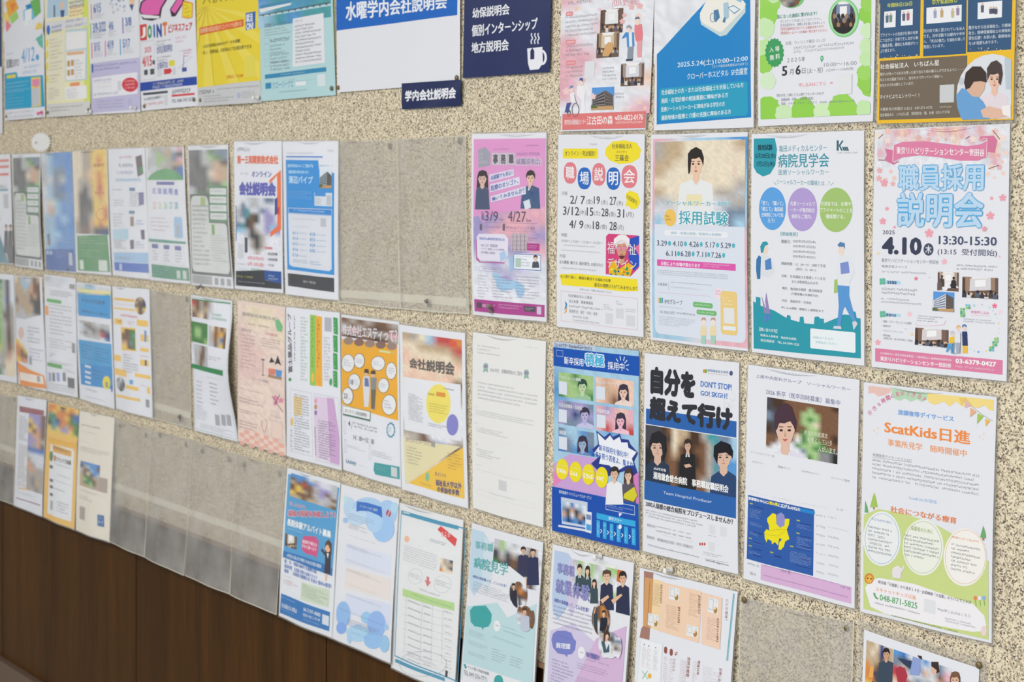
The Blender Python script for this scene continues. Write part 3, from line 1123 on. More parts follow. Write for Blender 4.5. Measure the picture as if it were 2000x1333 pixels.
s.T(108, 1062, 236, 1105, '公式サイト', '9496a2'); s.T(388, 1112, 520, 1162, '募集サイト', '9496a2')
s.T(636, 1160, 820, 1216, '見学申込サイト', '9496a2'); s.T(936, 1228, 1126, 1290, 'マイページ登録', '9496a2')
s.cr('N3')
s.G(65, 95, 272, 145, 1, 'a8b4cc', wid=.6); s.G(318, 148, 512, 200, 1, 'a8b4cc', wid=.6); s.G(560, 200, 860, 272, 1, 'a8b4cc', wid=.6)
s.T(952, 262, 1020, 302, '26 卒', 'b0b2bc')
s.bm(65, 135, 722, 948, 'bBbbu bBbbb bbbbb bbBbb ubbbb', False)
s.R(65, 135, 722, 948, '2f5dac')
s.T(68, 150, 275, 228, '首都圏を中心に', 'eef2fa', .04)
s.T(278, 192, 378, 250, '1都6県', 'f0e040', .04)
s.T(380, 212, 600, 302, 'に広がるAMGの', 'eef2fa', .04)
s.R(600, 265, 740, 332, '2a86d0')
s.P('f2e420', [(325, 315), (362, 330), (365, 420), (400, 462), (445, 440), (450, 372), (495, 372), (490, 430), (468, 480), (495, 575), (452, 600), (440, 650), (410, 685), (385, 680), (392, 610), (420, 580), (395, 565), (380, 640), (350, 605), (320, 630), (315, 595), (275, 575), (265, 612), (245, 570), (240, 505), (262, 478), (292, 490), (285, 430), (270, 400), (268, 368)])
s.P('9294d0', [(372, 330), (410, 308), (445, 335), (450, 372), (445, 440), (400, 462), (362, 420)])
s.L([(250, 530), (380, 545), (450, 500)], 2, 'b0a040'); s.L([(290, 490), (395, 480), (468, 480)], 2, 'b0a040')
for x0, y0, x1, y1, n_ in ((82, 270, 235, 395, 6), (82, 400, 220, 470, 3), (82, 500, 212, 565, 3), (75, 600, 212, 640, 2), (75, 690, 210, 760, 4), (565, 420, 712, 500, 4), (565, 550, 712, 700, 7), (500, 690, 705, 860, 8), (300, 735, 440, 775, 2)):
    s.G(x0, y0, x1, y1, n_, 'a4b8e0', .5)
for x, y in ((82, 212), (75, 560), (75, 635), (302, 700), (565, 380), (562, 508), (500, 640)):
    s.R(x, y, x + 32, y + 20, 'b8b84c')
for x, y, w_ in ((120, 245, 110, ), (120, 500, 95), (120, 600, 92), (120, 665, 92), (120, 728, 92), (600, 412, 112), (600, 540, 108), (600, 640, 108), (545, 670, 160), (600, 770, 105), (545, 840, 160), (340, 735, 80)):
    s.R(x, y, x + w_, y + 34, '26408a')
for k, y in enumerate((322, 430, 518, 612, 706, 800, 892)):
    s.G(755, y, 845 if k else 850, y + 50, 1, 'a0a4ae', .62)
    s.G(870, y + 18, 960 + (120 if k == 1 else 25), y + 78, 1, 'a8aab4', .5)
s.T(62, 808, 188, 864, 'AMG の', '8a8ca0'); s.T(90, 902, 156, 952, '強み', '8a8ca0')
s.R(205, 826, 1104, 1228, 'dcb4dc')
s.G(235, 845, 985, 1020, 1, 'a070a8', .42); s.T(1000, 1038, 1092, 1088, '120 日', '8a6aa0')
s.T(410, 872, 500, 930, '354 名', '8a6aa0')
s.G(235, 930, 1080, 1180, 1, '9468a0', .4)

# ---- row 3: go beyond yourself
s = Sheet([(1259.5, 690), (1444, 709), (1443.5, 1122), (1257.5, 1076)], 'N', 'white poster with huge black title over a blue band and three people in dark suits', bulge=.003)
s.R(62, 347, 543, 502, '2d64b0')
s.T(85, 122, 326, 302, '自分を', '30323a', .07)
s.T(80, 280, 522, 472, '超えて行け', '30323a', .07)
for dx, c in ((370, 'e06040'), (374, 'f0a030'), (379, '60b050')):
    s.E(dx - 5, 140, dx + 8, 160, c, 8)
s.T(388, 138, 498, 165, '湘南鎌倉総合病院', '6080b0', .01)
s.G(390, 158, 498, 178, 1, 'c09090', wid=.6)
s.E(503, 148, 522, 175, '4a5a80', 8)
s.T(353, 200, 516, 252, "DON'T STOP!", '4478c8', .03)
s.T(353, 250, 494, 296, 'GO! SKGH！', '4478c8', .03)
s.sc(440, 260, 540, 345, 40, 3, ['d0d2da'])
s.pic(60, 432, 545, 828)
s.bm(60, 432, 545, 828, 'KKKdNmssddhttzzc KKKKdmsNddNhtuuc KkkKNmNkdNNhtuuc kkkkNsNkddNhzuuu kkkkNNkkkdNhtzuu kKKKNNkkkNNhzztu BBBBNNkkkNhzzztt BBBbNNkkNNNhzBzt')
s.face(128, 555, 80, 112, '26262c', 'dcb8a4', '2a3a50', 1.9, 1.6, False, False)
s.P('26262c', [(85, 520), (95, 480), (135, 465), (172, 495), (178, 570), (160, 620), (150, 540), (120, 510)])
s.face(290, 545, 34, 58, '3a2e2a', 'd8b098', '242428', 2.6, 4.2, False, False, 'e8e8ee')
s.P('d8b098', [(270, 645), (300, 640), (312, 655), (280, 662)])
s.face(478, 605, 86, 120, '1e1e24', 'e0bca6', '2b4672', 1.8, 1.4, False, False)
s.P('1e1e24', [(425, 600), (428, 545), (465, 518), (510, 545), (517, 600), (490, 580), (450, 585), (445, 640)])
s.pic()
s.R(55, 726, 545, 932, '2d64b0')
s.T(107, 655, 176, 684, '#26卒対象', 'f4f6fa', .02)
s.T(105, 680, 505, 797, '湘南鎌倉総合病院　事務職就職説明会', 'ffffff', .03)
s.T(163, 784, 416, 856, 'Team Hospital Producer', 'dce6f6', 0)
s.T(62, 836, 530, 966, '2000人規模の総合病院をプロデュースしませんか？', '2e3036', .03)
s.G(62, 880, 372, 992, 3, '808490')
s.T(72, 958, 122, 985, '開催日時：', '888c98')
s.T(125, 970, 306, 1018, '2025年3月27日（木）14:00～16:00', '5c606c')
s.T(123, 990, 306, 1042, '2025年4月25日（金）14:00～16:00', '5c606c')
s.G(160, 1018, 325, 1060, 1, 'e09090')
s.T(72, 1020, 318, 1096, '開催場所：湘南鎌倉総合病院（神奈川県鎌倉市）', '888c98')
s.G(78, 1068, 352, 1146, 1, '80848e')
for x in (351, 363, 375):
    s.P('c04048', [(x, 1058), (x + 11, 1068), (x, 1078)])
for q in ((402, 962, 434, 1016), (461, 972, 496, 1030), (400, 1055, 432, 1108)):
    s.R(*q, 'dfe1e7')
s.G(398, 1016, 440, 1035, 1, '90949e'); s.G(372, 1105, 475, 1150, 2, '90949e')
s.T(385, 1146, 506, 1188, 'sngdenoffice@gmail.com', '4c505c', .01)
s.L([(75, 1068), (350, 1140)], 1.5, '9a9eaa'); s.L([(380, 1145), (505, 1168)], 1.5, '9a9eaa')

# ---- row 3: blue recruiting poster
s = Sheet([(1082, 668.5), (1248, 686), (1249.5, 1075), (1083.5, 1036)], 'M', 'bright blue poster with coloured portrait tiles, yellow discs and a laptop picture', paper='a6d0f2', bulge=.002)
s.bm(528, 112, 1012, 1290, 'ccccc ucccc cccuc ccccc ccccc ccccu', False)
s.R(525, 140, 1010, 305, '1c55b6'); s.R(522, 108, 768, 162, 'c6d4e8')
s.G(530, 112, 765, 168, 1, '7488ac', .7)
s.O(542, 155, 582, 196, 3, 'c0d0f0')
s.T(588, 192, 702, 250, '新卒採用', 'f4f8ff', .02); s.T(838, 220, 930, 277, '採用中', 'f4f8ff', .02)
s.T(706, 166, 824, 262, '積極', 'eef6ff', .1); s.T(711, 172, 819, 256, '積極', '44b4e0', .03)
for a in ((885, 205, 895, 222), (905, 190, 910, 215), (930, 195, 925, 218), (945, 215, 930, 232), (955, 240, 936, 245), (952, 272, 940, 262)):
    s.L([a[:2], a[2:]], 4, 'f4f8ff')
for q, cc, fc, bd, lab, lq in (((555, 280, 758, 446), 'eeGee eeeGe GeeeG', '58906c', (698, 365), 'ケアワーカー(介護職)', (560, 300, 690, 338)),
                       ((772, 308, 982, 480), 'jnjjj nsnnj jnNnj', 'c08878', (925, 398), '相談員・ケアマネ', (780, 330, 905, 362)),
                       ((555, 438, 760, 606), 'vzvvz zvBzv vzzvz', '6068b0', (712, 525), '児童指導職員・指導員', (560, 455, 698, 498)),
                       ((775, 468, 982, 642), 'pvpjp vppnp prppr', 'b0507c', (910, 560), '児童厚生員', (780, 488, 848, 520)),
                       ((557, 592, 762, 762), 'zccuz uzcuz bzuub', '44608c', (698, 690), '調理員', (562, 610, 605, 640))):
    s.pic(*q)
    s.bm(*q, cc)
    s.face(bd[0], bd[1], 46, 68, '3c3448' if fc != '58906c' else '2c5040', {'58906c': 'c0dcb0', 'c08878': 'f0ccb8', '6068b0': 'b8b8e4', 'b0507c': 'f0b8cc', '44608c': '9cb4d8'}[fc], {'58906c': '9cc8a0', 'c08878': 'f0dcd4', '6068b0': 'c8c8ec', 'b0507c': 'f4c8d8', '44608c': '6c8cc0'}[fc], 2.4, 1.2, fc in ('b0507c', '44608c', 'c08878'))
    s.pic()
    s.T(*lq, lab, 'f2f4fa', .02)
    s.R(q[0] + 3, q[1] + 52, q[0] + 52, q[1] + 132, 'dfe6f2')
s.P('cfa6dc', [(530, 800), (625, 745), (780, 770), (840, 900), (835, 990), (530, 935)])
s.P('e888c4', [(530, 850), (590, 775), (640, 850), (530, 930)])
s.P('d880c8', [(960, 860), (1010, 850), (1010, 1030), (940, 1000)])
s.P('2c3c8c', [(775, 612), (820, 650), (850, 625), (865, 650), (905, 630), (915, 660), (955, 665), (965, 690), (1008, 740), (985, 790), (1005, 850), (980, 870), (940, 840), (870, 860), (820, 880), (745, 800), (790, 760), (750, 720), (785, 690)])
s.P('f0f4fc', [(782, 625), (825, 668), (852, 640), (872, 668), (905, 648), (915, 680), (950, 680), (955, 710), (1000, 735), (975, 770), (985, 810), (940, 812), (880, 850), (850, 810), (790, 800), (800, 760), (762, 740), (792, 700)])
s.T(790, 690, 955, 770, '新卒採用を強化中！', '2c5cb8', .02, q=[(790, 690), (955, 736), (955, 770), (790, 726)])
s.T(0, 0, 0, 0, '未来を担う若者よ、集まれ！', '2c5cb8', .02, q=[(750, 722), (990, 792), (990, 830), (750, 756)])
for x0, y0, x1, y1 in ((545, 772, 618, 890), (622, 788, 692, 905), (695, 802, 766, 920), (770, 818, 842, 937)):
    s.E(x0, y0, x1, y1, 'f2e228'); s.G(x0 + 12, y0 + 28, x1 - 10, y0 + 52, 1, 'f8f4c0'); s.G(x0 + 6, y0 + 50, x1 - 5, y0 + 92, 1, 'ffffff', .8)
s.face(880, 858, 44, 66, '34302e', 'e8c0a4', 'eef0f4', 2.3, 2.2, glasses='50484c')
s.face(957, 868, 38, 60, '4a3c34', 'ecc8b0', '5a5860', 2.0, 2.0, True)
s.P('d8d030', [(935, 970), (990, 930), (1006, 980), (985, 1015), (930, 995)])
s.R(525, 928, 1010, 1292, '1b51b2')
s.face(880, 858, 44, 66, '34302e', 'e8c0a4', 'eef0f4', 2.3, 2.0)
s.P('a6d0f2', [(1005, 600), (1012, 600), (1012, 700), (1005, 700)])
s.T(567, 948, 746, 1005, '新卒採用サイトリニューアルオープン！', 'f0f4fc', .01)
s.P('c8d4e8', [(577, 988), (725, 1018), (722, 1165), (580, 1140)])
s.bm(0, 0, 0, 0, 'cwbwcw zKnkzw nKwKnk uBbuBu', q=[(583, 1010), (718, 1040), (715, 1150), (585, 1125)])
s.P('dfe4ee', [(562, 1145), (722, 1172), (735, 1188), (560, 1156)])
s.P('e8eef8', [(713, 1068), (750, 1076), (748, 1195), (713, 1185)]); s.R(718, 1085, 746, 1120, '8090b8'); s.R(718, 1140, 746, 1180, '4aa4e4')
s.O(832, 1005, 992, 1092, 3, 'e8f0fc'); s.P('e8f0fc', [(905, 1078), (925, 1082), (908, 1100)]); s.G(842, 1028, 985, 1080, 2, 'c0d0f0')
s.R(778, 1077, 995, 1158, '36aee6'); s.T(848, 1098, 922, 1132, '選考フロー', 'f4f8ff', .02)
for k, x in enumerate((778, 816, 855, 894, 934, 974)):
    s.R(x, 1118 + k * 9, x + 21, 1218 + k * 9, '36aee6')
    s.G(x + 5, 1132 + k * 9, x + 17, 1205 + k * 9, 5, 'd8f0fc', .7)
    if k:
        s.L([(x - 14, 1162 + k * 8), (x - 6, 1172 + k * 8), (x - 14, 1184 + k * 8)], 4, 'f4f8ff')
s.E(904, 1142, 922, 1170, 'f0f4fc', 10)

# ---- row 2: hospital visit
s = Sheet([(1468, 262), (1688, 255), (1689, 715), (1469, 688)], 'H', 'white poster with teal lettering, three pastel circles and two walking students above a teal skyline', bulge=.002)
s.P('2f9cae', [(645, 90), (765, 87), (778, 150), (770, 240), (740, 290), (700, 305), (662, 282), (645, 250)])
s.T(668, 124, 752, 156, '採用試験', '1c3a50', .03); s.T(654, 172, 770, 206, '5月28日(水)', '1c3a50', .02); s.T(660, 218, 764, 252, '7月2日(水)', '1c3a50', .02)
s.T(790, 128, 1060, 160, '亀田メディカルセンター', '4496aa'); s.T(784, 176, 1073, 252, '病院見学会', '3c98ac', .02); s.T(788, 264, 1071, 296, '医療ソーシャルワーカー', '4c9cae')
s.T(0, 0, 0, 0, 'ソーシャルワーカーの職場とは…？', '4c9cae', 0, q=[(778, 318), (1078, 330), (1078, 358), (778, 350)])
s.L([(762, 335), (775, 352)], 2.5, '4c9cae'); s.L([(1098, 338), (1085, 355)], 2.5, '4c9cae')
s.P('3a6a74', [(1115, 100), (1127, 100), (1127, 158), (1115, 158)]); s.P('3a6a74', [(1127, 128), (1145, 100), (1154, 102), (1136, 130), (1150, 158), (1140, 158)])
for x in (1146, 1157, 1168):
    s.P('3a6a74', [(x, 138), (x + 7, 134), (x + 17, 158), (x + 8, 158)])
s.G(1115, 164, 1238, 178, 1, '9aa4a8', wid=.7)
s.E(678, 365, 830, 608, '5ea4e6', 30); s.E(840, 368, 1008, 615, 'b49fd8', 30); s.E(1022, 367, 1208, 620, 'a5c774', 30)
for k, (t_, x0, x1) in enumerate((('「見て」「聞いて」', 692, 815), ('「感じて」亀田総', 692, 815), ('合病院について知', 692, 815), ('ろう！', 728, 770))):
    s.T(x0, 442 + k * 33, x1, 470 + k * 33, t_, 'f4f8fc', .02)
for k, (t_, x0, x1) in enumerate((('先輩ソーシャルワ', 855, 995), ('ーカーが亀田総合', 855, 995), ('病院をご案内。', 862, 978))):
    s.T(x0, 445 + k * 36, x1, 473 + k * 36, t_, 'f4f2fc', .02)
for k, (t_, x0, x1) in enumerate((('交流会では、仕事や', 1028, 1200), ('プライベートのことを', 1024, 1208), ('徹底聞ける。', 1058, 1165))):
    s.T(x0, 445 + k * 36, x1, 473 + k * 36, t_, 'f4faf0', .02)
s.T(800, 618, 896, 644, '【開催概要】', '54a4ac', .01)
for q, t_ in (((805, 662, 858, 684), '開催日：'), ((870, 662, 1000, 686), '2025年3月27日(木)'), ((870, 690, 1000, 714), '2025年4月12日(土)'), ((870, 720, 1000, 744), '2025年5月10日(土)'), ((870, 748, 1000, 772), '2025年6月14日(土)'),
              ((805, 788, 1060, 820), '開催時間：13：30～15：30終了予定'), ((888, 820, 1005, 846), '(受付：13：00～)'), ((805, 858, 1058, 892), '対象： 社会福祉士を取得している方'), ((865, 890, 1018, 918), 'または取得見込みの方'),
              ((808, 928, 1042, 962), '場所： 亀田総合病院　総合相談室'), ((860, 960, 1018, 990), '(千葉県鴨川市東町929)'), ((808, 998, 980, 1028), '内容： 施設見学・交流会'), ((805, 1038, 1050, 1074), '申し込み期限：開催日１週間前まで')):
    s.T(*q, t_, '70787e', .012)
s.P('2f9cae', [(645, 1010), (660, 1020), (660, 985), (685, 990), (685, 1035), (720, 1050), (760, 1062), (835, 1105), (840, 1088), (858, 1092), (862, 1115), (912, 1128), (915, 1098), (935, 1098), (940, 1135), (995, 1140), (998, 1100), (1018, 1096), (1030, 1108), (1050, 1110), (1050, 1135), (1120, 1105), (1160, 1085), (1200, 1090), (1200, 1068), (1222, 1070), (1228, 1105), (1250, 1108), (1252, 1335), (645, 1278)])
# two students
s.P('f0dccc', [(700, 695), (722, 690), (733, 712), (722, 745), (705, 745)])
s.P('2f9cae', [(686, 700), (700, 675), (722, 672), (732, 688), (712, 698), (702, 735), (690, 738)])
s.P('dfe4ea', [(690, 750), (730, 752), (752, 790), (765, 845), (735, 878), (690, 870), (680, 800)])
s.P('3c78b0', [(664, 775), (678, 750), (690, 760), (685, 885), (668, 885), (662, 830)])
s.P('5488c8', [(712, 780), (745, 765), (750, 828), (715, 835)])
s.P('9c88bc', [(686, 872), (742, 876), (748, 940), (735, 1060), (742, 1085), (722, 1085), (718, 960), (712, 1010), (722, 1078), (708, 1080), (692, 980)])
s.P('5488c8', [(708, 1085), (725, 1085), (722, 1128), (706, 1130)]); s.P('5488c8', [(725, 1078), (738, 1080), (742, 1118), (728, 1120)])
s.P('f0dccc', [(1132, 700), (1160, 700), (1162, 735), (1148, 755), (1130, 740)])
s.P('5484b4', [(1126, 690), (1140, 675), (1165, 682), (1166, 715), (1158, 702), (1130, 702)])
s.P('e6eaf0', [(1130, 755), (1172, 750), (1205, 790), (1218, 850), (1190, 905), (1192, 930), (1126, 920), (1120, 880), (1112, 850)])
s.P('8094d4', [(1140, 795), (1185, 785), (1192, 850), (1145, 858)])
s.P('a5c774', [(1108, 890), (1125, 885), (1128, 960), (1106, 965)])
s.P('5a9ad8', [(1126, 920), (1190, 925), (1188, 980), (1205, 1050), (1225, 1120), (1208, 1128), (1165, 1040), (1155, 1060), (1140, 1150), (1122, 1148), (1132, 1040)])
s.P('d8d8e8', [(1105, 1150), (1142, 1152), (1145, 1168), (1100, 1165)]); s.P('d8d8e8', [(1205, 1128), (1225, 1122), (1235, 1140), (1212, 1175)])
s.T(678, 1158, 782, 1190, '【問い合わせ先】', 'e8f6f8', .02); s.T(685, 1195, 896, 1232, '医療法人鉄蕉会　亀田総合病院', 'e8f6f8', .02); s.T(685, 1222, 912, 1264, '総合相談室　TEL: 04-7099-1223', 'e8f6f8', .02)
s.RR(975, 1163, 1222, 1304, 'eef4f8', .08); s.T(990, 1206, 1098, 1232, '※QRコードより', '6cc0cc'); s.T(1005, 1234, 1120, 1260, 'お申込みください', '6cc0cc')

# ---- row 2: recruitment exam portrait
s = Sheet([(1272, 263.5), (1460.5, 258), (1461, 686.5), (1272, 664)], 'H', 'pastel bordered poster with a large photo of a smiling woman in white uniform', bulge=.003)
s.bm(75, 92, 612, 1278, 'pqccu pqwcc pqwcc cqwqp cqwqp cqwqp ccqpp', False)
s.RR(90, 105, 600, 1250, 'dfe6f2', .05)
s.pic(88, 108, 600, 590)
s.bm(88, 108, 600, 590, 'hssmmmmms hssmmmmmm ssmmmmmmm smmmmmmmm mmmmmmmmh smmmmmhhl llmmmqqlh qqqqqqqzz cqqqqqqzc')
s.face(325, 232, 76, 140, '2e2826', 'f0ccb0', 'eceef0', 2.9, 1.9, False, True)
s.P('2e2826', [(280, 240), (280, 175), (300, 150), (330, 145), (355, 180), (340, 195), (300, 205), (292, 280), (283, 290)])
s.P('f0e6b8', [(272, 405), (355, 405), (360, 470), (270, 470)])
s.pic()
s.G(528, 135, 565, 305, 12, 'f0c8c8', .6)
s.T(146, 436, 516, 476, 'ソーシャルワーカー部門', 'f0f6fa', .06); s.T(148, 438, 514, 474, 'ソーシャルワーカー部門', '58b0c4', .015)
s.T(224, 490, 514, 588, '採用試験', 'f4f8fa', .07); s.T(228, 495, 510, 584, '採用試験', '46a8bc', .02)
s.E(145, 487, 212, 586, 'f4c862'); s.G(152, 520, 206, 560, 2, '907848')
s.RR(146, 605, 508, 652, 'f0f2f8', .4); s.T(182, 614, 470, 642, '病院・老健52施設／配属先は希望制', '74bac8')
for t_, x, y in (('3.29', 104, 664), ('4.10', 193, 667), ('4.26', 284, 670), ('5.17', 379, 674), ('5.29', 468, 677), ('6.11', 154, 722), ('6.28', 237, 724), ('7.11', 328, 728), ('7.26', 414, 732)):
    s.T(x, y, x + 57, y + 34, t_, '505c74', .015); s.E(x + 62, y + 4, x + 80, y + 32, '54bccc', 10)
s.RR(105, 772, 551, 838, 'e25cb0', .12); s.T(128, 784, 350, 820, '日程により会場が異なります', 'fdf0f8', .03); s.G(368, 793, 525, 828, 2, 'fbd8ec')
s.G(105, 830, 512, 890, 3, 'a8acb8'); s.T(108, 905, 160, 924, '応募書類', '808494'); s.G(180, 898, 425, 925, 1, '787c8a'); s.G(180, 925, 380, 950, 2, 'a0a4b0')
s.L([(168, 900), (168, 945)], 1.5, 'b0b4c0'); s.L([(115, 960), (410, 982)], 1.2, 'd0a0c0')
for x, c in ((112, 'f0a840'), (120, '60b870'), (129, '48a0d8')):
    s.P(c, [(x, 990), (x + 7, 990), (x + 7, 1020), (x, 1020)])
s.T(146, 996, 246, 1034, 'IMSグループ', '6c7080', .015); s.G(112, 1036, 248, 1056, 1, 'a0a4b0')
s.T(120, 1062, 202, 1086, '03-3965-5971', '808494'); s.T(210, 1068, 322, 1094, 'swsyo@ims.gr.jp', '808494')
s.G(112, 1092, 322, 1170, 5, 'b0b4c0')
s.RR(308, 1012, 425, 1052, '74bc74', .5); s.RR(330, 1056, 446, 1094, '74bc74', .5); s.G(318, 1022, 415, 1042, 1, 'e8f6e8', .7); s.G(340, 1065, 438, 1086, 1, 'e8f6e8', .7)
s.E(434, 928, 478, 998, 'f4e4ec', 14); s.G(440, 945, 472, 980, 2, 'e080b0')
s.RR(468, 950, 556, 1205, 'f0d084', .15); s.R(485, 1045, 542, 1140, 'e8e8ea'); s.G(478, 982, 545, 1040, 3, 'fbf4dc'); s.R(480, 1148, 548, 1178, 'e8f0f8')
for x in (372, 426):
    s.E(x - 14, 1105, x + 14, 1150, 'f4e4dc', 10); s.P('c8a090', [(x - 15, 1122), (x - 8, 1102), (x + 10, 1102), (x + 15, 1122), (x, 1112)])
    s.P('f0dcb0', [(x - 16, 1150), (x + 16, 1152), (x + 18, 1205), (x - 18, 1203)]); s.P('a8d4c0', [(x - 14, 1203), (x + 14, 1205), (x + 12, 1252), (x - 12, 1250)])

# ---- row 2: workplace briefing
s = Sheet([(1090.5, 263.5), (1259.5, 262), (1257, 659), (1089.5, 638)], 'G', 'white poster with yellow brush marks, rounded character tiles and a woman in pink glasses', bulge=.002)
s.RR(605, 153, 815, 213, 'f6e232', .2); s.T(618, 166, 800, 198, 'オンライン・完全個別！', '5c5844', .01)
s.G(765, 120, 812, 138, 1, 'b0b0b4')
s.P('f6e232', [(862, 150), (900, 112), (970, 104), (1040, 118), (1068, 160), (1058, 210), (1010, 240), (940, 245), (885, 225), (856, 190)])
s.T(898, 124, 1016, 153, '社会福祉法人', '5c5844', .01); s.T(925, 165, 985, 180, 'みささかい', '6c6850'); s.T(916, 190, 996, 229, '三篠会', '4c4840', .01)
for t_, x0, y0, x1, y1, c in (('職', 612, 234, 689, 363, 'e4828a'), ('場', 697, 265, 776, 397, '2f6cc4'), ('説', 783, 240, 859, 375, 'e4828a'), ('明', 867, 265, 946, 400, '2f6cc4'), ('会', 955, 252, 1046, 389, 'e4828a')):
    s.RR(x0, y0, x1, y1, c, .42); s.T(x0 + 12, y0 + 25, x1 - 12, y1 - 28, t_, 'f8f8fc', .02)
s.T(602, 408, 635, 431, '日程', '808288')
for t_, x0, y0, x1, y1 in (('2/ 7', 652, 432, 742, 485), ('19', 793, 436, 828, 485), ('27', 885, 440, 925, 490), ('3/12', 610, 497, 708, 552), ('15', 752, 503, 790, 555), ('28', 837, 508, 878, 558), ('31', 930, 512, 972, 565), ('4/ 9', 648, 577, 733, 630), ('18', 787, 584, 825, 635), ('28', 885, 587, 928, 640)):
    s.T(x0, y0, x1, y1, t_, '44464e', .012)
for t_, x0, y0 in (('(金)', 748, 452), ('(水)', 835, 456), ('(木)', 927, 461), ('(水)', 710, 515), ('(土)', 793, 520), ('(金)', 883, 526), ('(月)', 984, 530), ('(水)', 740, 598), ('(金)', 832, 601), ('(月)', 934, 606)):
    s.T(x0, y0, x0 + (37 if x0 != 984 else 44), y0 + 36, t_, '64666e')
s.P('f6e232', [(980, 422), (1005, 403), (1050, 420), (1068, 470), (1050, 508), (1015, 515), (998, 495), (978, 497), (986, 470)])
s.T(0, 0, 0, 0, '日程調整可。', '5c5844', 0, q=[(990, 425), (1055, 468), (1048, 492), (983, 448)])
s.T(602, 655, 635, 678, '時間', '70727a'); s.T(603, 692, 846, 726, '10:00～,13:30～,15:00～,16:30～', '94969e')
s.G(615, 720, 802, 746, 1, 'a4a6ae'); s.G(603, 750, 832, 778, 1, 'acaeb6'); s.T(592, 778, 628, 802, '内容', '70727a')
s.T(590, 814, 852, 856, '法人概要､働き方､福利厚生､お給与など', '70727a', .01); s.G(603, 852, 812, 888, 1, 'a4a6ae')
s.pic(865, 658, 1062, 915)
s.P('d8447c', [(865, 675), (880, 658), (1045, 664), (1062, 680), (1060, 860), (1012, 912), (865, 905)])
s.P('2c54c0', [(1005, 690), (1062, 670), (1062, 850), (1030, 880), (1000, 800)]); s.P('e870a0', [(1035, 740), (1062, 720), (1062, 790)])
s.P('f0b820', [(885, 905), (885, 830), (925, 815), (945, 870), (1000, 830), (1030, 850), (1010, 912)])
s.sc(890, 860, 1010, 905, 12, 12, ['3050b0', 'd84848', '40a060', 'f0e040'])
s.face(962, 745, 68, 122, 'e8e0e4', 'd8a080', 'f0b820', .1, 0, False, True, None, 'e88ca8')
s.P('f4eef2', [(915, 735), (915, 690), (945, 666), (985, 666), (1010, 690), (1008, 740), (992, 705), (960, 695), (932, 710)])
s.P('6c2c30', [(945, 788), (980, 788), (972, 808), (953, 808)])
s.pic()
s.T(877, 705, 920, 780, '福', 'f4eef4', 0); s.T(1005, 718, 1049, 786, '祉', 'f4eef4', 0); s.T(877, 800, 1048, 872, 'デザイン', 'f4eef4', 0)
s.P('f6e232', [(590, 898), (700, 895), (860, 910), (1050, 928), (1056, 998), (960, 1000), (800, 978), (605, 962), (598, 930)])
s.T(596, 900, 896, 946, '人に寄り添い、課題を解決する福祉の仕事', '4c4a40', .012); s.T(797, 948, 1049, 996, '就活の視野ひろげてみませんか？', '4c4a40', .012)
s.T(710, 980, 903, 1012, 'お申し込み・お問い合わせはこちら↓', '808288')
s.O(600, 995, 1050, 1228, 2.5, 'e8b0b8')
s.P('3c90c8', [(622, 1055), (636, 1072), (630, 1098), (618, 1110), (626, 1080)]); s.P('f0b040', [(630, 1100), (636, 1080), (632, 1120), (616, 1132)])
s.T(643, 1014, 783, 1046, '社会福祉法人三篠会', '64666e'); s.T(645, 1046, 788, 1080, '法人本部　関東事務局', '64666e')
s.G(645, 1076, 852, 1120, 1, '808288'); s.T(647, 1104, 818, 1144, '採用担当：増子　中村・深作', '7c7e86'); s.T(667, 1140, 760, 1164, '044-975-1358', '8c8e96'); s.G(667, 1160, 832, 1198, 1, 'a0a2aa', wid=.6)
s.G(855, 1072, 915, 1115, 3, 'a0a2aa'); s.G(930, 1052, 972, 1085, 2, 'a0a2aa'); s.G(982, 1098, 1042, 1128, 2, 'a0a2aa')
for q in ((868, 1125, 910, 1192), (930, 1098, 972, 1162), (988, 1138, 1034, 1208)):
    s.R(*q, 'd9dbe2')

# ================================================================ row 1, right-hand columns (cut by the top of the frame)
s = Sheet([(1103, -113), (1277, -141), (1262, 253), (1096, 257)], 'C', 'white and coral poster with pink blossoms, photos of a seminar and a coral footer', bulge=.002)
s.bm(100, -560, 948, 1110, 'wwwpw pwwpp pwwjp wwwwp pwwww wwwww wwpww pwwww ppwww ppwww pwwwj pwwww wwwwp', False)
s.T(545, -42, 690, 8, '16:00', 'e8909c', .02)
s.T(592, 8, 848, 72, '(13:15 受付開始)', 'e48c9c', .012)
s.G(142, -30, 400, 55, 2, 'a8a4b0')
for y, t_, x1 in ((135, '募集対象', 205), (412, '勤務開始時期', 228), (612, 'お申込方法', 228)):
    s.RR(135, y, x1, y + 36, 'e88a90', .4); s.T(145, y + 10, x1 - 10, y + 27, t_, 'fdeef0', .01)
s.G(132, 175, 445, 365, 5, '90909c', .45); s.G(132, 455, 410, 562, 3, '90909c', .5); s.G(132, 660, 300, 775, 3, '9a9aa6', .5)
s.room(475, 118, 692, 335, 'e8ecec', '6c5044', 'c89c78', 5)
s.pic(443, 345, 655, 570)
s.room(443, 345, 655, 570, 'd8c4a8', 'a88c6c', 'e0bc8c', 4)
s.P('d8a870', [(500, 560), (530, 470), (560, 430), (600, 440), (610, 500), (560, 570)])
s.pic()
s.room(678, 640, 888, 845, 'dcdce4', 'a89890', 'c8a078', 7)
s.P('e4e4ec', [(395, 885), (600, 853), (608, 1058), (402, 1085)])
s.bldg(395, 870, 606, 1075, '8c8480', '44444c', 5)
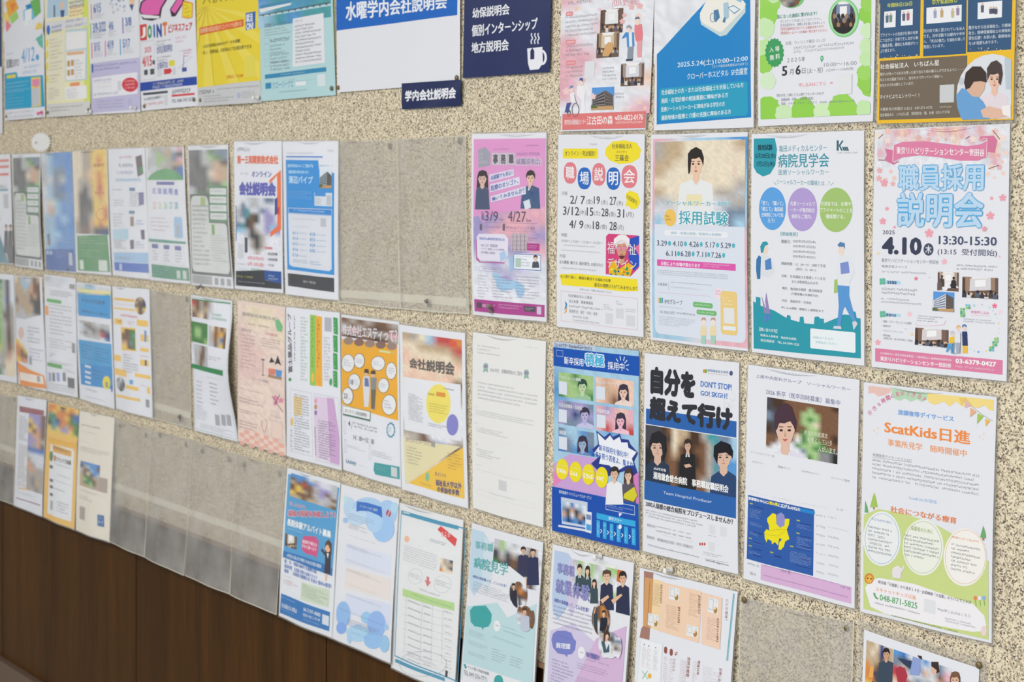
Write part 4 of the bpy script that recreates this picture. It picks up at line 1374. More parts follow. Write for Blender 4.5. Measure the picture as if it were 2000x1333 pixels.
s.sc(690, 75, 910, 230, 5, 40, ['f4c8b8', 'f6d8cc', 'f0b8b8'], True); s.sc(110, 10, 480, 140, 5, 26, ['f6ccd4', 'f4d0b8'], True); s.sc(680, 930, 910, 1090, 4, 34, ['f4c4c4', 'f6d4c8'], True)
s.sc(110, 780, 430, 960, 5, 36, ['f4c4b0', 'f0bcd0', 'f6d4d4'], True)
s.P('4a90d0', [(720, 335), (800, 335), (805, 470), (735, 480), (730, 380), (690, 400), (688, 385)]); s.P('e8f0f4', [(752, 335), (782, 335), (785, 475), (756, 475)]); s.P('9098a8', [(742, 478), (798, 472), (790, 595), (735, 595)])
s.E(728, 265, 780, 335, 'f2dcd0', 14); s.P('9aa0ac', [(725, 300), (735, 270), (762, 262), (782, 285), (778, 305), (750, 288)]); s.P('44485a', [(725, 595), (790, 590), (785, 612), (725, 615)])
s.P('e8848c', [(808, 260), (875, 255), (885, 350), (878, 420), (820, 425), (805, 350)]); s.P('e8a4ac', [(828, 420), (878, 415), (870, 580), (832, 580)]); s.E(808, 190, 860, 265, 'f2dcd0', 14); s.P('6c7488', [(808, 210), (820, 185), (850, 182), (856, 205), (830, 205)]); s.P('f0f0f4', [(812, 580), (880, 580), (880, 610), (812, 612)])
s.R(320, 618, 416, 775, 'e4e6ec')
s.G(500, 670, 655, 800, 4, '94949e', .5); s.G(612, 915, 710, 975, 2, '94949e', .6)
s.P('f4f2f6', [(245, 850), (300, 835), (328, 900), (315, 980), (330, 1110), (270, 1125), (290, 990), (235, 935)]); s.E(262, 785, 308, 855, 'f2dcd0', 12); s.P('4a5ea0', [(262, 800), (275, 772), (302, 778), (302, 815), (285, 800)])
s.P('f2f0f6', [(170, 920), (215, 910), (225, 1010), (180, 1010)]); s.E(165, 855, 208, 915, 'f2dcd0', 12); s.P('8090c0', [(163, 880), (178, 848), (205, 850), (200, 870)]); s.P('4a5a9c', [(140, 1015), (185, 1010), (150, 1105), (118, 1105)])
s.ring(190, 1015, 265, 1145, 5, '5c606c'); s.ring(145, 1085, 178, 1142, 9, '484c58', 14); s.L([(215, 940), (240, 1020)], 4, '5c606c')
s.R(97, 1120, 905, 1248, 'e47c7c')
for x0, x1, yy in ((190, 265, 1030), (145, 178, 1090)):
    s.ring(x0, yy - 15, x1, yy + (115 if x0 > 180 else 52), 5, '5c606c')
s.T(118, 1172, 342, 1215, '東京総合保健福祉センター', 'fdf4f4', .015); s.T(350, 1140, 597, 1215, '江古田の森', 'ffffff', .02); s.T(640, 1128, 886, 1172, '03-6822-0176', 'ffffff', .02)
s.P('ffffff', [(620, 1145), (630, 1148), (636, 1172), (628, 1176), (620, 1160)]); s.G(622, 1185, 885, 1208, 1, 'fbe4e4', .8, wid=.7)

s = Sheet([(1283, -139), (1478, -173), (1474, 249), (1279, 255)], 'C', 'blue and white poster with a white rounded isometric tile and a teal list panel', bulge=.002)
s.bm(1000, -690, 1930, 560, 'wwqww wwwqw wwwww wwwww wqwww wwwwq', False)
s.P('1f86cc', [(1018, 530), (1095, 455), (1530, -10), (1600, -100), (1925, -400), (1945, 1145), (1022, 1215)])
s.P('c8dce0', [(1445, 165), (1460, 240), (1640, 355), (1700, 340), (1885, 120), (1885, 60), (1700, -60), (1560, -40)])
s.P('f2f0e8', [(1448, 130), (1455, 190), (1480, 225), (1610, 300), (1640, 312), (1670, 300), (1870, 85), (1890, 40), (1868, 10), (1700, -120), (1560, -90)])
s.P('6c9cbc', [(1710, 75), (1770, 50), (1838, 92), (1778, 138)]); s.P('e8f0f4', [(1722, 78), (1770, 60), (1825, 92), (1778, 125)])
s.P('8cc0dc', [(1790, 0), (1850, -5), (1845, 25)])
s.P('a8cce0', [(1675, 30), (1720, 20), (1725, 170), (1680, 200)]); s.P('5080a8', [(1680, 170), (1697, 165), (1690, 220), (1665, 215)]); s.P('5080a8', [(1582, 100), (1625, 90), (1640, 170), (1600, 218), (1580, 190)]); s.ring(1545, 125, 1600, 218, 7, '80a0bc')
s.T(1232, 604, 1912, 600, '2025.5.24(土)10:00~12:00', 'e6f2fa', .012, q=[(1228, 600), (1912, 536), (1912, 605), (1228, 672)])
s.T(0, 0, 0, 0, '(ランチ相談会希望者は13:00まで)', 'd4e8f4', .01, q=[(1565, 636), (1912, 606), (1912, 638), (1565, 668)])
s.T(0, 0, 0, 0, 'クローバーホスピタル  5F会議室', 'e6f2fa', .015, q=[(1322, 715), (1910, 655), (1910, 725), (1322, 780)])
s.P('2aa0c4', [(1050, 880), (1070, 862), (1880, 790), (1912, 805), (1918, 1100), (1895, 1128), (1070, 1178), (1048, 1165)])
for k, (t_, x1) in enumerate((('社会福祉士の方・または社会福祉士を目指している方', 1872), ('病院・在宅診療の相談業務に興味がある方', 1718), ('医療ソーシャルワーカーに興味がある学生の方', 1685), ('湘南地域の医療と介護の支援に興味のある方', 1748))):
    y = 878 + 83 * k
    sl = (x1 - 1070) * .092
    s.T(0, 0, 0, 0, t_, 'eaf6fa', .02, q=[(1070, y), (x1, y - sl), (x1, y - sl + 48), (1070, y + 50)])

s = Sheet([(1486, -179), (1716, -220), (1706, 237), (1481, 247)], 'D', 'white poster framed by bright green watercolour bushes with a green star badge', bulge=.002)
gr = ['a5dc60', 'b4e47c', 'c8ecb0', '98d454', 'd4f0c4']
s.clip = [s.uv(98, -600), s.uv(905, -640), s.uv(893, 828), s.uv(96, 866)]
for cx, cy, r, c in ((110, 800, 70, '94d450'), (330, 850, 40, 'c8ecb0'), (880, 640, 50, '98d454'), (150, 20, 78, 'a0d860'), (155, 120, 62, '98d858'), (140, 210, 58, 'cdeeb8'), (135, 370, 65, 'c4eaa8'), (125, 470, 55, '9cd85c'), (150, 590, 50, 'd8f0cc'), (155, 790, 75, '94d450'), (270, 825, 55, 'd0eebc'), (420, 800, 78, '94d450'), (560, 820, 58, 'd4f0c0'), (700, 790, 85, '9cd858'), (850, 790, 50, 'c8ecb0'), (865, 600, 55, '98d454'), (850, 530, 45, 'a4dc68'), (870, 430, 45, 'c8ecb0'), (870, 340, 45, 'cdeeb8'), (880, 110, 60, '94d450'), (890, 30, 55, 'a0d860'), (880, 230, 45, 'd4f0c4'), (200, -20, 40, 'c8ecb0')):
    pts = []
    for k in range(28):
        a = math.pi * k / 14
        rr = r * 1.16 * s.rs.uniform(.9, 1.08)
        pts.append((cx + rr * math.cos(a), cy + rr * math.sin(a) * 1.08))
    s.P(c, pts)
s.clip = None
s.E(230, -90, 418, 66, '7cc87c'); s.pic(245, -80, 400, 52, True); s.bm(245, -80, 400, 52, 'slN NlK hKN'); s.pic()
s.E(598, -2, 815, 278, '7ccf80', 30); s.E(606, 6, 806, 268, 'a8e4a8', 30); s.pic(620, 18, 790, 252, True); s.room(620, 18, 790, 252, '8090b0', '4c4a58', '503c34', 0)
for k_ in range(5):
    for j_ in range(3):
        s.E(632 + k_ * 30 + (j_ % 2) * 12, 105 + j_ * 32, 656 + k_ * 30 + (j_ % 2) * 12, 145 + j_ * 32, ('a08060', '2c2828', '3c302c')[(k_ + j_) % 3], 9)
s.P('282428', [(620, 205), (800, 200), (800, 260), (620, 260)]); s.pic()
s.T(222, 95, 510, 138, '気になった施設に繋がれます！', '50a088', .015, q=[(222, 115), (512, 88), (512, 118), (222, 145)])
for k, (t_, x1, c) in enumerate((('多くのブースでお話しをしてみてください。', 545, '9094a0'), ('まずは見学から、実際に足を運んでみましょう', 570, '9094a0'), ('（見学は随時受け付けている施設があります）', 565, 'e08888'), ('（神児研ホームページの施設一覧を見てください）', 590, 'e08888'))):
    s.T(0, 0, 0, 0, t_, c, 0, q=[(245, 152 + k * 28), (x1, 132 + k * 28), (x1, 152 + k * 28), (245, 176 + k * 28)])
s.P('3fa060', [(202 + (70 if k % 2 else 62) * math.cos(2 * math.pi * k / 36), 388 + (108 if k % 2 else 96) * math.sin(2 * math.pi * k / 36)) for k in range(36)])
s.T(165, 345, 238, 385, '入 場', 'f0f8f0', .02, q=[(165, 350), (238, 338), (238, 376), (165, 388)]); s.T(0, 0, 0, 0, '無 料', 'f0f8f0', .02, q=[(168, 405), (242, 393), (242, 432), (168, 445)])
s.T(0, 0, 0, 0, '会場：ウィリング横浜 121-127', '9498a2', 0, q=[(280, 308), (578, 284), (578, 310), (280, 335)]); s.G(342, 344, 785, 330, 1, 'a8acb4', .8); s.G(342, 374, 722, 362, 1, 'a8acb4', .8)
s.T(295, 425, 428, 450, '２０２５年', '707880', .01)
s.T(257, 485, 295, 552, '5', '3c4048', .03); s.T(312, 508, 342, 545, '月', '5c6068'); s.T(358, 480, 396, 545, '6', '3c4048', .03); s.T(406, 500, 432, 537, '日', '5c6068'); s.T(445, 500, 560, 532, '（火・祝）', '6c7078')
s.P('50b080', [(540, 430), (545, 412), (558, 410), (566, 425), (562, 440), (551, 460)]); s.E(548, 420, 558, 434, 'f0f4f4', 8)
s.T(568, 455, 796, 480, '10:00～16:00', '94989e', q=[(568, 462), (796, 447), (796, 476), (568, 490)]); s.T(585, 495, 775, 520, '(12:00～13:00休憩)', '94989e', q=[(585, 503), (775, 490), (775, 515), (585, 530)])
s.T(385, 600, 580, 630, '申し込みはこちら', 'f08c94', .012, q=[(385, 605), (582, 594), (582, 622), (385, 636)]); s.P('f08c94', [(610, 602), (622, 602), (622, 597), (632, 605), (622, 613), (622, 609), (610, 609)])
s.R(665, 548, 762, 682, 'e8eaec')
for k, (t_, x0, x1) in enumerate((('問合せ先：川崎こども心理ケアセンターかなで', 218, 568), ('副施設長　村岡　（神児研 会長）', 252, 494), ('電話　０４４－７２１－２１２３　E-mail：shinjiken@yahoo.com', 252, 775))):
    sl = (x1 - x0) * .045
    s.T(0, 0, 0, 0, t_, '9498a0', 0, q=[(x0, 684 + k * 30), (x1, 684 + k * 30 - sl), (x1, 706 + k * 30 - sl), (x0, 706 + k * 30)])

s = Sheet([(1721, -218), (1991, -261), (1981, 234), (1715, 242)], 'D', 'yellow poster with navy text boxes, a grey-brown panel and a round photo of a carer', paper='f2c02c', bulge=.002)
for q in ((962, 15, 1258, 408), (1288, -25, 1588, 393), (1605, -50, 1915, 362)):
    s.R(*q, '35587e')
s.R(962, -500, 1915, -60, '35587e')
s.sc(965, 400, 1250, 430, 14, 5, ['f8e0a0']); s.sc(1610, 350, 1920, 375, 10, 5, ['f8e0a0'])
s.T(1015, 22, 1202, 60, '年間休日126日', 'd8dc4c', .02, q=[(1015, 30), (1202, 12), (1202, 46), (1015, 62)]); s.T(1348, -16, 1530, 25, '市外転勤無し', 'd8dc4c', .02)
s.R(993, 90, 1078, 200, 'f0f2f6'); s.R(1120, 78, 1206, 185, 'f0f2f6'); s.R(1308, 62, 1558, 158, 'f0f2f6'); s.R(1675, 25, 1848, 130, 'f0f2f6')
for x, y, c in ((1015, 108, '5a7088'), (1042, 105, '6c9078'), (1140, 95, '586078'), (1172, 92, 'b06878'), (1370, 75, 'a0a4c0'), (1418, 70, 'c8a878'), (1495, 72, 'c8c088'), (1532, 55, '9c88a8'), (1708, 35, '586070'), (1768, 60, '505878'), (1788, 58, '484c60'), (1806, 62, '505060')):
    s.E(x - 7, y - 8, x + 7, y + 8, 'd8b8a0', 8); s.P(c, [(x - 12, y + 10), (x + 12, y + 8), (x + 10, y + 60 - (15 if x > 1700 and x != 1708 else 0)), (x - 10, y + 62 - (15 if x > 1700 and x != 1708 else 0))])
for x0, y0, x1, sl, ts in ((965, 245, 1245, 20, ('プライベートの充実が仕事の充実', 'につながる！子育てをしながら働', 'く職員多数。趣味にも時間がたっ', 'ぷり使えます。')), (1285, 215, 1582, 20, ('市川市で長く愛されている法人', 'です。日中活動では都内や市外', 'へ、「市川の魅力」を福祉を通して', '発信しています。')), (1608, 190, 1912, 18, ('働きながら社会福祉士、介護福', '祉士、精神保健福祉士の資格取', '得を応援！お祝い金、勤務後給', '与 UP 制度もあります。'))):
    for k, t_ in enumerate(ts):
        e = x1 if k < 3 else x0 + (x1 - x0) * (.4 if x0 < 1000 else .5 if x0 < 1300 else .7)
        q_ = sl * (e - x0) / (x1 - x0)
        s.T(0, 0, 0, 0, t_, 'dce4ec', .01, q=[(x0, y0 + 2 + k * 38), (e, y0 + 2 + k * 38 - q_), (e, y0 + 26 + k * 38 - q_), (x0, y0 + 30 + k * 38)])
s.P('746858', [(962, 445), (1598, 405), (1590, 850), (962, 870)])
s.T(0, 0, 0, 0, '社会福祉法人　いちばん星', 'f0eee8', .02, q=[(966, 470), (1395, 436), (1395, 478), (966, 506)])
for k, (t_, x1) in enumerate((('障がいがあっても生まれ育った街で当たり前の暮らしができるように・・・', 1572), ('与えられた福祉ではなく、自分たちで作っていく福祉へ。', 1420), ('あなたの力を必要としています。', 1215))):
    sl = (x1 - 966) * .062
    s.T(0, 0, 0, 0, t_, 'e4e0d8', .01, q=[(966, 530 + k * 40), (x1, 530 + k * 40 - sl), (x1, 552 + k * 40 - sl), (966, 554 + k * 40)])
s.T(0, 0, 0, 0, 'マイナビよりエントリー！！', 'eeeae4', .015, q=[(966, 690), (1250, 676), (1250, 706), (966, 720)])
s.R(1397, 618, 1500, 742, 'd0d2d4'); s.G(1395, 770, 1490, 780, 1, 'd8d4cc', .8)
s.T(0, 0, 0, 0, '千葉県市川市国分 3-22-2   047-371-4172', 'dcd8d0', .01, q=[(968, 782), (1342, 765), (1342, 790), (968, 806)]); s.T(0, 0, 0, 0, '社会福祉法人　いちばん星　採用担当：堀、台倉（ばもりす内）', 'dcd8d0', .01, q=[(968, 822), (1470, 798), (1470, 822), (968, 846)])
s.pic(1518, 395, 2050, 1000, True)
s.clip = clip_poly(s.clip, [s.uv(1500, 380), s.uv(1920, 360), s.uv(1915, 858), s.uv(1500, 870)])
s.P('e0e4ea', [(1500, 380), (2050, 380), (2050, 1000), (1500, 1000)])
s.P('c0ccd8', [(1870, 420), (1925, 420), (1920, 650), (1880, 650)]); s.E(1535, 565, 1580, 620, 'c8ced8', 12)
s.face(1800, 575, 95, 150, '4a3e3c', 'eec4ae', 'e8dce2', 2.3, 2.2, False, True)
s.P('4a3e3c', [(1752, 575), (1745, 500), (1775, 455), (1815, 440), (1850, 470), (1860, 540), (1845, 620), (1828, 600), (1835, 540), (1800, 520), (1770, 540)])
s.P('6ca4d8', [(1520, 690), (1560, 640), (1640, 660), (1720, 740), (1780, 850), (1700, 900), (1560, 900), (1510, 800)])
s.P('e0b49c', [(1585, 600), (1640, 560), (1735, 590), (1728, 650), (1690, 705), (1640, 700), (1600, 660)]); s.P('3e322c', [(1578, 600), (1590, 530), (1640, 485), (1700, 485), (1740, 530), (1745, 600), (1700, 590), (1650, 595), (1620, 640), (1590, 650)])
s.P('e6bca6', [(1700, 800), (1760, 770), (1880, 800), (1900, 840), (1800, 860), (1720, 850)]); s.P('f6f0ee', [(1850, 770), (1915, 760), (1915, 850), (1860, 830)])
s.pic()

# ================================================================ row 1, left part
s = Sheet([(656, -424), (907, -510), (899, 162), (661, 181)], 'B', 'large white sheet headed by a blue band with white characters, mostly blank', film=0, bulge=.004)
s.P('1b66c4', [(566, -1300), (1375, -1560), (1340, 113), (580, 210)])
s.T(0, 0, 0, 0, '水曜学内会社説明会', 'f0f4fa', .03, q=[(640, 32), (1280, -8), (1280, 72), (640, 152)])
s = Sheet([(912, -260), (1087, -301), (1075, 141), (906, 153)], 'B', 'navy blue glossy sheet with white characters and a steaming white mug', paper='26305e', film=0, bulge=.003)
s.T(0, 0, 0, 0, '幼保説明会', 'eef0f6', .03, q=[(1438, 62), (1668, 30), (1668, 100), (1438, 125)])
s.T(0, 0, 0, 0, '個別インターンシップ', 'eef0f6', .03, q=[(1434, 166), (1848, 118), (1848, 192), (1434, 238)])
s.T(0, 0, 0, 0, '地方説明会', 'eef0f6', .03, q=[(1432, 275), (1662, 250), (1662, 322), (1432, 342)])
s.P('eef0f6', [(1782, 310), (1878, 300), (1880, 400), (1855, 438), (1800, 442), (1788, 400)]); s.P('26305e', [(1803, 325), (1815, 305), (1828, 325), (1828, 375), (1803, 378)])
s.ring(1848, 318, 1905, 412, 14, 'eef0f6', 20)
for x in (1810, 1832, 1852):
    s.L([(x, 282), (x - 4, 262), (x + 8, 248), (x - 2, 228), (x + 2, 215)], 8, 'dce0ec')
s = Sheet([(784.5, 163), (901, 155.5), (901.5, 207), (787, 214)], 'B', 'small navy label with rounded corners and white characters below the blank white sheet', 'label', paper='262f58', film=0, bulge=.0015, name='name_label', d=(.006, .004))
s.T(0, 0, 0, 0, '学内会社説明会', 'f0f2f8', .04, q=[(1010, 572), (1332, 548), (1332, 622), (1010, 642)])

s = Sheet([(510, -198), (652, -238), (657, 184), (514, 199)], 'B', 'pale yellow sheet hidden behind the aqua event poster', paper='ece6b4', film=0, bulge=.001, name='paper_backing', kind='paper', d=(.001, .001))
s = Sheet([(507, -198), (647, -240), (656, 186), (512, 198)], 'B', 'light aqua event poster with a train picture and a white list box', paper='b8dce0', film=0, bulge=.004, d=(.003, .003))
s.bm(80, -300, 545, 100, 'cttcc tctct uttut ctutt')
s.P('e8ecf0', [(90, 50), (300, 5), (290, 25), (100, 75)]); s.P('4a90b8', [(95, 30), (290, -10), (300, 10), (95, 50)]); s.P('b8dce0', [(92, 95), (545, 15), (545, 30), (92, 105)]); s.L([(92, 92), (540, 8)], 6, '58606c')
for k in range(11):
    s.P('58606c', [(110 + k * 40, 88 - k * 7), (126 + k * 40, 85 - k * 7), (120 + k * 40, 100 - k * 7)])
s.T(0, 0, 0, 0, '浅草橋ヒューリックホール', '70808c', .012, q=[(125, 145), (290, 118), (290, 148), (125, 172)])
s.G(125, 180, 292, 205, 3, '8898a4'); 
for y in (245, 285, 345, 392):
    s.O(125, y - 8, 158, y + 22, 1.5, '90a0a8'); s.G(160, y - 8, 285, y + (15 if y == 245 else 45), 1 if y == 245 else 3, '78888f')
s.P('e8eaf0', [(305, 112), (500, 76), (508, 392), (302, 420)]); s.G(320, 120, 370, 138, 1, '8fb0bc'); s.G(318, 152, 490, 382, 11, '585c68', .5)
s.P('3a8cb8', [(128, 468), (512, 420), (514, 448), (128, 496)]); s.G(225, 464, 385, 458, 1, 'd8ecf4'); s.P('3a8cb8', [(130, 522), (165, 518), (165, 556), (130, 560)])
s.T(0, 0, 0, 0, 'クローバーナビ', '4494c0', 0, q=[(172, 515), (310, 492), (310, 545), (172, 560)]); s.R(322, 515, 390, 535, 'e8f0f4'); s.G(325, 509, 450, 502, 1, '70a0b4'); s.G(210, 576, 395, 572, 1, '708890'); s.R(460, 468, 508, 540, 'dce8ec')

s = Sheet([(381, -166), (507, -200), (510.5, 198), (388, 207)], 'A', 'bright yellow sunburst poster with an orange text bar and a grey footer', paper='eed638', film=0, bulge=.004)
for k in range(16):
    a0 = -1.9 + k * .22
    s.P('f2e06c', [(1600, 50), (1600 + 1500 * math.cos(a0), 50 + 1500 * math.sin(a0)), (1600 + 1500 * math.cos(a0 + .1), 50 + 1500 * math.sin(a0 + .1))]) if 0 else None
s.clip = [s.uv(1470, -600), s.uv(1950, -700), s.uv(1958, 605), s.uv(1490, 665)]
for k in range(9):
    a0 = .15 + k * .33
    s.P('f1dd58', [(1560, 60), (1560 + 900 * math.cos(a0), 60 + 900 * math.sin(a0)), (1560 + 900 * math.cos(a0 + .14), 60 + 900 * math.sin(a0 + .14))])
s.clip = None
s.T(0, 0, 0, 0, 'おくりもん', '3c3c38', .01, q=[(1610, -10), (1820, -45), (1820, 5), (1610, 38)]); s.L([(1530, 45), (1565, -20), (1590, 35)], 5, '3c3c38')
s.P('e8662c', [(1505, 222), (1838, 158), (1840, 210), (1506, 276)]); s.T(0, 0, 0, 0, '読売新聞の就活お役立ちコンテンツも読める！', 'f8ecc0', .01, q=[(1512, 228), (1832, 168), (1832, 205), (1512, 266)])
s.P('2c5cb0', [(1855, 112), (1925, 98), (1922, 225), (1858, 240)]); s.T(1860, 118, 1908, 175, '就活', 'f4f8ff', .03); s.T(1862, 185, 1912, 232, 'ON!', 'f4f8ff', .04)
s.T(0, 0, 0, 0, '・会社四季報2,000社のデータを掲載', '6c6430', .01, q=[(1530, 350), (1818, 303), (1818, 330), (1530, 376)]); s.T(0, 0, 0, 0, '・売上、営業利益、定着率などで企業比較できる', '6c6430', .01, q=[(1525, 395), (1898, 342), (1898, 372), (1525, 422)])
s.R(1848, 430, 1925, 582, 'e8d858'); s.T(0, 0, 0, 0, '登録はこちら▶', 'e0702c', .015, q=[(1718, 572), (1842, 558), (1842, 585), (1718, 600)])
s.P('cfd0d2', [(1488, 665), (1957, 608), (1966, 770), (1494, 800)]); s.G(1505, 682, 1620, 706, 1, '6c6e74', .8); s.G(1640, 670, 1950, 655, 1, '8c8e94', .7); s.G(1540, 720, 1780, 760, 3, '9c9ea4'); s.E(1798, 695, 1826, 740, 'b0bcd8', 10); s.G(1832, 690, 1925, 735, 4, 'a0a2a8')

s = Sheet([(270.5, -134), (379, -166), (387, 207), (277, 217)], 'A', 'white poster with pink cartoon shoes and multicoloured JOINT lettering above a blue band', film=0, bulge=.004)
s.P('3a2a34', [(1048, 80), (1060, 15), (1120, -30), (1300, -60), (1228, 60), (1215, 135), (1150, 155), (1080, 145)]); s.P('f0f0f4', [(1054, 105), (1210, 120), (1205, 138), (1090, 135)]); s.P('e868b4', [(1060, 80), (1075, 20), (1130, -20), (1280, -50), (1215, 60), (1205, 108), (1140, 112), (1075, 102)])
s.P('3a2a34', [(1285, 70), (1330, 0), (1400, -60), (1390, 20), (1330, 120), (1300, 125)]); s.P('e868b4', [(1292, 75), (1335, 5), (1390, -45), (1375, 25), (1325, 100)])
s.P('e8a030', [(1376, 130), (1382, 12), (1400, 2), (1455, 20), (1452, 132), (1420, 140)]); s.P('f4e030', [(1382, 125), (1388, 18), (1448, 26), (1446, 128)]); s.G(1392, 30, 1440, 125, 4, 'd07c50', .6)
s.P('d84038', [(1055, 185), (1110, 178), (1112, 298), (1060, 305)]); s.T(1066, 205, 1104, 280, 'J', 'f8f4f0', .05)
for t_, x, y, x1, c in (('O', 1115, 188, 1152, '3fa058'), ('I', 1160, 182, 1175, '3a78c0'), ('N', 1184, 180, 1226, '2c4ca0'), ('T', 1230, 168, 1268, 'e87c30')):
    s.T(x, y, x1, y + 98, t_, c, .06)
s.T(0, 0, 0, 0, 'ビジネスフェア', 'd03c40', .04, q=[(1275, 182), (1450, 160), (1450, 222), (1275, 248)])
s.O(1065, 315, 1172, 592, 2.5, '606470'); s.T(1092, 355, 1145, 388, '2025', 'd84850', .02); s.T(1075, 425, 1150, 492, '4/15', 'd84850', .03); s.E(1152, 448, 1172, 485, '50545c', 10); s.R(1088, 525, 1116, 560, '50545c'); s.R(1134, 518, 1166, 556, '50545c')
s.G(1182, 305, 1295, 332, 2, '707480'); s.T(1184, 345, 1308, 385, '合同企業説明会', '3c4c90', .02); s.G(1186, 425, 1295, 455, 2, '707480'); s.T(1188, 468, 1272, 508, '企業研究会', '3c4c90', .02); s.R(1282, 455, 1325, 492, 'e8dc3c'); s.G(1188, 520, 1235, 575, 4, '9094a0'); s.P('d84048', [(1240, 520), (1292, 512), (1305, 530), (1292, 552), (1242, 558)]); s.R(1310, 508, 1332, 560, 'd4d8e0')
s.G(1328, 275, 1442, 312, 2, 'e898c8'); s.L([(1352, 385), (1450, 375)], 2, 'a0a4b0'); s.L([(1345, 520), (1450, 420)], 2, 'a0a4b0'); s.L([(1390, 420), (1385, 530)], 4, '6c84b8'); s.R(1378, 508, 1410, 535, '4858a0'); s.G(1385, 370, 1445, 425, 3, 'e070b0')
s.P('2c4ca8', [(1058, 620), (1478, 573), (1480, 635), (1062, 685)]); s.G(1155, 622, 1395, 614, 1, 'e8e8c0', .9); s.G(1150, 648, 1385, 642, 1, 'e8f0fa', .9)
s.P('484c58', [(1078, 698), (1272, 680), (1272, 698), (1080, 716)]); s.T(0, 0, 0, 0, '中小企業家同友会就職情報サイト', '707480', .01, q=[(1085, 735), (1238, 712), (1238, 735), (1085, 758)]); s.G(1085, 770, 1240, 790, 1, 'd06870'); s.R(1245, 712, 1272, 790, 'd8dae0')
s.G(1305, 672, 1462, 695, 1, '606470', .8); s.P('d84c50', [(1302, 712), (1462, 696), (1463, 712), (1303, 728)]); s.T(0, 0, 0, 0, 'TEL 048-747-5535', '4c505c', .015, q=[(1302, 748), (1462, 728), (1462, 758), (1302, 772)])

s = Sheet([(171, -108), (269, -132), (276, 219), (178.5, 224)], 'A', 'white poster with a timetable of blue dates and a lilac panel with a red oval', film=0, bulge=.004)
s.sc(830, 5, 950, 100, 12, 14, ['b8c4dc', 'a0acc8', 'c8ccd8']); s.P('f0c8a8', [(972, -20), (1018, -20), (1012, 45), (985, 50)]); s.P('4a5a90', [(978, 40), (1010, 38), (998, 88)])
for t_, x, y, w_, c in (('6/15', 705, 35, 60, 'f08840'), ('3/9-3/22', 700, 180, 105, '90c850'), ('4/6', 828, 170, 38, 'f0f0f0'), ('3/8', 950, 138, 44, '7868b8'), ('3/15', 708, 325, 50, 'e86878'), ('4/19', 818, 312, 50, 'e870b0'), ('5/17', 932, 300, 52, '68b0e0')):
    s.T(x, y, x + w_, y + 58, t_, '4068b0', .025); s.R(x - 20, y, x - 10, y + 118, c); s.G(x, y + 68, x + w_ + 25, y + 105, 3, '98a0b4')
s.P('c8c4e4', [(682, 482), (1050, 435), (1060, 820), (688, 850)]); s.P('3c64b0', [(690, 488), (704, 486), (704, 548), (692, 550)]); s.G(710, 492, 1032, 515, 2, '7084c0', .6)
s.P('f0f0f6', [(695, 590), (1035, 545), (1038, 705), (700, 742)]); s.G(705, 600, 855, 615, 1, '90a0c8'); s.O(740, 628, 845, 650, 2, 'a0a4b0'); s.G(705, 700, 900, 718, 1, '90a0c8'); s.R(895, 612, 920, 680, 'd8dae4'); s.E(925, 585, 1042, 692, 'd83c48', 20); s.G(945, 605, 1025, 672, 3, 'f8d8dc', .6)
s.G(735, 755, 945, 812, 3, 'a8a8c8'); s.ring(970, 745, 992, 795, 4, 'a0a8d4')

s = Sheet([(86, -85), (170, -109), (178, 223), (91, 229)], 'A', 'cream poster edged in yellow and lime with many small text boxes', paper='f3eebc', film=0, bulge=.004)
s.P('dce868', [(620, -200), (662, -200), (686, 780), (640, 785)]); s.P('f0f0e8', [(350, -10), (505, -20), (510, 120), (350, 145)]); s.P('b8d4e8', [(360, -30), (520, -40), (520, 110), (355, 130)]); s.R(408, 35, 420, 120, '585c64'); s.P('f0c8a8', [(462, 10), (492, 8), (490, 60), (466, 62)]); s.P('4a5a90', [(462, 70), (496, 68), (492, 120), (468, 122)]); s.G(530, 5, 640, 40, 2, '5078c0', .7); s.G(530, 50, 640, 105, 3, 'e08050', .6)
s.P('e4e4e8', [(345, 160), (655, 120), (658, 185), (345, 235)]); s.E(352, 180, 380, 255, '3878c8', 14); s.G(390, 185, 485, 235, 2, '6c88c0', .6); s.G(505, 140, 650, 190, 2, 'a0a0b0')
s.P('f0ecd0', [(350, 260), (500, 240), (505, 750), (360, 770)]); s.P('c4d8e0', [(505, 215), (655, 200), (660, 595), (508, 608)]); s.P('f0f0f0', [(510, 235), (652, 222), (652, 350), (512, 372)]); s.P('f2f2f2', [(512, 382), (645, 370), (645, 585), (514, 598)]); s.P('e8b890', [(518, 385), (635, 375), (635, 398), (520, 410)])
for y in (285, 370, 460, 555):
    s.E(348, y, 366, y + 65, 'f4e040', 10); s.G(375, y, 490, y + 60, 3, 'b0aca0', .45)
for x, y in ((522, 450), (548, 445), (522, 520), (548, 515)):
    s.R(x, y, x + 20, y + 42, 'c8a068')
s.G(570, 440, 635, 580, 6, 'a8acb4'); s.P('f4f4f4', [(505, 650), (655, 635), (660, 735), (508, 748)]); s.P('f09c70', [(540, 618), (605, 610), (605, 638), (540, 645)]); s.G(515, 665, 600, 735, 5, 'b0b0b8'); s.G(365, 655, 465, 740, 5, 'b0b4b0')
s.P('dcdcd8', [(352, 782), (680, 755), (686, 862), (356, 882)]); s.G(370, 800, 630, 830, 2, '9c9ca0')

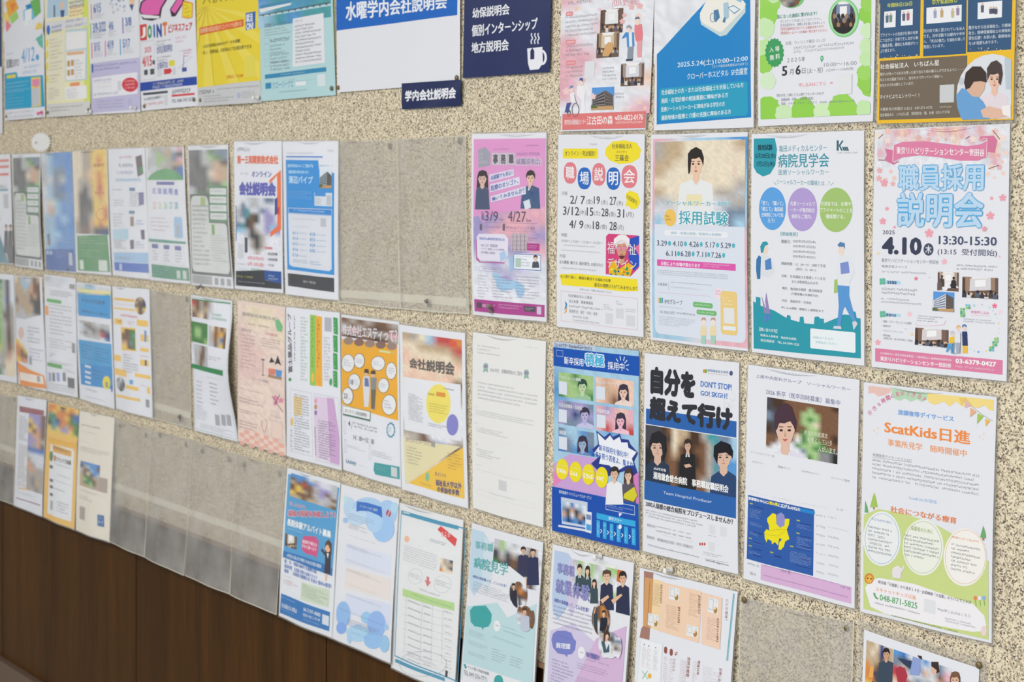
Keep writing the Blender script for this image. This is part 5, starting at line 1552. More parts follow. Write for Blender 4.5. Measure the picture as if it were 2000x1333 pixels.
s = Sheet([(7, -63), (85, -85), (90, 229), (11, 236)], 'A', 'white job fair poster with rainbow brush strokes and a turquoise lower panel', film=0, bulge=.004, fold=(.445, .004))
s.P('f0b040', [(40, 20), (110, -30), (150, 60), (70, 130)]); s.P('f08a3c', [(75, 30), (130, 20), (100, 90)]); s.P('f4d870', [(30, 100), (60, 80), (80, 160), (45, 190)]); s.P('ec8898', [(50, 150), (95, 190), (60, 240), (45, 200)]); s.P('a8d870', [(75, 130), (130, 80), (150, 130), (95, 180)]); s.P('70c4e8', [(185, 80), (260, 20), (275, 120), (230, 190), (190, 150)])
s.P('3088c4', [(200, 40), (250, 20), (270, 50), (215, 80)]); s.P('f0f4f8', [(195, 80), (245, 60), (250, 180), (200, 190)]); s.P('70b860', [(235, 10), (300, -30), (310, 90), (270, 130)]); s.P('f0d060', [(290, 150), (325, 130), (325, 210), (280, 225)]); s.P('68c0a8', [(275, 290), (325, 240), (328, 365), (300, 340)])
s.G(50, 395, 108, 415, 1, '80b0d8'); s.T(50, 445, 158, 500, '就職EXPO', '5c646c', .015); s.T(0, 0, 0, 0, '4/12', '58a4dc', .01, q=[(175, 370), (268, 345), (268, 455), (175, 475)]); s.E(276, 405, 300, 452, '58a4dc', 12); s.G(180, 490, 310, 550, 2, '98c4e4')
s.P('2ca4d0', [(38, 552), (140, 540), (148, 578), (330, 562), (342, 800), (42, 825)]); s.P('e8d85c', [(55, 565), (132, 555), (132, 582), (56, 590)]); s.P('f4dc48', [(245, 582), (312, 575), (318, 795), (250, 805)]); s.R(250, 662, 308, 790, 'c8ccd4'); s.P('e890b8', [(252, 595), (306, 588), (306, 640), (280, 655), (252, 645)])
s.G(52, 620, 235, 680, 3, 'a8dcf0', .45); s.G(52, 690, 200, 815, 6, '8cd0e8', .4); s.G(50, 840, 300, 880, 2, 'b0b4bc')

s = Sheet([(-75, -80), (1, -92), (2.5, 236), (-72, 240)], 'A', 'leftmost sheet of the top row, only its blue right edge in view', paper='3464a8', film=0, bulge=.003)
s.R(-300, 535, 20, 1000, 'e4e6ea')

# ================================================================ row 2, left part
def sh(q, c, label, **k):
    return Sheet(q, c, label, **k)


s = sh([(-60, 306), (20, 301), (28.5, 517), (-52, 508)], 'E', 'leftmost poster of the second row with red bars and two dark suited figures', fog=3)
for y in (232, 278, 335):
    s.P('e07060', [(-20, y + 5), (66, y), (66, y + 20), (-20, y + 24)])
s.G(-10, 425, 60, 455, 1, '6c707c', .8); s.P('3c90a8', [(-20, 460), (62, 455), (62, 468), (-20, 474)]); s.R(30, 495, 68, 600, 'c4c6cc'); s.G(-10, 640, 25, 700, 2, '9094a0')
s.P('3c8ca0', [(-200, 700), (0, 790), (75, 1010), (-200, 980)]); s.face(52, 742, 16, 34, '2a2628', 'd8b098', '303040', 2, 5); s.face(84, 742, 16, 34, '2a2628', 'd8b098', '303040', 2, 5)
s.P('46424c', [(50, 900), (105, 880), (108, 1010), (75, 1008)])
GRN = 'lGGKk'
for q, crq, lab, k_ in (([(24, 302.5), (79, 300), (85.5, 527), (31, 519)], ((92, 200), (300, 190), (325, 1055), (118, 1025)), 'dim green and grey poster with a photo heading, second from the left in its row', 0),
                        ([(367, 285.5), (445.5, 283), (458, 564), (375.5, 556)], ((1397, 135), (1697, 125), (1745, 1195), (1430, 1165)), 'dark green and white poster with family photo heading beside the white and orange company poster', 1)):
    s = sh(q, 'E', lab, curl=.004, fog=3)
    # content placed by fractions of the sheet
    def U(u, v, Q=crq):
        return ((1 - u) * (1 - v) * Q[0][0] + u * (1 - v) * Q[1][0] + u * v * Q[2][0] + (1 - u) * v * Q[3][0],
                (1 - u) * (1 - v) * Q[0][1] + u * (1 - v) * Q[1][1] + u * v * Q[2][1] + (1 - u) * v * Q[3][1])
    s.bm(*U(.02, .03), *U(.98, .36), 'KKlGzz KKleGz KKlhsd KKKhns KKKmns KKKhns KKKGKe lKKhGG lGGGGG')
    s.P('555b5c', [U(.02, .34), U(.98, .32), U(.98, .92), U(.02, .92)])
    s.P('2f8a50', [U(.52, .28), U(.97, .28), U(.97, .53), U(.52, .53)])
    for j in range(4):
        s.RR(*U(.54, .295 + j * .058), *U(.95, .34 + j * .058), 'dfe3e4', .2); s.G(*U(.58, .305 + j * .058), *U(.9, .33 + j * .058), 1, 'a8acb0')
    s.RR(*U(.04, .35), *U(.5, .9), 'd6dad8', .2); s.RR(*U(.04, .54), *U(.95, .9), 'dcdfde', .12); s.P('a8c070', [U(.3, .36), U(.42, .36), U(.42, .42), U(.3, .42)]); s.P('7fae50', [U(.56, .55), U(.63, .55), U(.63, .62), U(.56, .62)])
    s.G(*U(.08, .41), *U(.5, .86), 14, '9a9ea2', .45); s.G(*U(.52, .62), *U(.92, .82), 11, 'a8acb0', .4)
    s.P('b4b6b8', [U(.02, .925), U(.5, .925), U(.5, .99), U(.02, .99)]); s.G(*U(.05, .93), *U(.45, .985), 4, '80848a', .5)
    for j in range(3):
        s.R(*U(.56 + j * .15, .935), *U(.65 + j * .15, .985), 'a0a4aa')

s = sh([(80, 300), (139, 297), (150, 533), (91, 527)], 'E', 'blue poster fading to grey at the left with a white code box at its foot', fog=3)
s.bm(308, 190, 570, 1072, 'qcuuu lcuuu lczzu lqzlu qczbu qczzu qmcuu qncuu ccucu ccuuu cccuu ccuuu cuuuu bbbbb bbbbb')
s.bm(352, 790, 385, 875, 'uKu nNu', photo=False); s.P('2a64b4', [(340, 905), (552, 905), (570, 1072), (345, 1055)]); s.T(348, 910, 402, 950, '新卒', 'c8dcf4', .04); s.R(515, 930, 548, 1025, 'c4ccdc'); s.G(425, 915, 490, 975, 4, '90b4e4')
s.G(335, 680, 500, 750, 5, 'c8d4e8', .4); s.G(385, 830, 530, 865, 3, 'c8d4e8', .4)
s = sh([(141, 297), (209, 292.5), (218, 537.5), (151, 532)], 'E', 'yellow and green poster with a dark blurred figure and white code boxes', fog=3)
s.bm(545, 175, 815, 800, 'mmhsyyy mmhsyoy mmhsyyy mmsjyoy mhhsyoy mhKhyry mKKhyoy mKKKyyy mKKKyyo mKKhyyo sKKnyoy hNNhKBB')
s.T(702, 268, 778, 292, '実施中', 'c0702c', .03); s.T(712, 480, 785, 498, '説明会', 'd06830', .02); s.G(745, 515, 782, 582, 3, 'd8a820', .7); s.ring(722, 605, 800, 695, 5, 'e07840')
s.P('4a9c5c', [(580, 808), (806, 800), (826, 1075), (588, 1062)]); s.G(598, 812, 800, 880, 3, 'b4dcb4', .4); s.G(598, 905, 750, 975, 3, 'b4dcb4', .4); s.R(600, 985, 630, 1055, 'd8e4d8'); s.R(742, 985, 806, 1068, 'dce4dc')
s = sh([(211, 291.5), (283, 289), (294, 546), (221, 537.5)], 'E', 'white and pale blue poster with a book picture and a strong blue foot band', fog=3)
s.P('64505c', [(1010, 215), (1055, 200), (1070, 340), (1030, 365)]); s.P('3c9454', [(1040, 290), (1066, 285), (1066, 335), (1042, 340)]); s.G(890, 205, 990, 235, 1, 'e0a0a0'); s.G(885, 265, 1000, 295, 1, '8c94b0', .8); s.G(880, 320, 1000, 350, 1, 'a0acd0', .8); s.G(865, 375, 1058, 402, 1, '70b4e0', .8)
for y in (455, 625):
    s.R(968, y - 10, 1012, y + 15, '4c84b0')
s.G(840, 452, 912, 472, 1, '9098a0'); s.G(845, 530, 930, 590, 3, 'b0b4bc'); s.G(970, 478, 1062, 590, 6, '7c8494'); s.P('5c60a0', [(1038, 482), (1074, 478), (1076, 570), (1042, 575)]); s.G(845, 630, 925, 745, 5, 'a4a8b0'); s.P('988478', [(978, 662), (1005, 660), (1008, 730), (982, 732)]); s.G(1018, 680, 1080, 730, 2, '7090d0')
s.P('bcdcec', [(845, 755), (965, 750), (965, 830), (848, 832)]); s.G(850, 830, 950, 905, 5, '70747c'); s.P('544c78', [(1055, 760), (1080, 758), (1082, 830), (1060, 830)]); s.P('6c5468', [(980, 835), (1008, 832), (1010, 900), (984, 902)]); s.G(1015, 840, 1085, 905, 3, '6890d4'); s.P('a8ccec', [(848, 925), (1105, 930), (1106, 1008), (852, 995)]); s.G(865, 955, 1030, 988, 2, 'b07890'); s.P('2468cc', [(852, 998), (1106, 1012), (1110, 1080), (856, 1060)]); s.R(892, 1008, 918, 1060, 'c4d0e4')
s = sh([(284, 289), (359, 287), (372, 554.5), (295, 547)], 'E', 'white poster with green arc below a portrait photo and a green foot band', fog=3)
s.bm(1090, 150, 1368, 385, 'qhhlsqp qlehszK lleehzp llelhsn lqlhhKb qllGGzb qGGGGGb', photo=True)
s.P('f2f4f4', [(1088, 150), (1100, 150), (1100, 385), (1096, 385)]); s.P('48a85c', [(1098, 385), (1130, 345), (1180, 315), (1240, 300), (1300, 315), (1345, 345), (1370, 385)])
s.RR(1172, 398, 1302, 422, '5c60b0', .3)
for k in range(5):
    s.T(1140 + k * 40, 440 + k * 2, 1172 + k * 40, 490 + k * 2, '就職説明会'[k], ['c4bce0', 'b0b0dc', 'a0a4dc', '8890d0', '6478c4'][k], .04); s.T(1145 + k * 40, 548, 1172 + k * 40, 600, ('22', '25', '26', '27', '28')[k], ['f0c8c0', 'd8d8b0', 'b0d8c0', '90c8d0', '60b4cc'][k], .03)
s.G(1128, 655, 1280, 780, 4, 'c090a0', .35); s.RR(1300, 658, 1370, 820, 'a8ccec', .15); s.R(1320, 720, 1350, 808, 'b8bcc8'); s.P('4c9c88', [(1115, 820), (1388, 845), (1388, 862), (1116, 845)])
for k in range(3):
    s.RR(1138 + k * 86, 860 + k * 8, 1184 + k * 86, 895 + k * 8, '5058a8', .2); s.O(1128 + k * 86, 870 + k * 7, 1200 + k * 90, 1010 + k * 7, 2, 'a0a4bc'); s.G(1140 + k * 86, 905 + k * 7, 1195 + k * 86, 995 + k * 7, 4, '9094b4')
s.P('3f9474', [(1132, 1012), (1405, 1042), (1414, 1140), (1136, 1110)]); s.G(1145, 1022, 1280, 1110, 4, 'a0d8e0', .4); s.R(1325, 1060, 1352, 1122, 'ccd8d4'); s.R(1365, 1062, 1392, 1128, 'ccd8d4')

s = sh([(457, 276.4), (550.5, 275.5), (555, 573), (460, 564)], 'F', 'white company poster with orange and navy angular frame and a black foot band', d=(.003, .003), fog=1)
s.G(85, 135, 190, 168, 1, 'a0a4ac', .8); s.T(85, 192, 376, 254, '第一三和関東株式会社', 'e88060', .05)
s.P('4c74b0', [(75, 545), (112, 510), (112, 545), (98, 562), (98, 725), (108, 712), (106, 765), (76, 795)])
s.bm(80, 485, 395, 900, 'wwqllqzzw wzqllqqqw lztqqzvqw lztNKqvvw lqKNKqvvw ztKNqqvcv cclKhqvcv wwlKKhqww wwwhKhwww wwwhKhwww wwwwhwwww', photo=True)
s.P('f08050', [(318, 365), (392, 295), (398, 712), (325, 765), (325, 730), (372, 690), (368, 330), (318, 392)]); s.P('d04030', [(372, 560), (385, 550), (385, 600), (374, 610)]); s.P('3c4c98', [(355, 500), (372, 485), (372, 600), (355, 615)])
s.G(108, 310, 172, 332, 1, 'a0a4ac'); s.T(195, 302, 332, 345, 'オンライン', '7c88c4', .03); s.T(100, 375, 362, 480, '会社説明会', '6a6cc0', .055)
s.R(95, 812, 140, 918, 'd8dae0'); s.T(150, 725, 172, 875, '4', 'd8dae0'); s.R(148, 768, 170, 875, '505868'); s.T(288, 832, 340, 855, '募集職種', 'e05868', .02); s.T(300, 872, 376, 898, '・商品管理職', '60646c', .02); s.T(300, 912, 376, 938, '・営業事務職', '60646c', .02); s.T(300, 955, 352, 975, '・ITSE', '60646c', .02)
s.T(168, 898, 282, 935, '4月22日(火)', 'e05868', .02); s.T(168, 940, 282, 980, '5月 2日(金)', 'e05868', .02); s.G(92, 948, 160, 968, 1, '70747c'); s.G(100, 985, 180, 1000, 1, '70a088'); s.T(195, 985, 272, 1006, 'PM2:00～', '50a078', .01)
s.P('3c4046', [(80, 1005), (285, 1000), (290, 1070), (403, 1095), (404, 1135), (82, 1108)]); s.P('2c58a4', [(284, 1000), (402, 1010), (404, 1095), (288, 1068)]); s.G(90, 1035, 212, 1062, 1, 'd8d060', .8); s.G(100, 1075, 292, 1100, 1, 'd0d4d8', .8); s.G(312, 1030, 398, 1078, 2, 'c8dcf0', .7)
s = sh([(551.6, 276.4), (660.7, 275.5), (662, 587), (559, 575)], 'F', 'white poster with a sky blue panel, building picture and dark grey foot band', d=(.003, .004), fog=1)
s.G(435, 175, 630, 195, 1, 'b8bcc4'); s.P('3c84d0', [(430, 204), (692, 206), (692, 216), (430, 214)]); s.G(720, 155, 768, 178, 2, 'a0a8b8')
s.P('3c9ade', [(428, 232), (662, 236), (668, 300), (690, 345), (720, 310), (770, 330), (772, 1045), (443, 1005)]); s.T(442, 262, 628, 290, '説明会のご案内', 'b4dcf8', .04); s.T(448, 308, 598, 335, '建築用材の', 'b4dcf8', .04); s.T(450, 348, 628, 410, '湊辺パイプ', 'c8e4fa', .04); s.G(450, 455, 620, 525, 5, 'a0d0f4', .45)
s.bldg(672, 300, 755, 440, 'a8b4bc', '607078', 6, 'e0ecf4'); s.R(638, 470, 758, 570, 'dfe6ee'); s.R(642, 470, 715, 498, '4898dc'); s.R(720, 490, 752, 562, 'c4cad4'); s.G(645, 510, 712, 560, 3, 'a0a8b4'); s.G(672, 265, 760, 290, 1, '90c8f0')
s.P('dfe3ea', [(448, 578), (758, 590), (758, 632), (450, 615)]); s.P('2c8cd8', [(452, 582), (755, 594), (755, 630), (453, 612)]); s.G(490, 588, 712, 616, 1, 'd0e8fa', .8); s.P('e2e5ec', [(448, 618), (756, 636), (756, 1005), (740, 1018), (475, 985), (458, 970)])
s.G(480, 650, 655, 672, 1, 'b4c4dc'); s.R(682, 652, 720, 715, 'c4c8d0'); s.G(480, 705, 610, 722, 1, 'b4c4dc')
for j, (a_, b_) in enumerate((('4/11', '4/18'), ('4/14', '4/21'), ('4/15', '4/24'), ('4/16', '4/30'), ('5/16', ''))):
    s.T(480, 742 + j * 38, 520, 768 + j * 38, a_, '60a4dc', .01); s.G(524, 750 + j * 39, 585, 770 + j * 39, 1, '98bcdc')
    if b_:
        s.T(604, 752 + j * 38, 644, 778 + j * 38, b_, '4894d8', .015); s.G(648, 762 + j * 39, 722, 782 + j * 39, 1, '98bcdc')
s.G(482, 935, 590, 970, 2, '78a8d8'); s.G(604, 945, 720, 988, 2, '78a8d8'); s.P('484a4e', [(446, 1030), (770, 1065), (770, 1160), (448, 1115)]); s.T(555, 1078, 650, 1105, '湊辺パイプ株式会社', 'd0d4d8', .02); s.G(485, 1100, 728, 1128, 1, '90949a')

s = sh([(921.5, 261.5), (1067.7, 259), (1068.4, 629), (923.8, 615)], 'G', 'pink poster with a uniformed pair, white speech strips and a magenta foot band', d=(.002, .004), fog=1)
s.bm(78, 100, 506, 1155, 'ppppp pvppp vpppp ppppp ppvpp vvppp vpppv vqvvp qvqvq wqvwq wwwww wwwww', False)
s.P('e39fd2', [(78, 97), (505, 92), (503, 500), (82, 560)])
s.ring(120, 530, 180, 590, 6, 'eab8de'); s.ring(410, 400, 480, 600, 8, 'e8b0dc'); s.G(390, 128, 470, 145, 1, 'a070b0'); s.P('a4a8b4', [(105, 160), (150, 145), (180, 180), (178, 255), (110, 268)]); s.G(110, 175, 175, 250, 3, 'c0c4cc', .7); s.G(200, 150, 290, 168, 1, 'b088c0'); s.T(335, 175, 470, 195, '2026/2027 年卒対象', '9878b0')
for k in range(3):
    s.R(190 + k * 46, 180, 232 + k * 46, 252, 'd4d2da'); s.T(196 + k * 46, 186, 226 + k * 46, 246, '事務職'[k], '606068', .04)
s.T(328, 206, 482, 256, '就職説明会', 'f4f0f8', .07); s.T(331, 210, 479, 252, '就職説明会', '9484a8', .03)
s.pic(82, 270, 502, 560)
s.face(135, 335, 52, 72, '2c2428', 'e4c0b4', '4a5878', 1.7, 1.9, True); s.face(420, 330, 46, 72, '2c2624', 'ecc8b4', '3a5a88', 2.5, 1.9, False, True, 'e8ecf4')
s.P('e0e8f0', [(378, 470), (415, 455), (425, 505), (392, 520)]); s.P('2c4c88', [(424, 375), (432, 375), (434, 430), (428, 440), (421, 430)])
s.pic()
for q, t_ in (([(176, 310), (318, 276), (320, 316), (178, 352)], '未経験でも安心！'), ([(180, 368), (355, 322), (358, 368), (182, 415)], '医療のオシゴト、'), ([(185, 440), (392, 378), (395, 425), (188, 474)], '働いてみませんか？')):
    s.P('e6e6f2', q); (a1, b1), (a2, b2), (a3, b3), (a4, b4) = q
    s.T(0, 0, 0, 0, t_, '5468b4', .025, q=[(a1 + 6, b1 + 6), (a2 - 8, b2 + 6), (a3 - 8, b3 - 7), (a4 + 6, b4 - 7)])
s.T(130, 528, 146, 582, '開催', '806898'); s.T(150, 525, 230, 588, '3/9', '6c4c74', .01); s.T(234, 568, 262, 584, 'Sun.', '6c4c74'); s.T(288, 525, 396, 592, '4/27', '6c4c74', .01); s.T(397, 570, 430, 590, 'Sun.', '6c4c74'); s.L([(110, 592), (460, 600)], 1.5, '8c6c94')
s.R(120, 602, 134, 640, '6c6070'); s.R(257, 602, 271, 642, '6c6070'); s.G(140, 610, 245, 635, 1, '9c80a8', .7); s.T(277, 612, 446, 640, 'IMS Me-Life クリニック 池袋', '9070a0'); s.G(275, 638, 455, 655, 1, 'a890b0')
s.P('c04898', [(98, 690), (112, 720), (112, 810), (125, 825), (275, 830), (270, 836), (118, 830), (98, 812)]); s.P('e8e4f2', [(115, 660), (270, 662), (293, 688), (293, 790), (270, 825), (125, 818), (104, 800), (102, 680)]); s.T(118, 680, 272, 704, '雰囲気&職場情報発信会', '7088cc', .02); s.T(122, 718, 228, 742, '・IMS とは？概要説明', '807494'); s.T(122, 742, 268, 762, '・ベテラン職員による仕事説明', '807494'); s.T(122, 762, 215, 782, '・若手職員と座談会', '807494')
s.R(308, 658, 402, 765, 'c8bcc4')
for j in range(4):
    s.L([(308, 680 + j * 24), (400, 676 + j * 26)], 2, '9c8c98'); s.L([(322 + j * 22, 660), (320 + j * 24, 764)], 2, '9c8c98')
s.R(402, 716, 472, 762, 'b83890'); s.G(408, 726, 466, 752, 2, 'f0c8e4'); s.G(410, 680, 462, 708, 2, '907098')
s.P('f0f4fa', [(325, 775), (480, 780), (480, 885), (328, 872)]); s.O(327, 776, 479, 880, 5, '3c5cb0'); s.R(338, 802, 370, 858, 'b4ccc0'); s.G(372, 805, 425, 860, 3, '8c90a4'); s.face(450, 805, 20, 28, '34302e', 'e8c8b8', '404858', 2, 1.4); s.G(340, 788, 430, 800, 1, '8088b0')
s.P('a4c4e4', [(300, 800), (325, 785), (330, 870), (308, 885)]); s.P('b0d0ec', [(240, 775), (275, 760), (285, 800), (250, 825)]); s.O(115, 852, 250, 888, 2, '8890b8'); s.G(135, 860, 235, 880, 1, '70709c')
s.P('a8d0ec', [(195, 890), (235, 895), (250, 920), (300, 935), (350, 940), (385, 965), (390, 1000), (372, 1040), (352, 1030), (335, 985), (300, 990), (255, 1000), (228, 975), (215, 930)])
s.G(105, 900, 175, 1045, 8, '9488a4', .42); s.G(193, 905, 325, 1050, 8, '9488a4', .42); s.G(340, 905, 470, 1055, 8, '9488a4', .42)
s.P('b33c94', [(82, 1044), (499, 1080), (499, 1152), (84, 1116)]); s.R(98, 1062, 130, 1098, '504858'); s.R(385, 1085, 447, 1122, '504858'); s.R(455, 1088, 480, 1136, 'dcccdc'); s.T(135, 1070, 215, 1100, 'IMSグループ', 'f4d8ec', .02); s.G(240, 1070, 375, 1112, 2, 'f0cce4', .5); s.G(392, 1093, 440, 1115, 2, 'e0dce4')

# ================================================================ empty sleeves
def empty(q, label, **k):
    k.setdefault('bulge', .004)
    return Sheet(q, 'X', label, 'plastic sleeve', None, 'empty_sleeve', film=0, **k)


empty([(662, 275.5), (778, 271.7), (784, 604), (663.5, 590)], 'empty frosted sleeve right of the sky blue panelled poster in the second row')
empty([(779, 271.7), (911.4, 264), (917.5, 614), (785, 604)], 'empty frosted sleeve just left of the pink uniform poster in the second row')
empty([(293, 565.6), (371, 577.6), (377, 838), (300, 817.6)], 'lone empty frosted sleeve of the third row beside the wavy green banded poster')
empty([(-45, 760), (33, 776), (27.5, 987), (-50, 955)], 'empty frosted sleeve cut by the left edge of the bottom row')
empty([(225, 816.5), (298, 838), (283.5, 1089), (215.4, 1059)], 'empty sleeve over dark wood, first of four right of the cream letter', d=(.003, .016))
empty([(299, 840), (377.5, 858.6), (363, 1125), (284, 1089)], 'empty sleeve over dark wood, second of four right of the cream letter', d=(.003, .016))
empty([(378.5, 860), (464.7, 886.6), (450, 1161.6), (364, 1125)], 'empty sleeve over dark wood, third of four right of the cream letter', d=(.003, .016))
empty([(466, 887), (560, 912), (543.6, 1201.5), (451, 1162)], 'empty sleeve over dark wood, beside the blue part-time job poster', d=(.003, .016))
empty([(1448, 1165), (1670, 1216.5), (1658, 1668), (1440, 1585)], 'large clear empty sleeve with two brass pins at the lower right', d=(.002, .006), bulge=.003)

# ================================================================ row 3, left part
s = sh([(-40, 532), (27, 537), (35, 749), (-35, 735)], 'J', 'leftmost poster of the third row with a green column and a row of dark suits', fog=2)
s.bm(-60, 100, 135, 905, 'GGGlKw eGelKw GGelBw eGelKh GGeNKh GeelNh eGehdh GGehdh yyehNs llhhnm llhmmm GGlmmm')
s.G(-20, 120, 50, 440, 5, 'c4dccc', .5); s.G(-10, 780, 60, 850, 1, '90988c')
s = sh([(28, 539), (82, 542), (92, 765), (36, 750)], 'J', 'poster with an office photo on top and an orange wedge of people below', d=(.002, .004), fog=2)
s.bm(122, 85, 338, 445, 'msclqlNs sslccnNN ssslsnNN hsshsNsN NssshNKK hshsssKK sllsshKK llllllql', photo=True)
s.P('e9ebf2', [(135, 450), (240, 420), (338, 395), (345, 460), (136, 470)])
s.bm(132, 585, 235, 790, 'yww oyw oNy oNN yon', photo=True); s.P('e9ebf2', [(180, 580), (240, 580), (240, 720), (215, 650)])
s.P('f09c40', [(140, 760), (160, 790), (250, 840), (360, 890), (382, 1000), (165, 970), (150, 850)]); s.P('f4ece4', [(162, 860), (350, 895), (360, 962), (165, 925)]); s.G(165, 880, 290, 915, 1, 'a09088'); s.G(225, 480, 335, 640, 5, '98a4b8', .45); s.E(152, 490, 200, 590, 'e8c8c4'); s.G(245, 655, 360, 790, 4, '90a0bc', .45); s.R(245, 730, 270, 800, 'a8acb4'); s.R(305, 890, 330, 945, 'b0b0ac')
s = sh([(87, 536), (147.6, 544), (153.6, 777), (92.4, 763.6)], 'J', 'white text poster with two short green bars and grey code boxes at its foot', d=(.002, .004), fog=2)
s.bm(370, 80, 600, 190, 'lqqqw qqqww'); s.G(412, 190, 598, 268, 3, '9498a0', .6); s.RR(385, 262, 505, 308, '70bc6c', .4); s.R(372, 320, 400, 400, 'f0b070'); s.G(405, 300, 595, 590, 9, 'a49c9c', .4); s.G(410, 580, 598, 700, 4, 'a4a0a0', .4); s.R(590, 625, 618, 710, 'a4a6ac'); s.G(410, 700, 470, 750, 2, '8090c0')
s.P('6cb464', [(388, 782), (515, 805), (518, 838), (390, 812)]); s.G(410, 765, 600, 830, 2, '9ca4a0', .5); s.G(525, 830, 615, 880, 2, 'a4a8a4')
for x, c in ((402, 'a8b0d0'), (438, '909498'), (475, 'a0b0dc'), (520, '909498')):
    s.R(x, 865, x + 26, 940, c)
s.R(558, 905, 615, 1000, '74767a'); s.G(395, 940, 620, 1050, 3, 'a8b0a8', .4); s.R(568, 145, 610, 190, 'a4a8a0')
s = sh([(149, 551), (216.5, 559.6), (225, 799.6), (156, 779)], 'J', 'bright cyan blue poster with a pale picture strip and a yellow oval', d=(.002, .004), fog=2)
s.bm(628, 145, 902, 430, 'qqccqqq meemmme uucuuuu cuuuuuu cuuuuuu cuuzuuu cuuuuuu', False); s.P('34a4e0', [(640, 230), (902, 240), (905, 425), (645, 400)]); s.T(672, 255, 862, 318, 'キャンパス見学', '34708c', .03); s.T(668, 352, 878, 405, '説明会のご案内', '34708c', .02); s.P('f4e8b0', [(650, 185), (900, 205), (900, 228), (650, 210)])
s.bm(650, 435, 900, 615, 'lhhlqll qgghlhl qlgghKg qhlghrB lglhlrB qllllwb', photo=True)
s.P('4aa8dc', [(645, 595), (910, 632), (920, 990), (662, 960)]); s.P('2f98d8', [(655, 790), (915, 820), (920, 1000), (662, 962)]); s.G(662, 625, 760, 770, 5, '2c6c98', .4); s.G(775, 650, 900, 800, 5, '2c6c98', .4); s.G(760, 830, 860, 950, 3, '2c6c98', .35)
for y in (800, 848, 888, 930):
    s.RR(695, y, 748, y + 32, 'e4eaf0', .3)
s.E(842, 892, 902, 1005, 'f0e044', 16); s.R(862, 938, 884, 990, 'a4a888'); s.E(905, 965, 920, 1028, '3870c0', 8); s.G(700, 990, 880, 1055, 2, '6c7078', .7); s.G(700, 1050, 860, 1110, 2, '909498', .5)
s = sh([(220, 559.6), (292.3, 565.6), (299.5, 817.6), (226.8, 798)], 'J', 'white poster dotted with yellow labels, a round crowd photo and a green board picture', d=(.002, .004), fog=2)
for q in ((930, 255, 1100, 295), (930, 335, 1100, 368), (1118, 435, 1210, 498), (935, 425, 1000, 480), (940, 830, 1040, 905), (1110, 870, 1228, 925), (1150, 665, 1215, 705), (1150, 760, 1215, 820), (1150, 555, 1212, 620), (935, 720, 990, 780), (1035, 965, 1140, 1020), (1200, 985, 1225, 1045)):
    s.R(*q, 'f4cc64')
s.G(950, 262, 1080, 290, 1, 'd0a040'); s.P('f0cc70', [(945, 1042), (1150, 1080), (1155, 1105), (948, 1065)]); s.G(985, 390, 1130, 430, 1, 'e06878', .8); s.G(1040, 445, 1105, 490, 2, 'e08890'); s.G(935, 300, 1095, 330, 1, 'd0b8a8'); s.G(960, 435, 1000, 475, 1, 'c08830')
s.pic(1098, 248, 1192, 402, True); s.bm(1098, 248, 1192, 402, 'NhsN sKNB NNKK yNKy yNNs'); s.pic()
s.P('f0c850', [(988, 498), (1108, 508), (1118, 695), (998, 685)]); s.bm(996, 508, 1110, 685, 'yNNGG NNNGt NNNGG snNtG yyNNG', photo=True)
s.G(1005, 710, 1140, 890, 7, '9c9ca0', .45); s.P('5c9cd8', [(1180, 525), (1198, 530), (1195, 620), (1182, 618)]); s.P('5c6074', [(1185, 765), (1200, 768), (1200, 815), (1186, 812)]); s.pic(950, 895, 1028, 1030, True); s.bm(950, 895, 1028, 1030, 'gqg lgK hKg'); s.pic(); s.G(970, 1100, 1140, 1145, 2, 'a0a4a8', .45); s.R(1190, 1085, 1220, 1155, '9c9ea2'); s.P('6cb0e0', [(1065, 925), (1100, 930), (1095, 965), (1068, 960)]); s.G(1150, 965, 1195, 985, 1, '50545c'); s.G(1145, 720, 1215, 755, 1, 'e09098'); s.G(1150, 650, 1215, 668, 1, 'e09098')

s = sh([(372.5, 576), (453.4, 588), (465.6, 863), (381.5, 840.5)], 'L', 'wavy white poster with green bands and blurred photos, curling away from the wall', curl=.016, d=(.002, .003), bulge=.004, fog=1)
s.O(44, 60, 312, 905, 2.5, '4c8c64'); s.bm(46, 72, 200, 200, 'rNhNhw sNhslw NsmNqw'); s.P('2f8f54', [(48, 70), (276, 98), (276, 104), (48, 76)]); s.bm(42, 200, 155, 340, 'GGGGG GeeGG GeeGG GGGGe', photo=False)
s.bm(42, 330, 160, 480, 'qllhNl whlNNl wlhNhl', photo=True); s.bm(158, 225, 270, 365, 'lmNsNs lsNoyN lsNsbN llNhyN', photo=True); s.P('2f8f54', [(42, 450), (262, 490), (260, 522), (42, 475)]); s.G(170, 150, 262, 210, 2, '80b898', .6); s.G(162, 400, 248, 445, 2, '9ca4a0'); s.G(62, 515, 130, 530, 1, '90949c')
s.G(150, 525, 235, 550, 1, '80b090'); s.G(75, 545, 125, 700, 6, '8c9098', .35); s.G(165, 555, 225, 715, 6, '60646c', .35); s.G(72, 690, 150, 800, 7, 'a0a4ac', .45)
for x in (190, 228, 262):
    s.R(x, 752, x + 30, 825, 'b4b6bc')
s.G(100, 805, 300, 890, 3, '90949c', .4)
s = sh([(464, 586), (557, 599.6), (559.7, 890), (467, 862)], 'L', 'peach coloured poster with a green bird, two dolls and plum blossom', paper='eddad0', d=(.002, .003), fog=1)
s.bm(315, 100, 598, 980, 'ammma ammma faaam ffaaa fffaa fffaa fffaa aaaaa aaaaa aaaaa aaaaa aaaaa aaaaa', False)
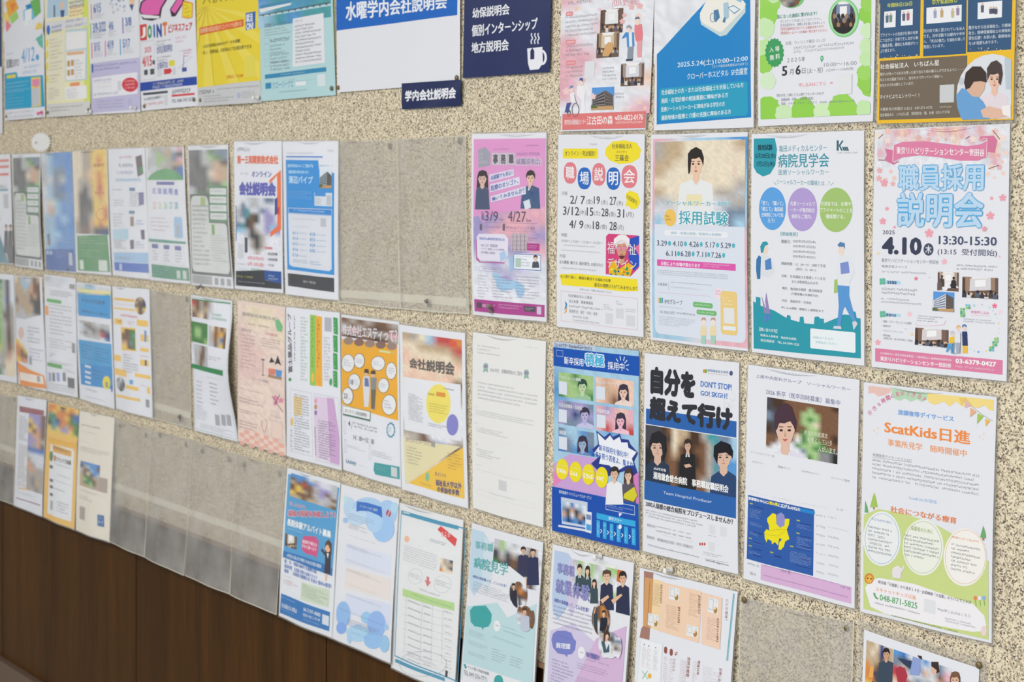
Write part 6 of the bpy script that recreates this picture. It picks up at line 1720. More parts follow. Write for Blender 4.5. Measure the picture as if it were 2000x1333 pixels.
s.T(345, 150, 545, 205, '説明会のお知らせ', 'a4a09c', .03); s.T(380, 215, 508, 250, '(学校名・学部説明会)', 'b0a8a4', .01); s.P('7cc48c', [(540, 200), (560, 192), (585, 235), (580, 270), (555, 265), (545, 235)])
s.T(342, 245, 400, 275, '説明会日程', 'a89c9c', .01); s.T(484, 270, 556, 300, '３月実施日程', 'd8888c', .01); s.G(338, 275, 430, 505, 10, 'b89c9c', .5); s.G(460, 300, 575, 380, 4, 'a89898', .5)
s.L([(472, 430), (472, 528)], 3, '50484c'); s.R(463, 428, 482, 440, '504850'); s.R(463, 522, 482, 530, '504850'); s.P('b08c6c', [(502, 520), (583, 538), (583, 555), (502, 538)]); s.E(510, 440, 540, 480, 'f0dcd0', 12); s.E(545, 450, 578, 492, 'f0dcd0', 12); s.P('2a262c', [(508, 452), (520, 420), (542, 450)]); s.P('2a262c', [(542, 465), (558, 408), (580, 470), (560, 455)]); s.P('e08870', [(505, 485), (545, 490), (545, 525), (505, 520)]); s.P('5c9cd8', [(545, 492), (586, 500), (580, 540), (552, 535)])
s.T(402, 535, 502, 575, 'リリーフの説明', 'a4a09c', .02); s.G(333, 572, 400, 592, 1, '84787c'); s.G(333, 600, 475, 640, 1, 'a08c8c', .7); s.G(333, 650, 478, 725, 2, '9c8888', .5); s.G(333, 722, 440, 775, 2, 'a87878', .5); s.G(333, 785, 440, 870, 3, 'a07878', .5)
for x, y in ((550, 690), (580, 675), (548, 660)):
    s.fl(x, y, 17, 'e890b0')
s.L([(530, 650), (592, 745)], 3, '706060'); s.L([(545, 700), (575, 640)], 3, '706060'); s.L([(470, 790), (462, 820), (480, 865)], 3, 'c89480'); s.L([(490, 785), (498, 820), (486, 865)], 3, 'c89480')
s.R(526, 792, 586, 908, 'ecd8cc'); s.O(526, 790, 588, 912, 2, '9098a8'); s.G(515, 755, 585, 790, 2, 'a89490', .5)
for j in range(4):
    for i in range(9):
        if (i + j) % 2:
            s.R(334 + i * 29, 838 + j * 24 + i * 8, 363 + i * 29, 870 + j * 24 + i * 8, 'eeb8a8')
s = sh([(558.7, 599.6), (663.6, 611), (669.6, 919), (560.6, 891)], 'L', 'white poster printed sideways with green tabs and two large timetables', d=(.002, .003), fog=1)
s.P('3c9c54', [(625, 530), (640, 540), (632, 555), (618, 548)])
s.T(0, 0, 0, 0, '富士薬品グループ', '50545c', .03, q=[(618, 505), (612, 160), (634, 158), (644, 500)])
s.G(650, 170, 668, 440, 9, '9098a0', .8); s.G(690, 175, 740, 560, 20, '90b898', .55)
s.P('9ccc60', [(748, 165), (780, 170), (785, 580), (752, 575)]); s.P('f0b838', [(780, 170), (818, 178), (824, 585), (786, 578)]); s.G(755, 180, 775, 500, 14, '70a048', .6); s.G(790, 190, 812, 480, 12, 'a07c28', .7); s.E(760, 500, 778, 560, 'f0c840', 10); s.E(795, 520, 812, 575, 'f0b030', 10)
s.R(833, 180, 874, 265, 'b8bcc4'); s.G(830, 290, 875, 560, 14, 'a0a0a8', .6); s.E(862, 535, 880, 580, '58a868', 10)
for k in range(4):
    s.P('3fa455', [(883, 180 + k * 103), (908, 186 + k * 103), (911, 283 + k * 103), (886, 275 + k * 103)]); s.G(890, 195 + k * 103, 903, 270 + k * 103, 4, 'c0e4c8', .7)
s.O(630, 597, 768, 1005, 2, 'a0a4b4'); s.O(775, 625, 925, 1062, 2, 'a0a4b4'); s.P('e4d4e8', [(780, 640), (850, 650), (925, 1055), (780, 1010)]); s.P('d4b0d8', [(850, 650), (888, 655), (925, 900), (925, 1055), (870, 1040)]); s.P('f0d8a0', [(650, 640), (710, 650), (700, 760), (655, 750)])
s.G(655, 625, 755, 990, 22, '787c88', .5); s.G(800, 780, 905, 1040, 16, '786c90', .5); s.E(634, 768, 650, 822, 'f0c840', 12); s.G(635, 840, 648, 985, 9, '70747c', .8)
for y in (655, 690, 725):
    s.E(779, y, 795, y + 30, ['e8a8c0', 'c8a060', 'a080b8'][(y - 655) // 35], 10)
s.G(780, 820, 793, 1000, 10, '70747c', .8)
s = sh([(667, 614.5), (780, 629), (784, 953), (671, 918)], 'L', 'orange yellow poster with white speech balloons around two standing figures', d=(.002, .003), fog=1)
s.P('f0b42c', [(934, 310), (1262, 345), (1270, 795), (938, 698)])
s.bm(932, 182, 1268, 345, 'NhNhNNh hNhNdNN hpNhhhp NdNNdNh', photo=True)
for x in range(5):
    s.E(945 + x * 64, 300 + x * 8, 1005 + x * 64, 345 + x * 8, '8c6c64' if x % 2 else 'a08880', 12)
s.T(936, 225, 1262, 330, '株式会社エスティって？', 'e8e4ec', .03, q=[(936, 222), (1262, 252), (1262, 335), (936, 285)])
s.G(955, 345, 1090, 375, 1, 'c8d890', .8); s.G(1160, 375, 1255, 400, 1, 'd8e4b0', .8); s.RR(1160, 375, 1225, 398, 'd8e8b0', .3)
for x0, y0, x1, y1, t_ in ((933, 400, 1015, 508, ''), (1010, 395, 1075, 485, ''), (1110, 412, 1195, 500, ''), (1198, 448, 1262, 552, ''), (975, 515, 1050, 615, '18'), (1152, 542, 1220, 632, ''), (940, 598, 1008, 700, '23'), (1178, 640, 1262, 762, '')):
    s.E(x0, y0, x1, y1, '6c5c40', 22); s.E(x0 + 3, y0 + 3, x1 - 3, y1 - 3, 'eceef2', 22)
    s.G(x0 + 14, y0 + 28, x1 - 12, y1 - 25, 3, '9094a0', .5)
    if t_:
        s.R(x0 + 10, y0 + 28, x0 + 40, y0 + 75, 'eceef2'); s.T(x0 + 12, y0 + 32, x0 + 34, y0 + 68, t_, '505868', .02)
s.P('dfe2ea', [(1070, 530), (1100, 530), (1105, 600), (1095, 715), (1070, 712), (1062, 560)]); s.P('6c7cb0', [(1075, 540), (1095, 545), (1100, 595), (1072, 590)]); s.E(1072, 492, 1096, 532, 'e4c0a4', 12); s.P('4c4038', [(1070, 510), (1075, 488), (1096, 490), (1100, 515)])
s.P('909498', [(1108, 540), (1145, 540), (1142, 610), (1135, 730), (1112, 725)]); s.P('706c5c', [(1112, 610), (1140, 612), (1132, 725), (1112, 722)]); s.E(1110, 500, 1136, 540, 'e4c0a4', 12); s.P('4c4038', [(1108, 518), (1114, 496), (1136, 498), (1138, 520)])
s.P('4c7468', [(943, 703), (1110, 740), (1108, 800), (945, 762)]); s.P('f0f2f4', [(945, 706), (1106, 742), (1104, 788), (947, 752)]); s.T(0, 0, 0, 0, 'オンライン会社説明会', '5c6068', .02, q=[(958, 722), (1088, 752), (1088, 774), (958, 746)])
s.T(975, 795, 988, 828, '4', '50545c', .03); s.L([(992, 845), (1002, 800)], 2, '60646c'); s.G(1008, 800, 1155, 875, 2, '50545c', .62, .25); s.T(0, 0, 0, 0, '14：00～15：00', '585c64', .02, q=[(1005, 878), (1132, 905), (1132, 936), (1005, 906)])
s.P('4c94b0', [(1229 + (26 if k % 2 else 22) * math.cos(2 * math.pi * k / 24), 850 + (48 if k % 2 else 42) * math.sin(2 * math.pi * k / 24)) for k in range(24)]); s.E(1211, 815, 1247, 885, 'e9ebf2', 18); s.G(1215, 830, 1245, 870, 2, '5c9cb4', .6)
for x0, y0, x1, y1 in ((950, 795, 962, 875), (952, 905, 964, 985), (1100, 938, 1114, 1025)):
    s.O(x0, y0, x1, y1, 2, '80848c')
s.G(968, 935, 1080, 985, 2, '989ca4', .5); s.G(1120, 965, 1235, 1035, 3, '989ca4', .5); s.T(0, 0, 0, 0, 'Unisty', '3c7c9c', .03, q=[(960, 1022), (1020, 1034), (1020, 1065), (960, 1052)]); s.G(960, 1012, 1010, 1024, 1, 'a0a4ac'); s.G(1022, 1050, 1090, 1075, 1, 'b0b4bc')
s.P('44a4a8', [(1135, 1040), (1275, 1068), (1276, 1143), (1140, 1112), (1130, 1085)]); s.G(1145, 1055, 1215, 1105, 3, 'a8dce0', .45); s.G(1140, 1072, 1200, 1088, 1, 'c85c50', .8); s.R(1228, 1066, 1262, 1132, 'd8dadc')
s = sh([(780, 634), (908.5, 651), (914.5, 994), (786.4, 956)], 'L', 'poster with blurred food photo, yellow circle, violet disc and yellow lower corner', d=(.002, .004), fog=1)
s.pic(1292, 268, 1660, 1260)
s.bm(1292, 268, 1660, 1260, 'shmcrro mmssssr jmmmmms jjjmjmj mjmjmjm jjjjjjN mmmmmmh qqqqqqh wwwwwww wwwwwww qwwwwww llwwwww hhNwwwh mhNNbNN mshhhsm mmsmmmh mmmmmmm mmmmmmm mmmmmmm')
s.pic()
s.G(1310, 285, 1400, 305, 1, 'a09488'); s.L([(1430, 340), (1480, 325)], 10, 'b0c4dc'); s.E(1570, 322, 1618, 358, 'e06048', 12)
s.G(1475, 382, 1612, 402, 1, '948478', .7); s.T(1340, 418, 1605, 532, '会社説明会', '6c6460', .04, q=[(1338, 422), (1604, 450), (1604, 532), (1338, 482)])
s.P('e9ebf0', [(1302, 535), (1640, 582), (1645, 918), (1310, 850)]); s.E(1440, 580, 1582, 812, 'f2e470', 28); s.P('e49c3c', [(1500, 625), (1552, 632), (1552, 658), (1500, 650)]); s.T(1448, 628, 1490, 650, '2部構成', 'b49c50', .01); s.G(1455, 685, 1570, 770, 4, 'b4a858', .45); s.G(1332, 632, 1422, 812, 18, '8c8c90', .6); s.G(1310, 575, 1445, 600, 1, 'e0a8b0', .8); s.G(1540, 598, 1605, 625, 1, '787c84')
s.G(1450, 805, 1590, 860, 2, '8088b0', .6); s.E(1560, 758, 1628, 884, '8c8cd0', 24)
s.P('f2ca50', [(1330, 1165), (1655, 955), (1660, 1258)]); s.P('e8e0b8', [(1305, 900), (1640, 950), (1330, 1160), (1312, 1172)])
s.T(0, 0, 0, 0, 'ポイント1 インターンシップ開催', '8c88a0', .02, q=[(1320, 890), (1492, 925), (1492, 955), (1320, 922)]); s.G(1320, 940, 1415, 1075, 6, 'a09c94', .45); s.G(1565, 980, 1652, 1105, 6, 'b4a460', .45); s.E(1430, 1100, 1455, 1155, '90c8a0', 12)
s.T(0, 0, 0, 0, 'ポイント2', '706c94', .015, q=[(1490, 1095), (1556, 1108), (1556, 1132), (1490, 1120)]); s.T(0, 0, 0, 0, '福祉系大学以外', '5c5890', .03, q=[(1495, 1140), (1645, 1165), (1645, 1202), (1495, 1178)]); s.T(0, 0, 0, 0, 'の参加者多数', '5c5890', .03, q=[(1505, 1180), (1632, 1205), (1632, 1240), (1505, 1215)]); s.G(1395, 1155, 1470, 1190, 2, 'a89c60', .5)

s = sh([(923.5, 649), (1066.7, 667), (1062, 1031), (924, 992.4)], 'M', 'plain white letter with grey text, two small wreath emblems and a code box', d=(.002, .003), paper='eeeeec')
s.G(95, 125, 230, 205, 3, 'b4b6ba', .4); s.G(95, 160, 370, 200, 1, 'b4b6ba'); s.G(370, 135, 445, 155, 1, 'c4c6ca')
for x, y in ((146, 262), (376, 300)):
    s.ring(x - 15, y - 28, x + 15, y + 12, 6, '94bcb0', 14); s.E(x - 9, y - 20, x + 9, y + 4, '9c90b0', 10); s.P('94bcb0', [(x - 12, y + 8), (x + 12, y + 8), (x + 14, y + 28), (x, y + 18), (x - 14, y + 28)])
s.T(0, 0, 0, 0, '2026 卒生　就職説明会のご案内', '9498a0', .01, q=[(170, 262), (352, 285), (352, 310), (170, 284)])
s.G(100, 338, 438, 510, 5, 'a8aaae', .42); s.G(85, 480, 100, 495, 1, 'a0a2a8'); s.G(88, 500, 422, 600, 3, 'a8aaae', .4); s.G(85, 570, 100, 590, 1, 'a0a2a8'); s.G(92, 598, 278, 670, 3, '9c9ea4', .42); s.G(92, 655, 400, 720, 1, 'a8aaae', .35); s.G(88, 690, 102, 705, 1, 'a0a2a8'); s.G(92, 718, 232, 800, 4, 'a0a2a8', .45); s.G(90, 808, 125, 822, 1, 'a0a2a8'); s.G(90, 835, 436, 925, 2, 'a8aaae', .4); s.G(168, 965, 390, 1032, 2, 'a8aaae', .42); s.R(225, 895, 270, 962, 'd4d6d8'); s.O(95, 945, 420, 1060, 1.5, 'd4d6d8')

# ================================================================ row 4, left part
s = sh([(34.4, 772.6), (91.3, 782), (83.6, 1009), (28, 987)], 'K', 'magazine style poster with a dark red heading and a blurred figure at right', d=(.003, .010), fog=2)
s.P('a45c64', [(150, 210), (338, 245), (338, 285), (152, 255)]); s.G(165, 225, 330, 265, 1, 'c89ca0', .8); s.bm(228, 265, 330, 890, 'vvvN yvvN NyvN yNnN vnnN vvnh vhnN bbbb qqqq hqqq nhqq nnhh hhhh hgsh hgsh hhgh', photo=True)
s.G(150, 280, 225, 490, 16, 'a098a4', .5); s.G(150, 500, 228, 850, 24, 'b0a498', .45); s.P('f0c070', [(145, 832), (225, 850), (225, 858), (145, 840)]); s.P('8c3c54', [(132, 910), (315, 968), (315, 975), (132, 916)]); s.G(140, 860, 300, 930, 2, 'a4a4a8', .5)
s = sh([(94.4, 786), (153.5, 800.7), (146, 1035), (84.7, 1010)], 'K', 'yellow framed poster with colourful figures above and a white text box below', paper='f2c868', d=(.003, .012), fog=2)
s.bm(375, 190, 598, 470, 'ooyNyoy oyoooNb tGooyGb GtBooGG ktzohoG ytyvvyG yyyyyyy', photo=True)
s.P('eceef2', [(395, 490), (560, 530), (572, 560), (548, 1095), (365, 1030)]); s.P('f0c040', [(378, 440), (595, 490), (590, 530), (380, 480)]); s.G(390, 452, 585, 505, 1, 'a87828', .8); s.P('e8b450', [(410, 495), (555, 545), (552, 590), (412, 550)]); s.G(418, 508, 548, 570, 1, '805c28', .8); s.E(385, 545, 415, 625, '58944c', 14)
s.T(0, 0, 0, 0, 'ブランド力体験', '60584c', .03, q=[(440, 588), (552, 618), (552, 655), (440, 625)]); s.E(420, 575, 438, 625, 'd88048', 10); s.G(425, 635, 555, 690, 1, '80848c')
for y in (650, 755, 805, 865):
    s.RR(388, y, 412, y + 32, '585c64', .3)
s.G(415, 760, 552, 815, 1, '7c8c98', .7); s.G(450, 720, 545, 765, 1, 'a0a4ac'); s.G(415, 820, 510, 870, 1, '9094a0'); s.R(392, 925, 412, 1005, 'b8bcc0'); s.G(450, 925, 530, 1050, 4, '888c94', .5); s.G(378, 910, 430, 930, 1, '888c94')
s = sh([(155.6, 802.5), (224, 816.5), (214, 1059), (148.4, 1036)], 'K', 'cream letter with a small town picture, code boxes and a blue badge', paper='ece6da', d=(.003, .014), fog=2)
s.G(625, 345, 770, 400, 1, '908c88', .6); s.G(622, 400, 760, 440, 1, 'a4a09c'); s.G(622, 448, 842, 500, 1, '9c9894'); s.G(622, 480, 680, 500, 1, 'a4a09c'); s.G(620, 520, 840, 620, 3, '9c9894', .4); s.bm(622, 635, 768, 870, 'zuuuub BscuuN lNNcuu hNmNul sGGNsh seGGNs sGGeNh sssehs', photo=True); s.R(772, 762, 826, 888, 'b8aaa0'); s.G(615, 850, 830, 930, 2, 'a4a09c', .4); s.G(615, 895, 720, 960, 2, 'a4a09c', .4); s.R(615, 980, 656, 1090, 'b4aca4'); s.P('3c70b0', [(758, 1045), (803, 1055), (803, 1142), (758, 1130)]); s.G(763, 1060, 798, 1085, 1, 'b0c8e4', .8); s.G(763, 1085, 798, 1120, 1, 'd0e0f0', .8)

s = sh([(561, 914), (665, 944), (649, 1247), (545, 1203)], 'Q', 'blue part-time job poster with festival photos and a cartoon woman in a suit', paper='e8ebf0', d=(.004, .018), fog=1)
s.P('58a8d8', [(98, 135), (392, 215), (355, 718), (75, 610)])
s.bm(115, 130, 375, 345, 'uuuqlqql NuNuvqql sNrNlvvl NyNNhvNl NysNlvlN yNNNhllh ssNshlhN', photo=True)
s.T(0, 0, 0, 0, '楽しみながら', 'e8b4b8', .03, q=[(108, 290), (200, 315), (200, 340), (108, 315)])
s.T(0, 0, 0, 0, '福祉の現場を体験しよう！', 'dce8f4', .07, q=[(100, 338), (372, 350), (372, 392), (98, 382)]); s.T(0, 0, 0, 0, '福祉の現場を体験しよう！', 'd84858', .03, q=[(102, 341), (370, 353), (370, 389), (101, 379)])
s.T(0, 0, 0, 0, '長期体験アルバイト募集', 'f0f4f8', .045, q=[(98, 388), (352, 462), (350, 505), (96, 432)]); s.G(98, 440, 188, 482, 1, 'c0dcec', .7)
s.room(88, 475, 150, 570, 'e4e0dc', '8c7464', 'd8b890', 4)
s.P('d8588c', [(180, 520), (192, 490), (262, 495), (280, 520), (278, 580), (270, 600), (272, 620), (255, 605), (205, 592), (182, 570)]); s.T(0, 0, 0, 0, '勤務時や曜日は', 'f8e4ec', .03, q=[(185, 510), (272, 532), (272, 555), (185, 532)]); s.T(0, 0, 0, 0, '中から選べます', 'f8e4ec', .03, q=[(183, 535), (270, 560), (270, 582), (183, 557)])
s.P('2f7cc0', [(75, 575), (300, 645), (357, 680), (355, 722), (290, 695), (72, 612)]); s.T(0, 0, 0, 0, '小学生から成人までの障がいのある方が通う事業所', 'e4f0f8', .03, q=[(95, 590), (298, 655), (298, 678), (94, 612)])
s.P('3c3844', [(318, 570), (350, 575), (348, 640), (345, 712), (312, 705), (318, 640)]); s.P('3c3844', [(300, 560), (322, 590), (318, 605), (296, 575)]); s.E(318, 522, 350, 585, 'f0c09c', 14); s.P('5c4038', [(316, 560), (322, 525), (338, 512), (354, 535), (352, 600), (343, 560), (335, 540), (325, 545)]); s.P('f0f0f4', [(328, 590), (340, 590), (334, 620)]); s.P('f0c09c', [(320, 712), (330, 714), (326, 750), (316, 748)])
s.T(0, 0, 0, 0, '給　与　時給1080円 交通費支給', '3c70c4', .02, q=[(82, 622), (272, 685), (272, 708), (82, 645)]); s.T(0, 0, 0, 0, '勤務時間　応相談 夜勤も体験できます', '3c70c4', .02, q=[(82, 650), (276, 722), (276, 742), (80, 674)]); s.T(0, 0, 0, 0, '期間　　応相談 短期間も可 冬休み 春休み歓迎！', '3c70c4', .02, q=[(80, 678), (350, 768), (350, 795), (80, 700)])
s.G(78, 715, 125, 740, 1, '80848c'); s.G(75, 735, 160, 800, 3, 'c06870', .5); s.P('d4e0cc', [(182, 755), (340, 800), (335, 905), (178, 855)]); s.G(188, 765, 332, 895, 8, '80947c', .45)
s.P('2f7cc0', [(60, 822), (340, 930), (335, 1042), (50, 935)]); s.G(62, 838, 148, 880, 1, 'c8dcf0', .8); s.T(0, 0, 0, 0, '社会福祉法人青葉会', 'f0f4f8', .02, q=[(62, 875), (158, 912), (158, 938), (60, 902)]); s.G(62, 908, 140, 950, 1, 'b8d0e8'); s.T(0, 0, 0, 0, '04-7197-4080', 'f0f4f8', .02, q=[(198, 900), (290, 935), (290, 958), (198, 922)]); s.T(0, 0, 0, 0, '柏市十余二175-48', 'e4ecf4', .02, q=[(196, 932), (286, 965), (286, 985), (196, 952)]); s.G(196, 962, 284, 1010, 1, 'b8d0e8'); s.R(300, 940, 332, 1012, 'dce4ea')

s = sh([(666.6, 946), (779.7, 975), (764.4, 1296), (650.6, 1247)], 'Q', 'white poster with pale blue watercolour blots and a blue ribbon heading', d=(.004, .018), paper='e8e9ee', fog=1)
for x, y, rx, ry, c in ((455, 330, 38, 60, 'c4dcf0'), (560, 330, 90, 60, 'b4d4f0'), (670, 360, 55, 75, 'b0d0f0'), (650, 450, 62, 75, 'a8cdf2'), (500, 380, 60, 50, 'c8e0f4'), (600, 400, 50, 70, 'b8d8f4'), (430, 400, 15, 15, 'a8ccf0'), (710, 330, 22, 30, 'b8dcf0')):
    s.E(x - rx, y - ry, x + rx, y + ry, c, 26)
s.R(420, 258, 440, 300, 'c8e4e8'); s.P('3478cc', [(498, 292), (560, 300), (640, 325), (645, 388), (625, 372), (570, 348), (520, 345), (495, 350)]); s.T(0, 0, 0, 0, 'インターンのご案内', 'd4e4f4', .02, q=[(515, 308), (618, 334), (618, 352), (515, 326)]); s.E(665, 340, 692, 382, 'c04c64', 14); s.L([(672, 385), (688, 338)], 4, 'e8e8f0')
s.G(445, 355, 600, 440, 3, 'b0b8c8', .4); s.G(450, 415, 560, 480, 3, 'a4a0a8', .4); s.G(445, 480, 610, 540, 1, 'a4a4ac', .3)
for y, c in ((540, 'dfe4f2'), (680, 'ebe3e0'), (825, 'dce2f2')):
    s.P(c, [(435, y - 10), (695, y + 60), (690, y + 180), (425, y + 105)]); s.G(440, y - 5, 640, y + 80, 3, '8c8e98', .42); s.G(438, y + 80, 660, y + 165, 2, '94969e', .42)
for x, y, rx, ry, c in ((420, 940, 42, 75, '9cc4ee'), (410, 1020, 30, 35, '8cb4ec'), (550, 960, 30, 35, 'a4d0f0'), (610, 1000, 55, 80, '9cc0f0'), (500, 1050, 60, 50, 'b4d8f0'), (590, 1090, 55, 50, '9cc8f0'), (658, 1110, 28, 50, 'a0ccec'), (668, 1015, 14, 16, 'a8d0f0'), (455, 1080, 12, 30, 'b0d4f0')):
    s.E(x - rx, y - ry, x + rx, y + ry, c, 26)
s.G(395, 900, 655, 1010, 3, '7c88a8', .4); s.G(445, 960, 630, 1080, 4, '7c88a8', .42); s.G(465, 1045, 575, 1085, 1, '7c88a8')
s = sh([(779.7, 982), (905.4, 1016.6), (889, 1357), (764.4, 1304.6)], 'Q', 'white poster with blue frame, red ribbon at its corner and a green headed table', d=(.003, .016), paper='e9eaec', fog=1)
s.O(748, 345, 1076, 1335, 9, '4c9cbc'); s.P('4c9cbc', [(752, 345), (1078, 435), (1078, 458), (752, 368)]); s.P('e9eaec', [(760, 352), (800, 362), (800, 368), (760, 358)]); s.P('4c9cbc', [(715, 1198), (1000, 1310), (1000, 1330), (712, 1218)])
s.P('dc4c4c', [(962, 455), (980, 435), (1070, 510), (1060, 555)]); s.G(985, 460, 1050, 520, 1, 'f0c0c0', .8); s.E(768, 492, 798, 530, 'f0c0a4', 12)
s.G(770, 400, 950, 450, 2, 'b8babe', .4); s.G(775, 475, 930, 520, 1, 'b8babe', .6); s.G(920, 505, 1035, 560, 2, 'a4a8b0', .6); s.G(765, 540, 960, 700, 7, 'b8babe', .42); s.bm(980, 615, 1045, 715, 'mhlK mshs lmhK ommm', photo=True)
s.ring(790, 680, 880, 770, 1.5, 'c0c2c8'); s.ring(945, 720, 1040, 820, 1.5, 'c0c2c8'); s.P('d88080', [(903, 725), (918, 728), (918, 755), (930, 755), (908, 785), (892, 745), (903, 748)]); s.G(800, 700, 870, 750, 3, 'b0b4bc', .45); s.G(955, 740, 1030, 800, 3, 'b0b4bc', .45); s.G(860, 790, 980, 850, 1, 'a0a4ac', .5)
s.P('bcdc98', [(757, 795), (1055, 878), (1055, 925), (757, 838)]); s.G(815, 820, 1045, 915, 1, '7c9868', .3)
for k in range(9):
    s.L([(756, 858 + k * 42), (1050 - k, 945 + k * 42)], 1.2, 'c0c4c8'); s.G(790, 855 + k * 42, 870, 905 + k * 42, 1, 'a0a4ac', .4); s.G(885, 885 + k * 42, 930, 920 + k * 42, 1, 'a0a4ac', .5); s.G(1000, 918 + k * 40, 1040, 948 + k * 40, 1, 'a0a4ac', .5)
for x in (780, 880, 940, 995):
    s.L([(x, 830 + (x - 780) * .28), (x - 14, 1170 + (x - 780) * .3)], 1.2, 'c8ccd0')
s.ring(740, 1155, 1012, 1300, 2, 'b8bcc4', 40); s.G(790, 1165, 960, 1250, 2, 'a0a4ac', .4); s.P('383c44', [(1005, 1265), (1018, 1270), (1015, 1305), (1003, 1300)])

for q, c_, kind in (([(922.5, 1022), (1061, 1060), (1040, 1425), (899, 1367)], 0, 'teal'), ([(1080, 1063.7), (1238.5, 1100), (1214, 1490), (1057, 1432)], 1, 'lilac')):
    lab = 'pale teal hospital office visit poster with uniformed staff, partly blurred' if kind == 'teal' else 'pale lilac office work experience poster with four smiling staff in uniform'
    s = sh(q, 'R', lab, d=(.003, .014))
    if kind == 'teal':
        Q = ((130, 130), (660, 275), (600, 1480), (55, 1330)); a1, a2, a3, a4, ink, ball = 'c4dcec', 'd4e4ee', 'c0dfe4', 'a8d4dc', '6cb8b8', '44a8a8'
    else:
        Q = ((775, 300), (1370, 440), (1290, 1700), (715, 1560)); a1, a2, a3, a4, ink, ball = 'bcd0ec', 'd4cce8', 'd4cce8', 'd8b8dc', '8c8cc8', '7c84cc'

    def U(u, v, Q=Q):
        return ((1 - u) * (1 - v) * Q[0][0] + u * (1 - v) * Q[1][0] + u * v * Q[2][0] + (1 - u) * v * Q[3][0],
                (1 - u) * (1 - v) * Q[0][1] + u * (1 - v) * Q[1][1] + u * v * Q[2][1] + (1 - u) * v * Q[3][1])
    s.P(a1, [U(0, .0), U(.18, .0), U(.42, .12), U(.3, .2), U(.22, .33), U(.1, .42), U(.02, .38), U(0, .3)]); s.P(a2, [U(.2, .03), U(.36, .06), U(.4, .2), U(.28, .38), U(.2, .3)])
    s.P(a3, [U(0, .5), U(.45, .42), U(.6, .5), U(1, .36), U(1, .98), U(0, .98)]) if kind == 'teal' else s.P(a3, [U(0, .5), U(.3, .42), U(.6, .5), U(1, .36), U(1, .98), U(0, .98)])
    if kind == 'lilac':
        s.P(a4, [U(.62, .48), U(1, .36), U(1, .98), U(.2, .98)])
    s.G(*U(.32, .04), *U(.62, .08), 1, 'b0b8c8')
    if kind == 'teal':
        s.pic(318, 205, 665, 620)
        s.bm(318, 205, 665, 620, 'lewlwlNw lelwwhNw KlKhKwNl KhKNKNNw GKKNKhKw hKNKKwKw wwwnKnKw wwwwwnKw')
        s.face(540, 300, 34, 48, '3c302c', 'd8ac94', '3a3c58', 2.6, 3.6); s.face(612, 315, 34, 50, '3c302c', 'dcb098', '343858', 2.7, 4.4)
        s.pic(); s.P('e8ebf0', [(318, 385), (440, 420), (560, 520), (565, 640), (318, 640)])
        s.T(0, 0, 0, 0, '事務職', ink, .02, q=[(158, 222), (308, 250), (306, 312), (155, 282)]); s.T(0, 0, 0, 0, '病院見学', ink, .025, q=[(150, 345), (428, 395), (426, 498), (146, 425)])
        s.pic(443, 518, 565, 742, True); s.bm(443, 518, 565, 742, 'lNNw KNoN KNKN KwKw', photo=False); s.face(470, 575, 24, 40, '2e2828', 'dcb098', '303040', 2.2, 3.5); s.pic()
        s.pic(498, 705, 622, 928, True); s.bm(498, 705, 622, 928, 'NNNN NnNN qlzN ldNN wwnN', photo=False); s.face(555, 770, 30, 48, '4a3830', 'dcb098', 'c4ccdc', 2.6, 3); s.pic()
        s.T(0, 0, 0, 0, '病院の事務職って、どんな仕事？', '7c90c0', .02, q=[(142, 482), (420, 562), (418, 585), (140, 505)])
        s.G(145, 530, 425, 705, 5, 'a4acb8', .42); s.P(ball, [(120, 760), (150, 728), (250, 722), (280, 760), (298, 790), (292, 850), (270, 888), (232, 896), (225, 918), (218, 895), (160, 885), (128, 850)]); s.G(165, 755, 260, 785, 1, '2c7c80', .5); s.T(135, 808, 280, 858, '事務総合職', 'e8f4f4', .03)
        s.E(312, 838, 362, 925, 'eef2f4', 20); s.T(324, 868, 350, 888, '活動', 'a0a8b0'); s.T(375, 882, 490, 918, '毎月開催中', '6c98c4', .02); s.G(385, 925, 560, 965, 1, '98b4c0', .5)
        s.G(115, 905, 240, 1000, 4, '90a8b0', .42); s.G(112, 990, 258, 1080, 4, '90a8b0', .42); s.G(110, 1075, 262, 1165, 3, '90a8b0', .42); s.G(300, 955, 545, 1060, 2, '88a4ac', .4); s.G(295, 1050, 410, 1200, 5, '88a4ac', .4); s.G(440, 1110, 555, 1240, 4, '88a4ac', .4)
        s.P('e9ebf0', [(70, 1170), (610, 1345), (600, 1500), (55, 1480)]); s.E(308, 1268, 384, 1370, '44a8a8', 16)
        s.P('58a8b0', [(72, 1185), (88, 1180), (100, 1215), (85, 1222)]); s.T(0, 0, 0, 0, 'イムス富士見総合病院', '6c7480', .02, q=[(104, 1190), (270, 1250), (270, 1275), (104, 1215)]); s.T(0, 0, 0, 0, 'TEL.049-256-7771', '6c7480', .01, q=[(72, 1228), (252, 1290), (252, 1325), (72, 1262)]); s.G(70, 1270, 250, 1330, 1, 'a4a8b0')
    else:
        s.P('eaf0e8', [(925, 370), (1260, 420), (1250, 560), (1180, 700), (1060, 700), (950, 480)])
        s.pic(925, 370, 1395, 820)
        s.bm(925, 370, 1265, 700, 'lewelwee welewelw lwewlwew wlwewlwe', photo=False)
        s.P('cc7038', [(1272, 440), (1330, 445), (1300, 560), (1265, 540)]); s.P('cc7038', [(1335, 700), (1348, 660), (1330, 815), (1315, 812)])
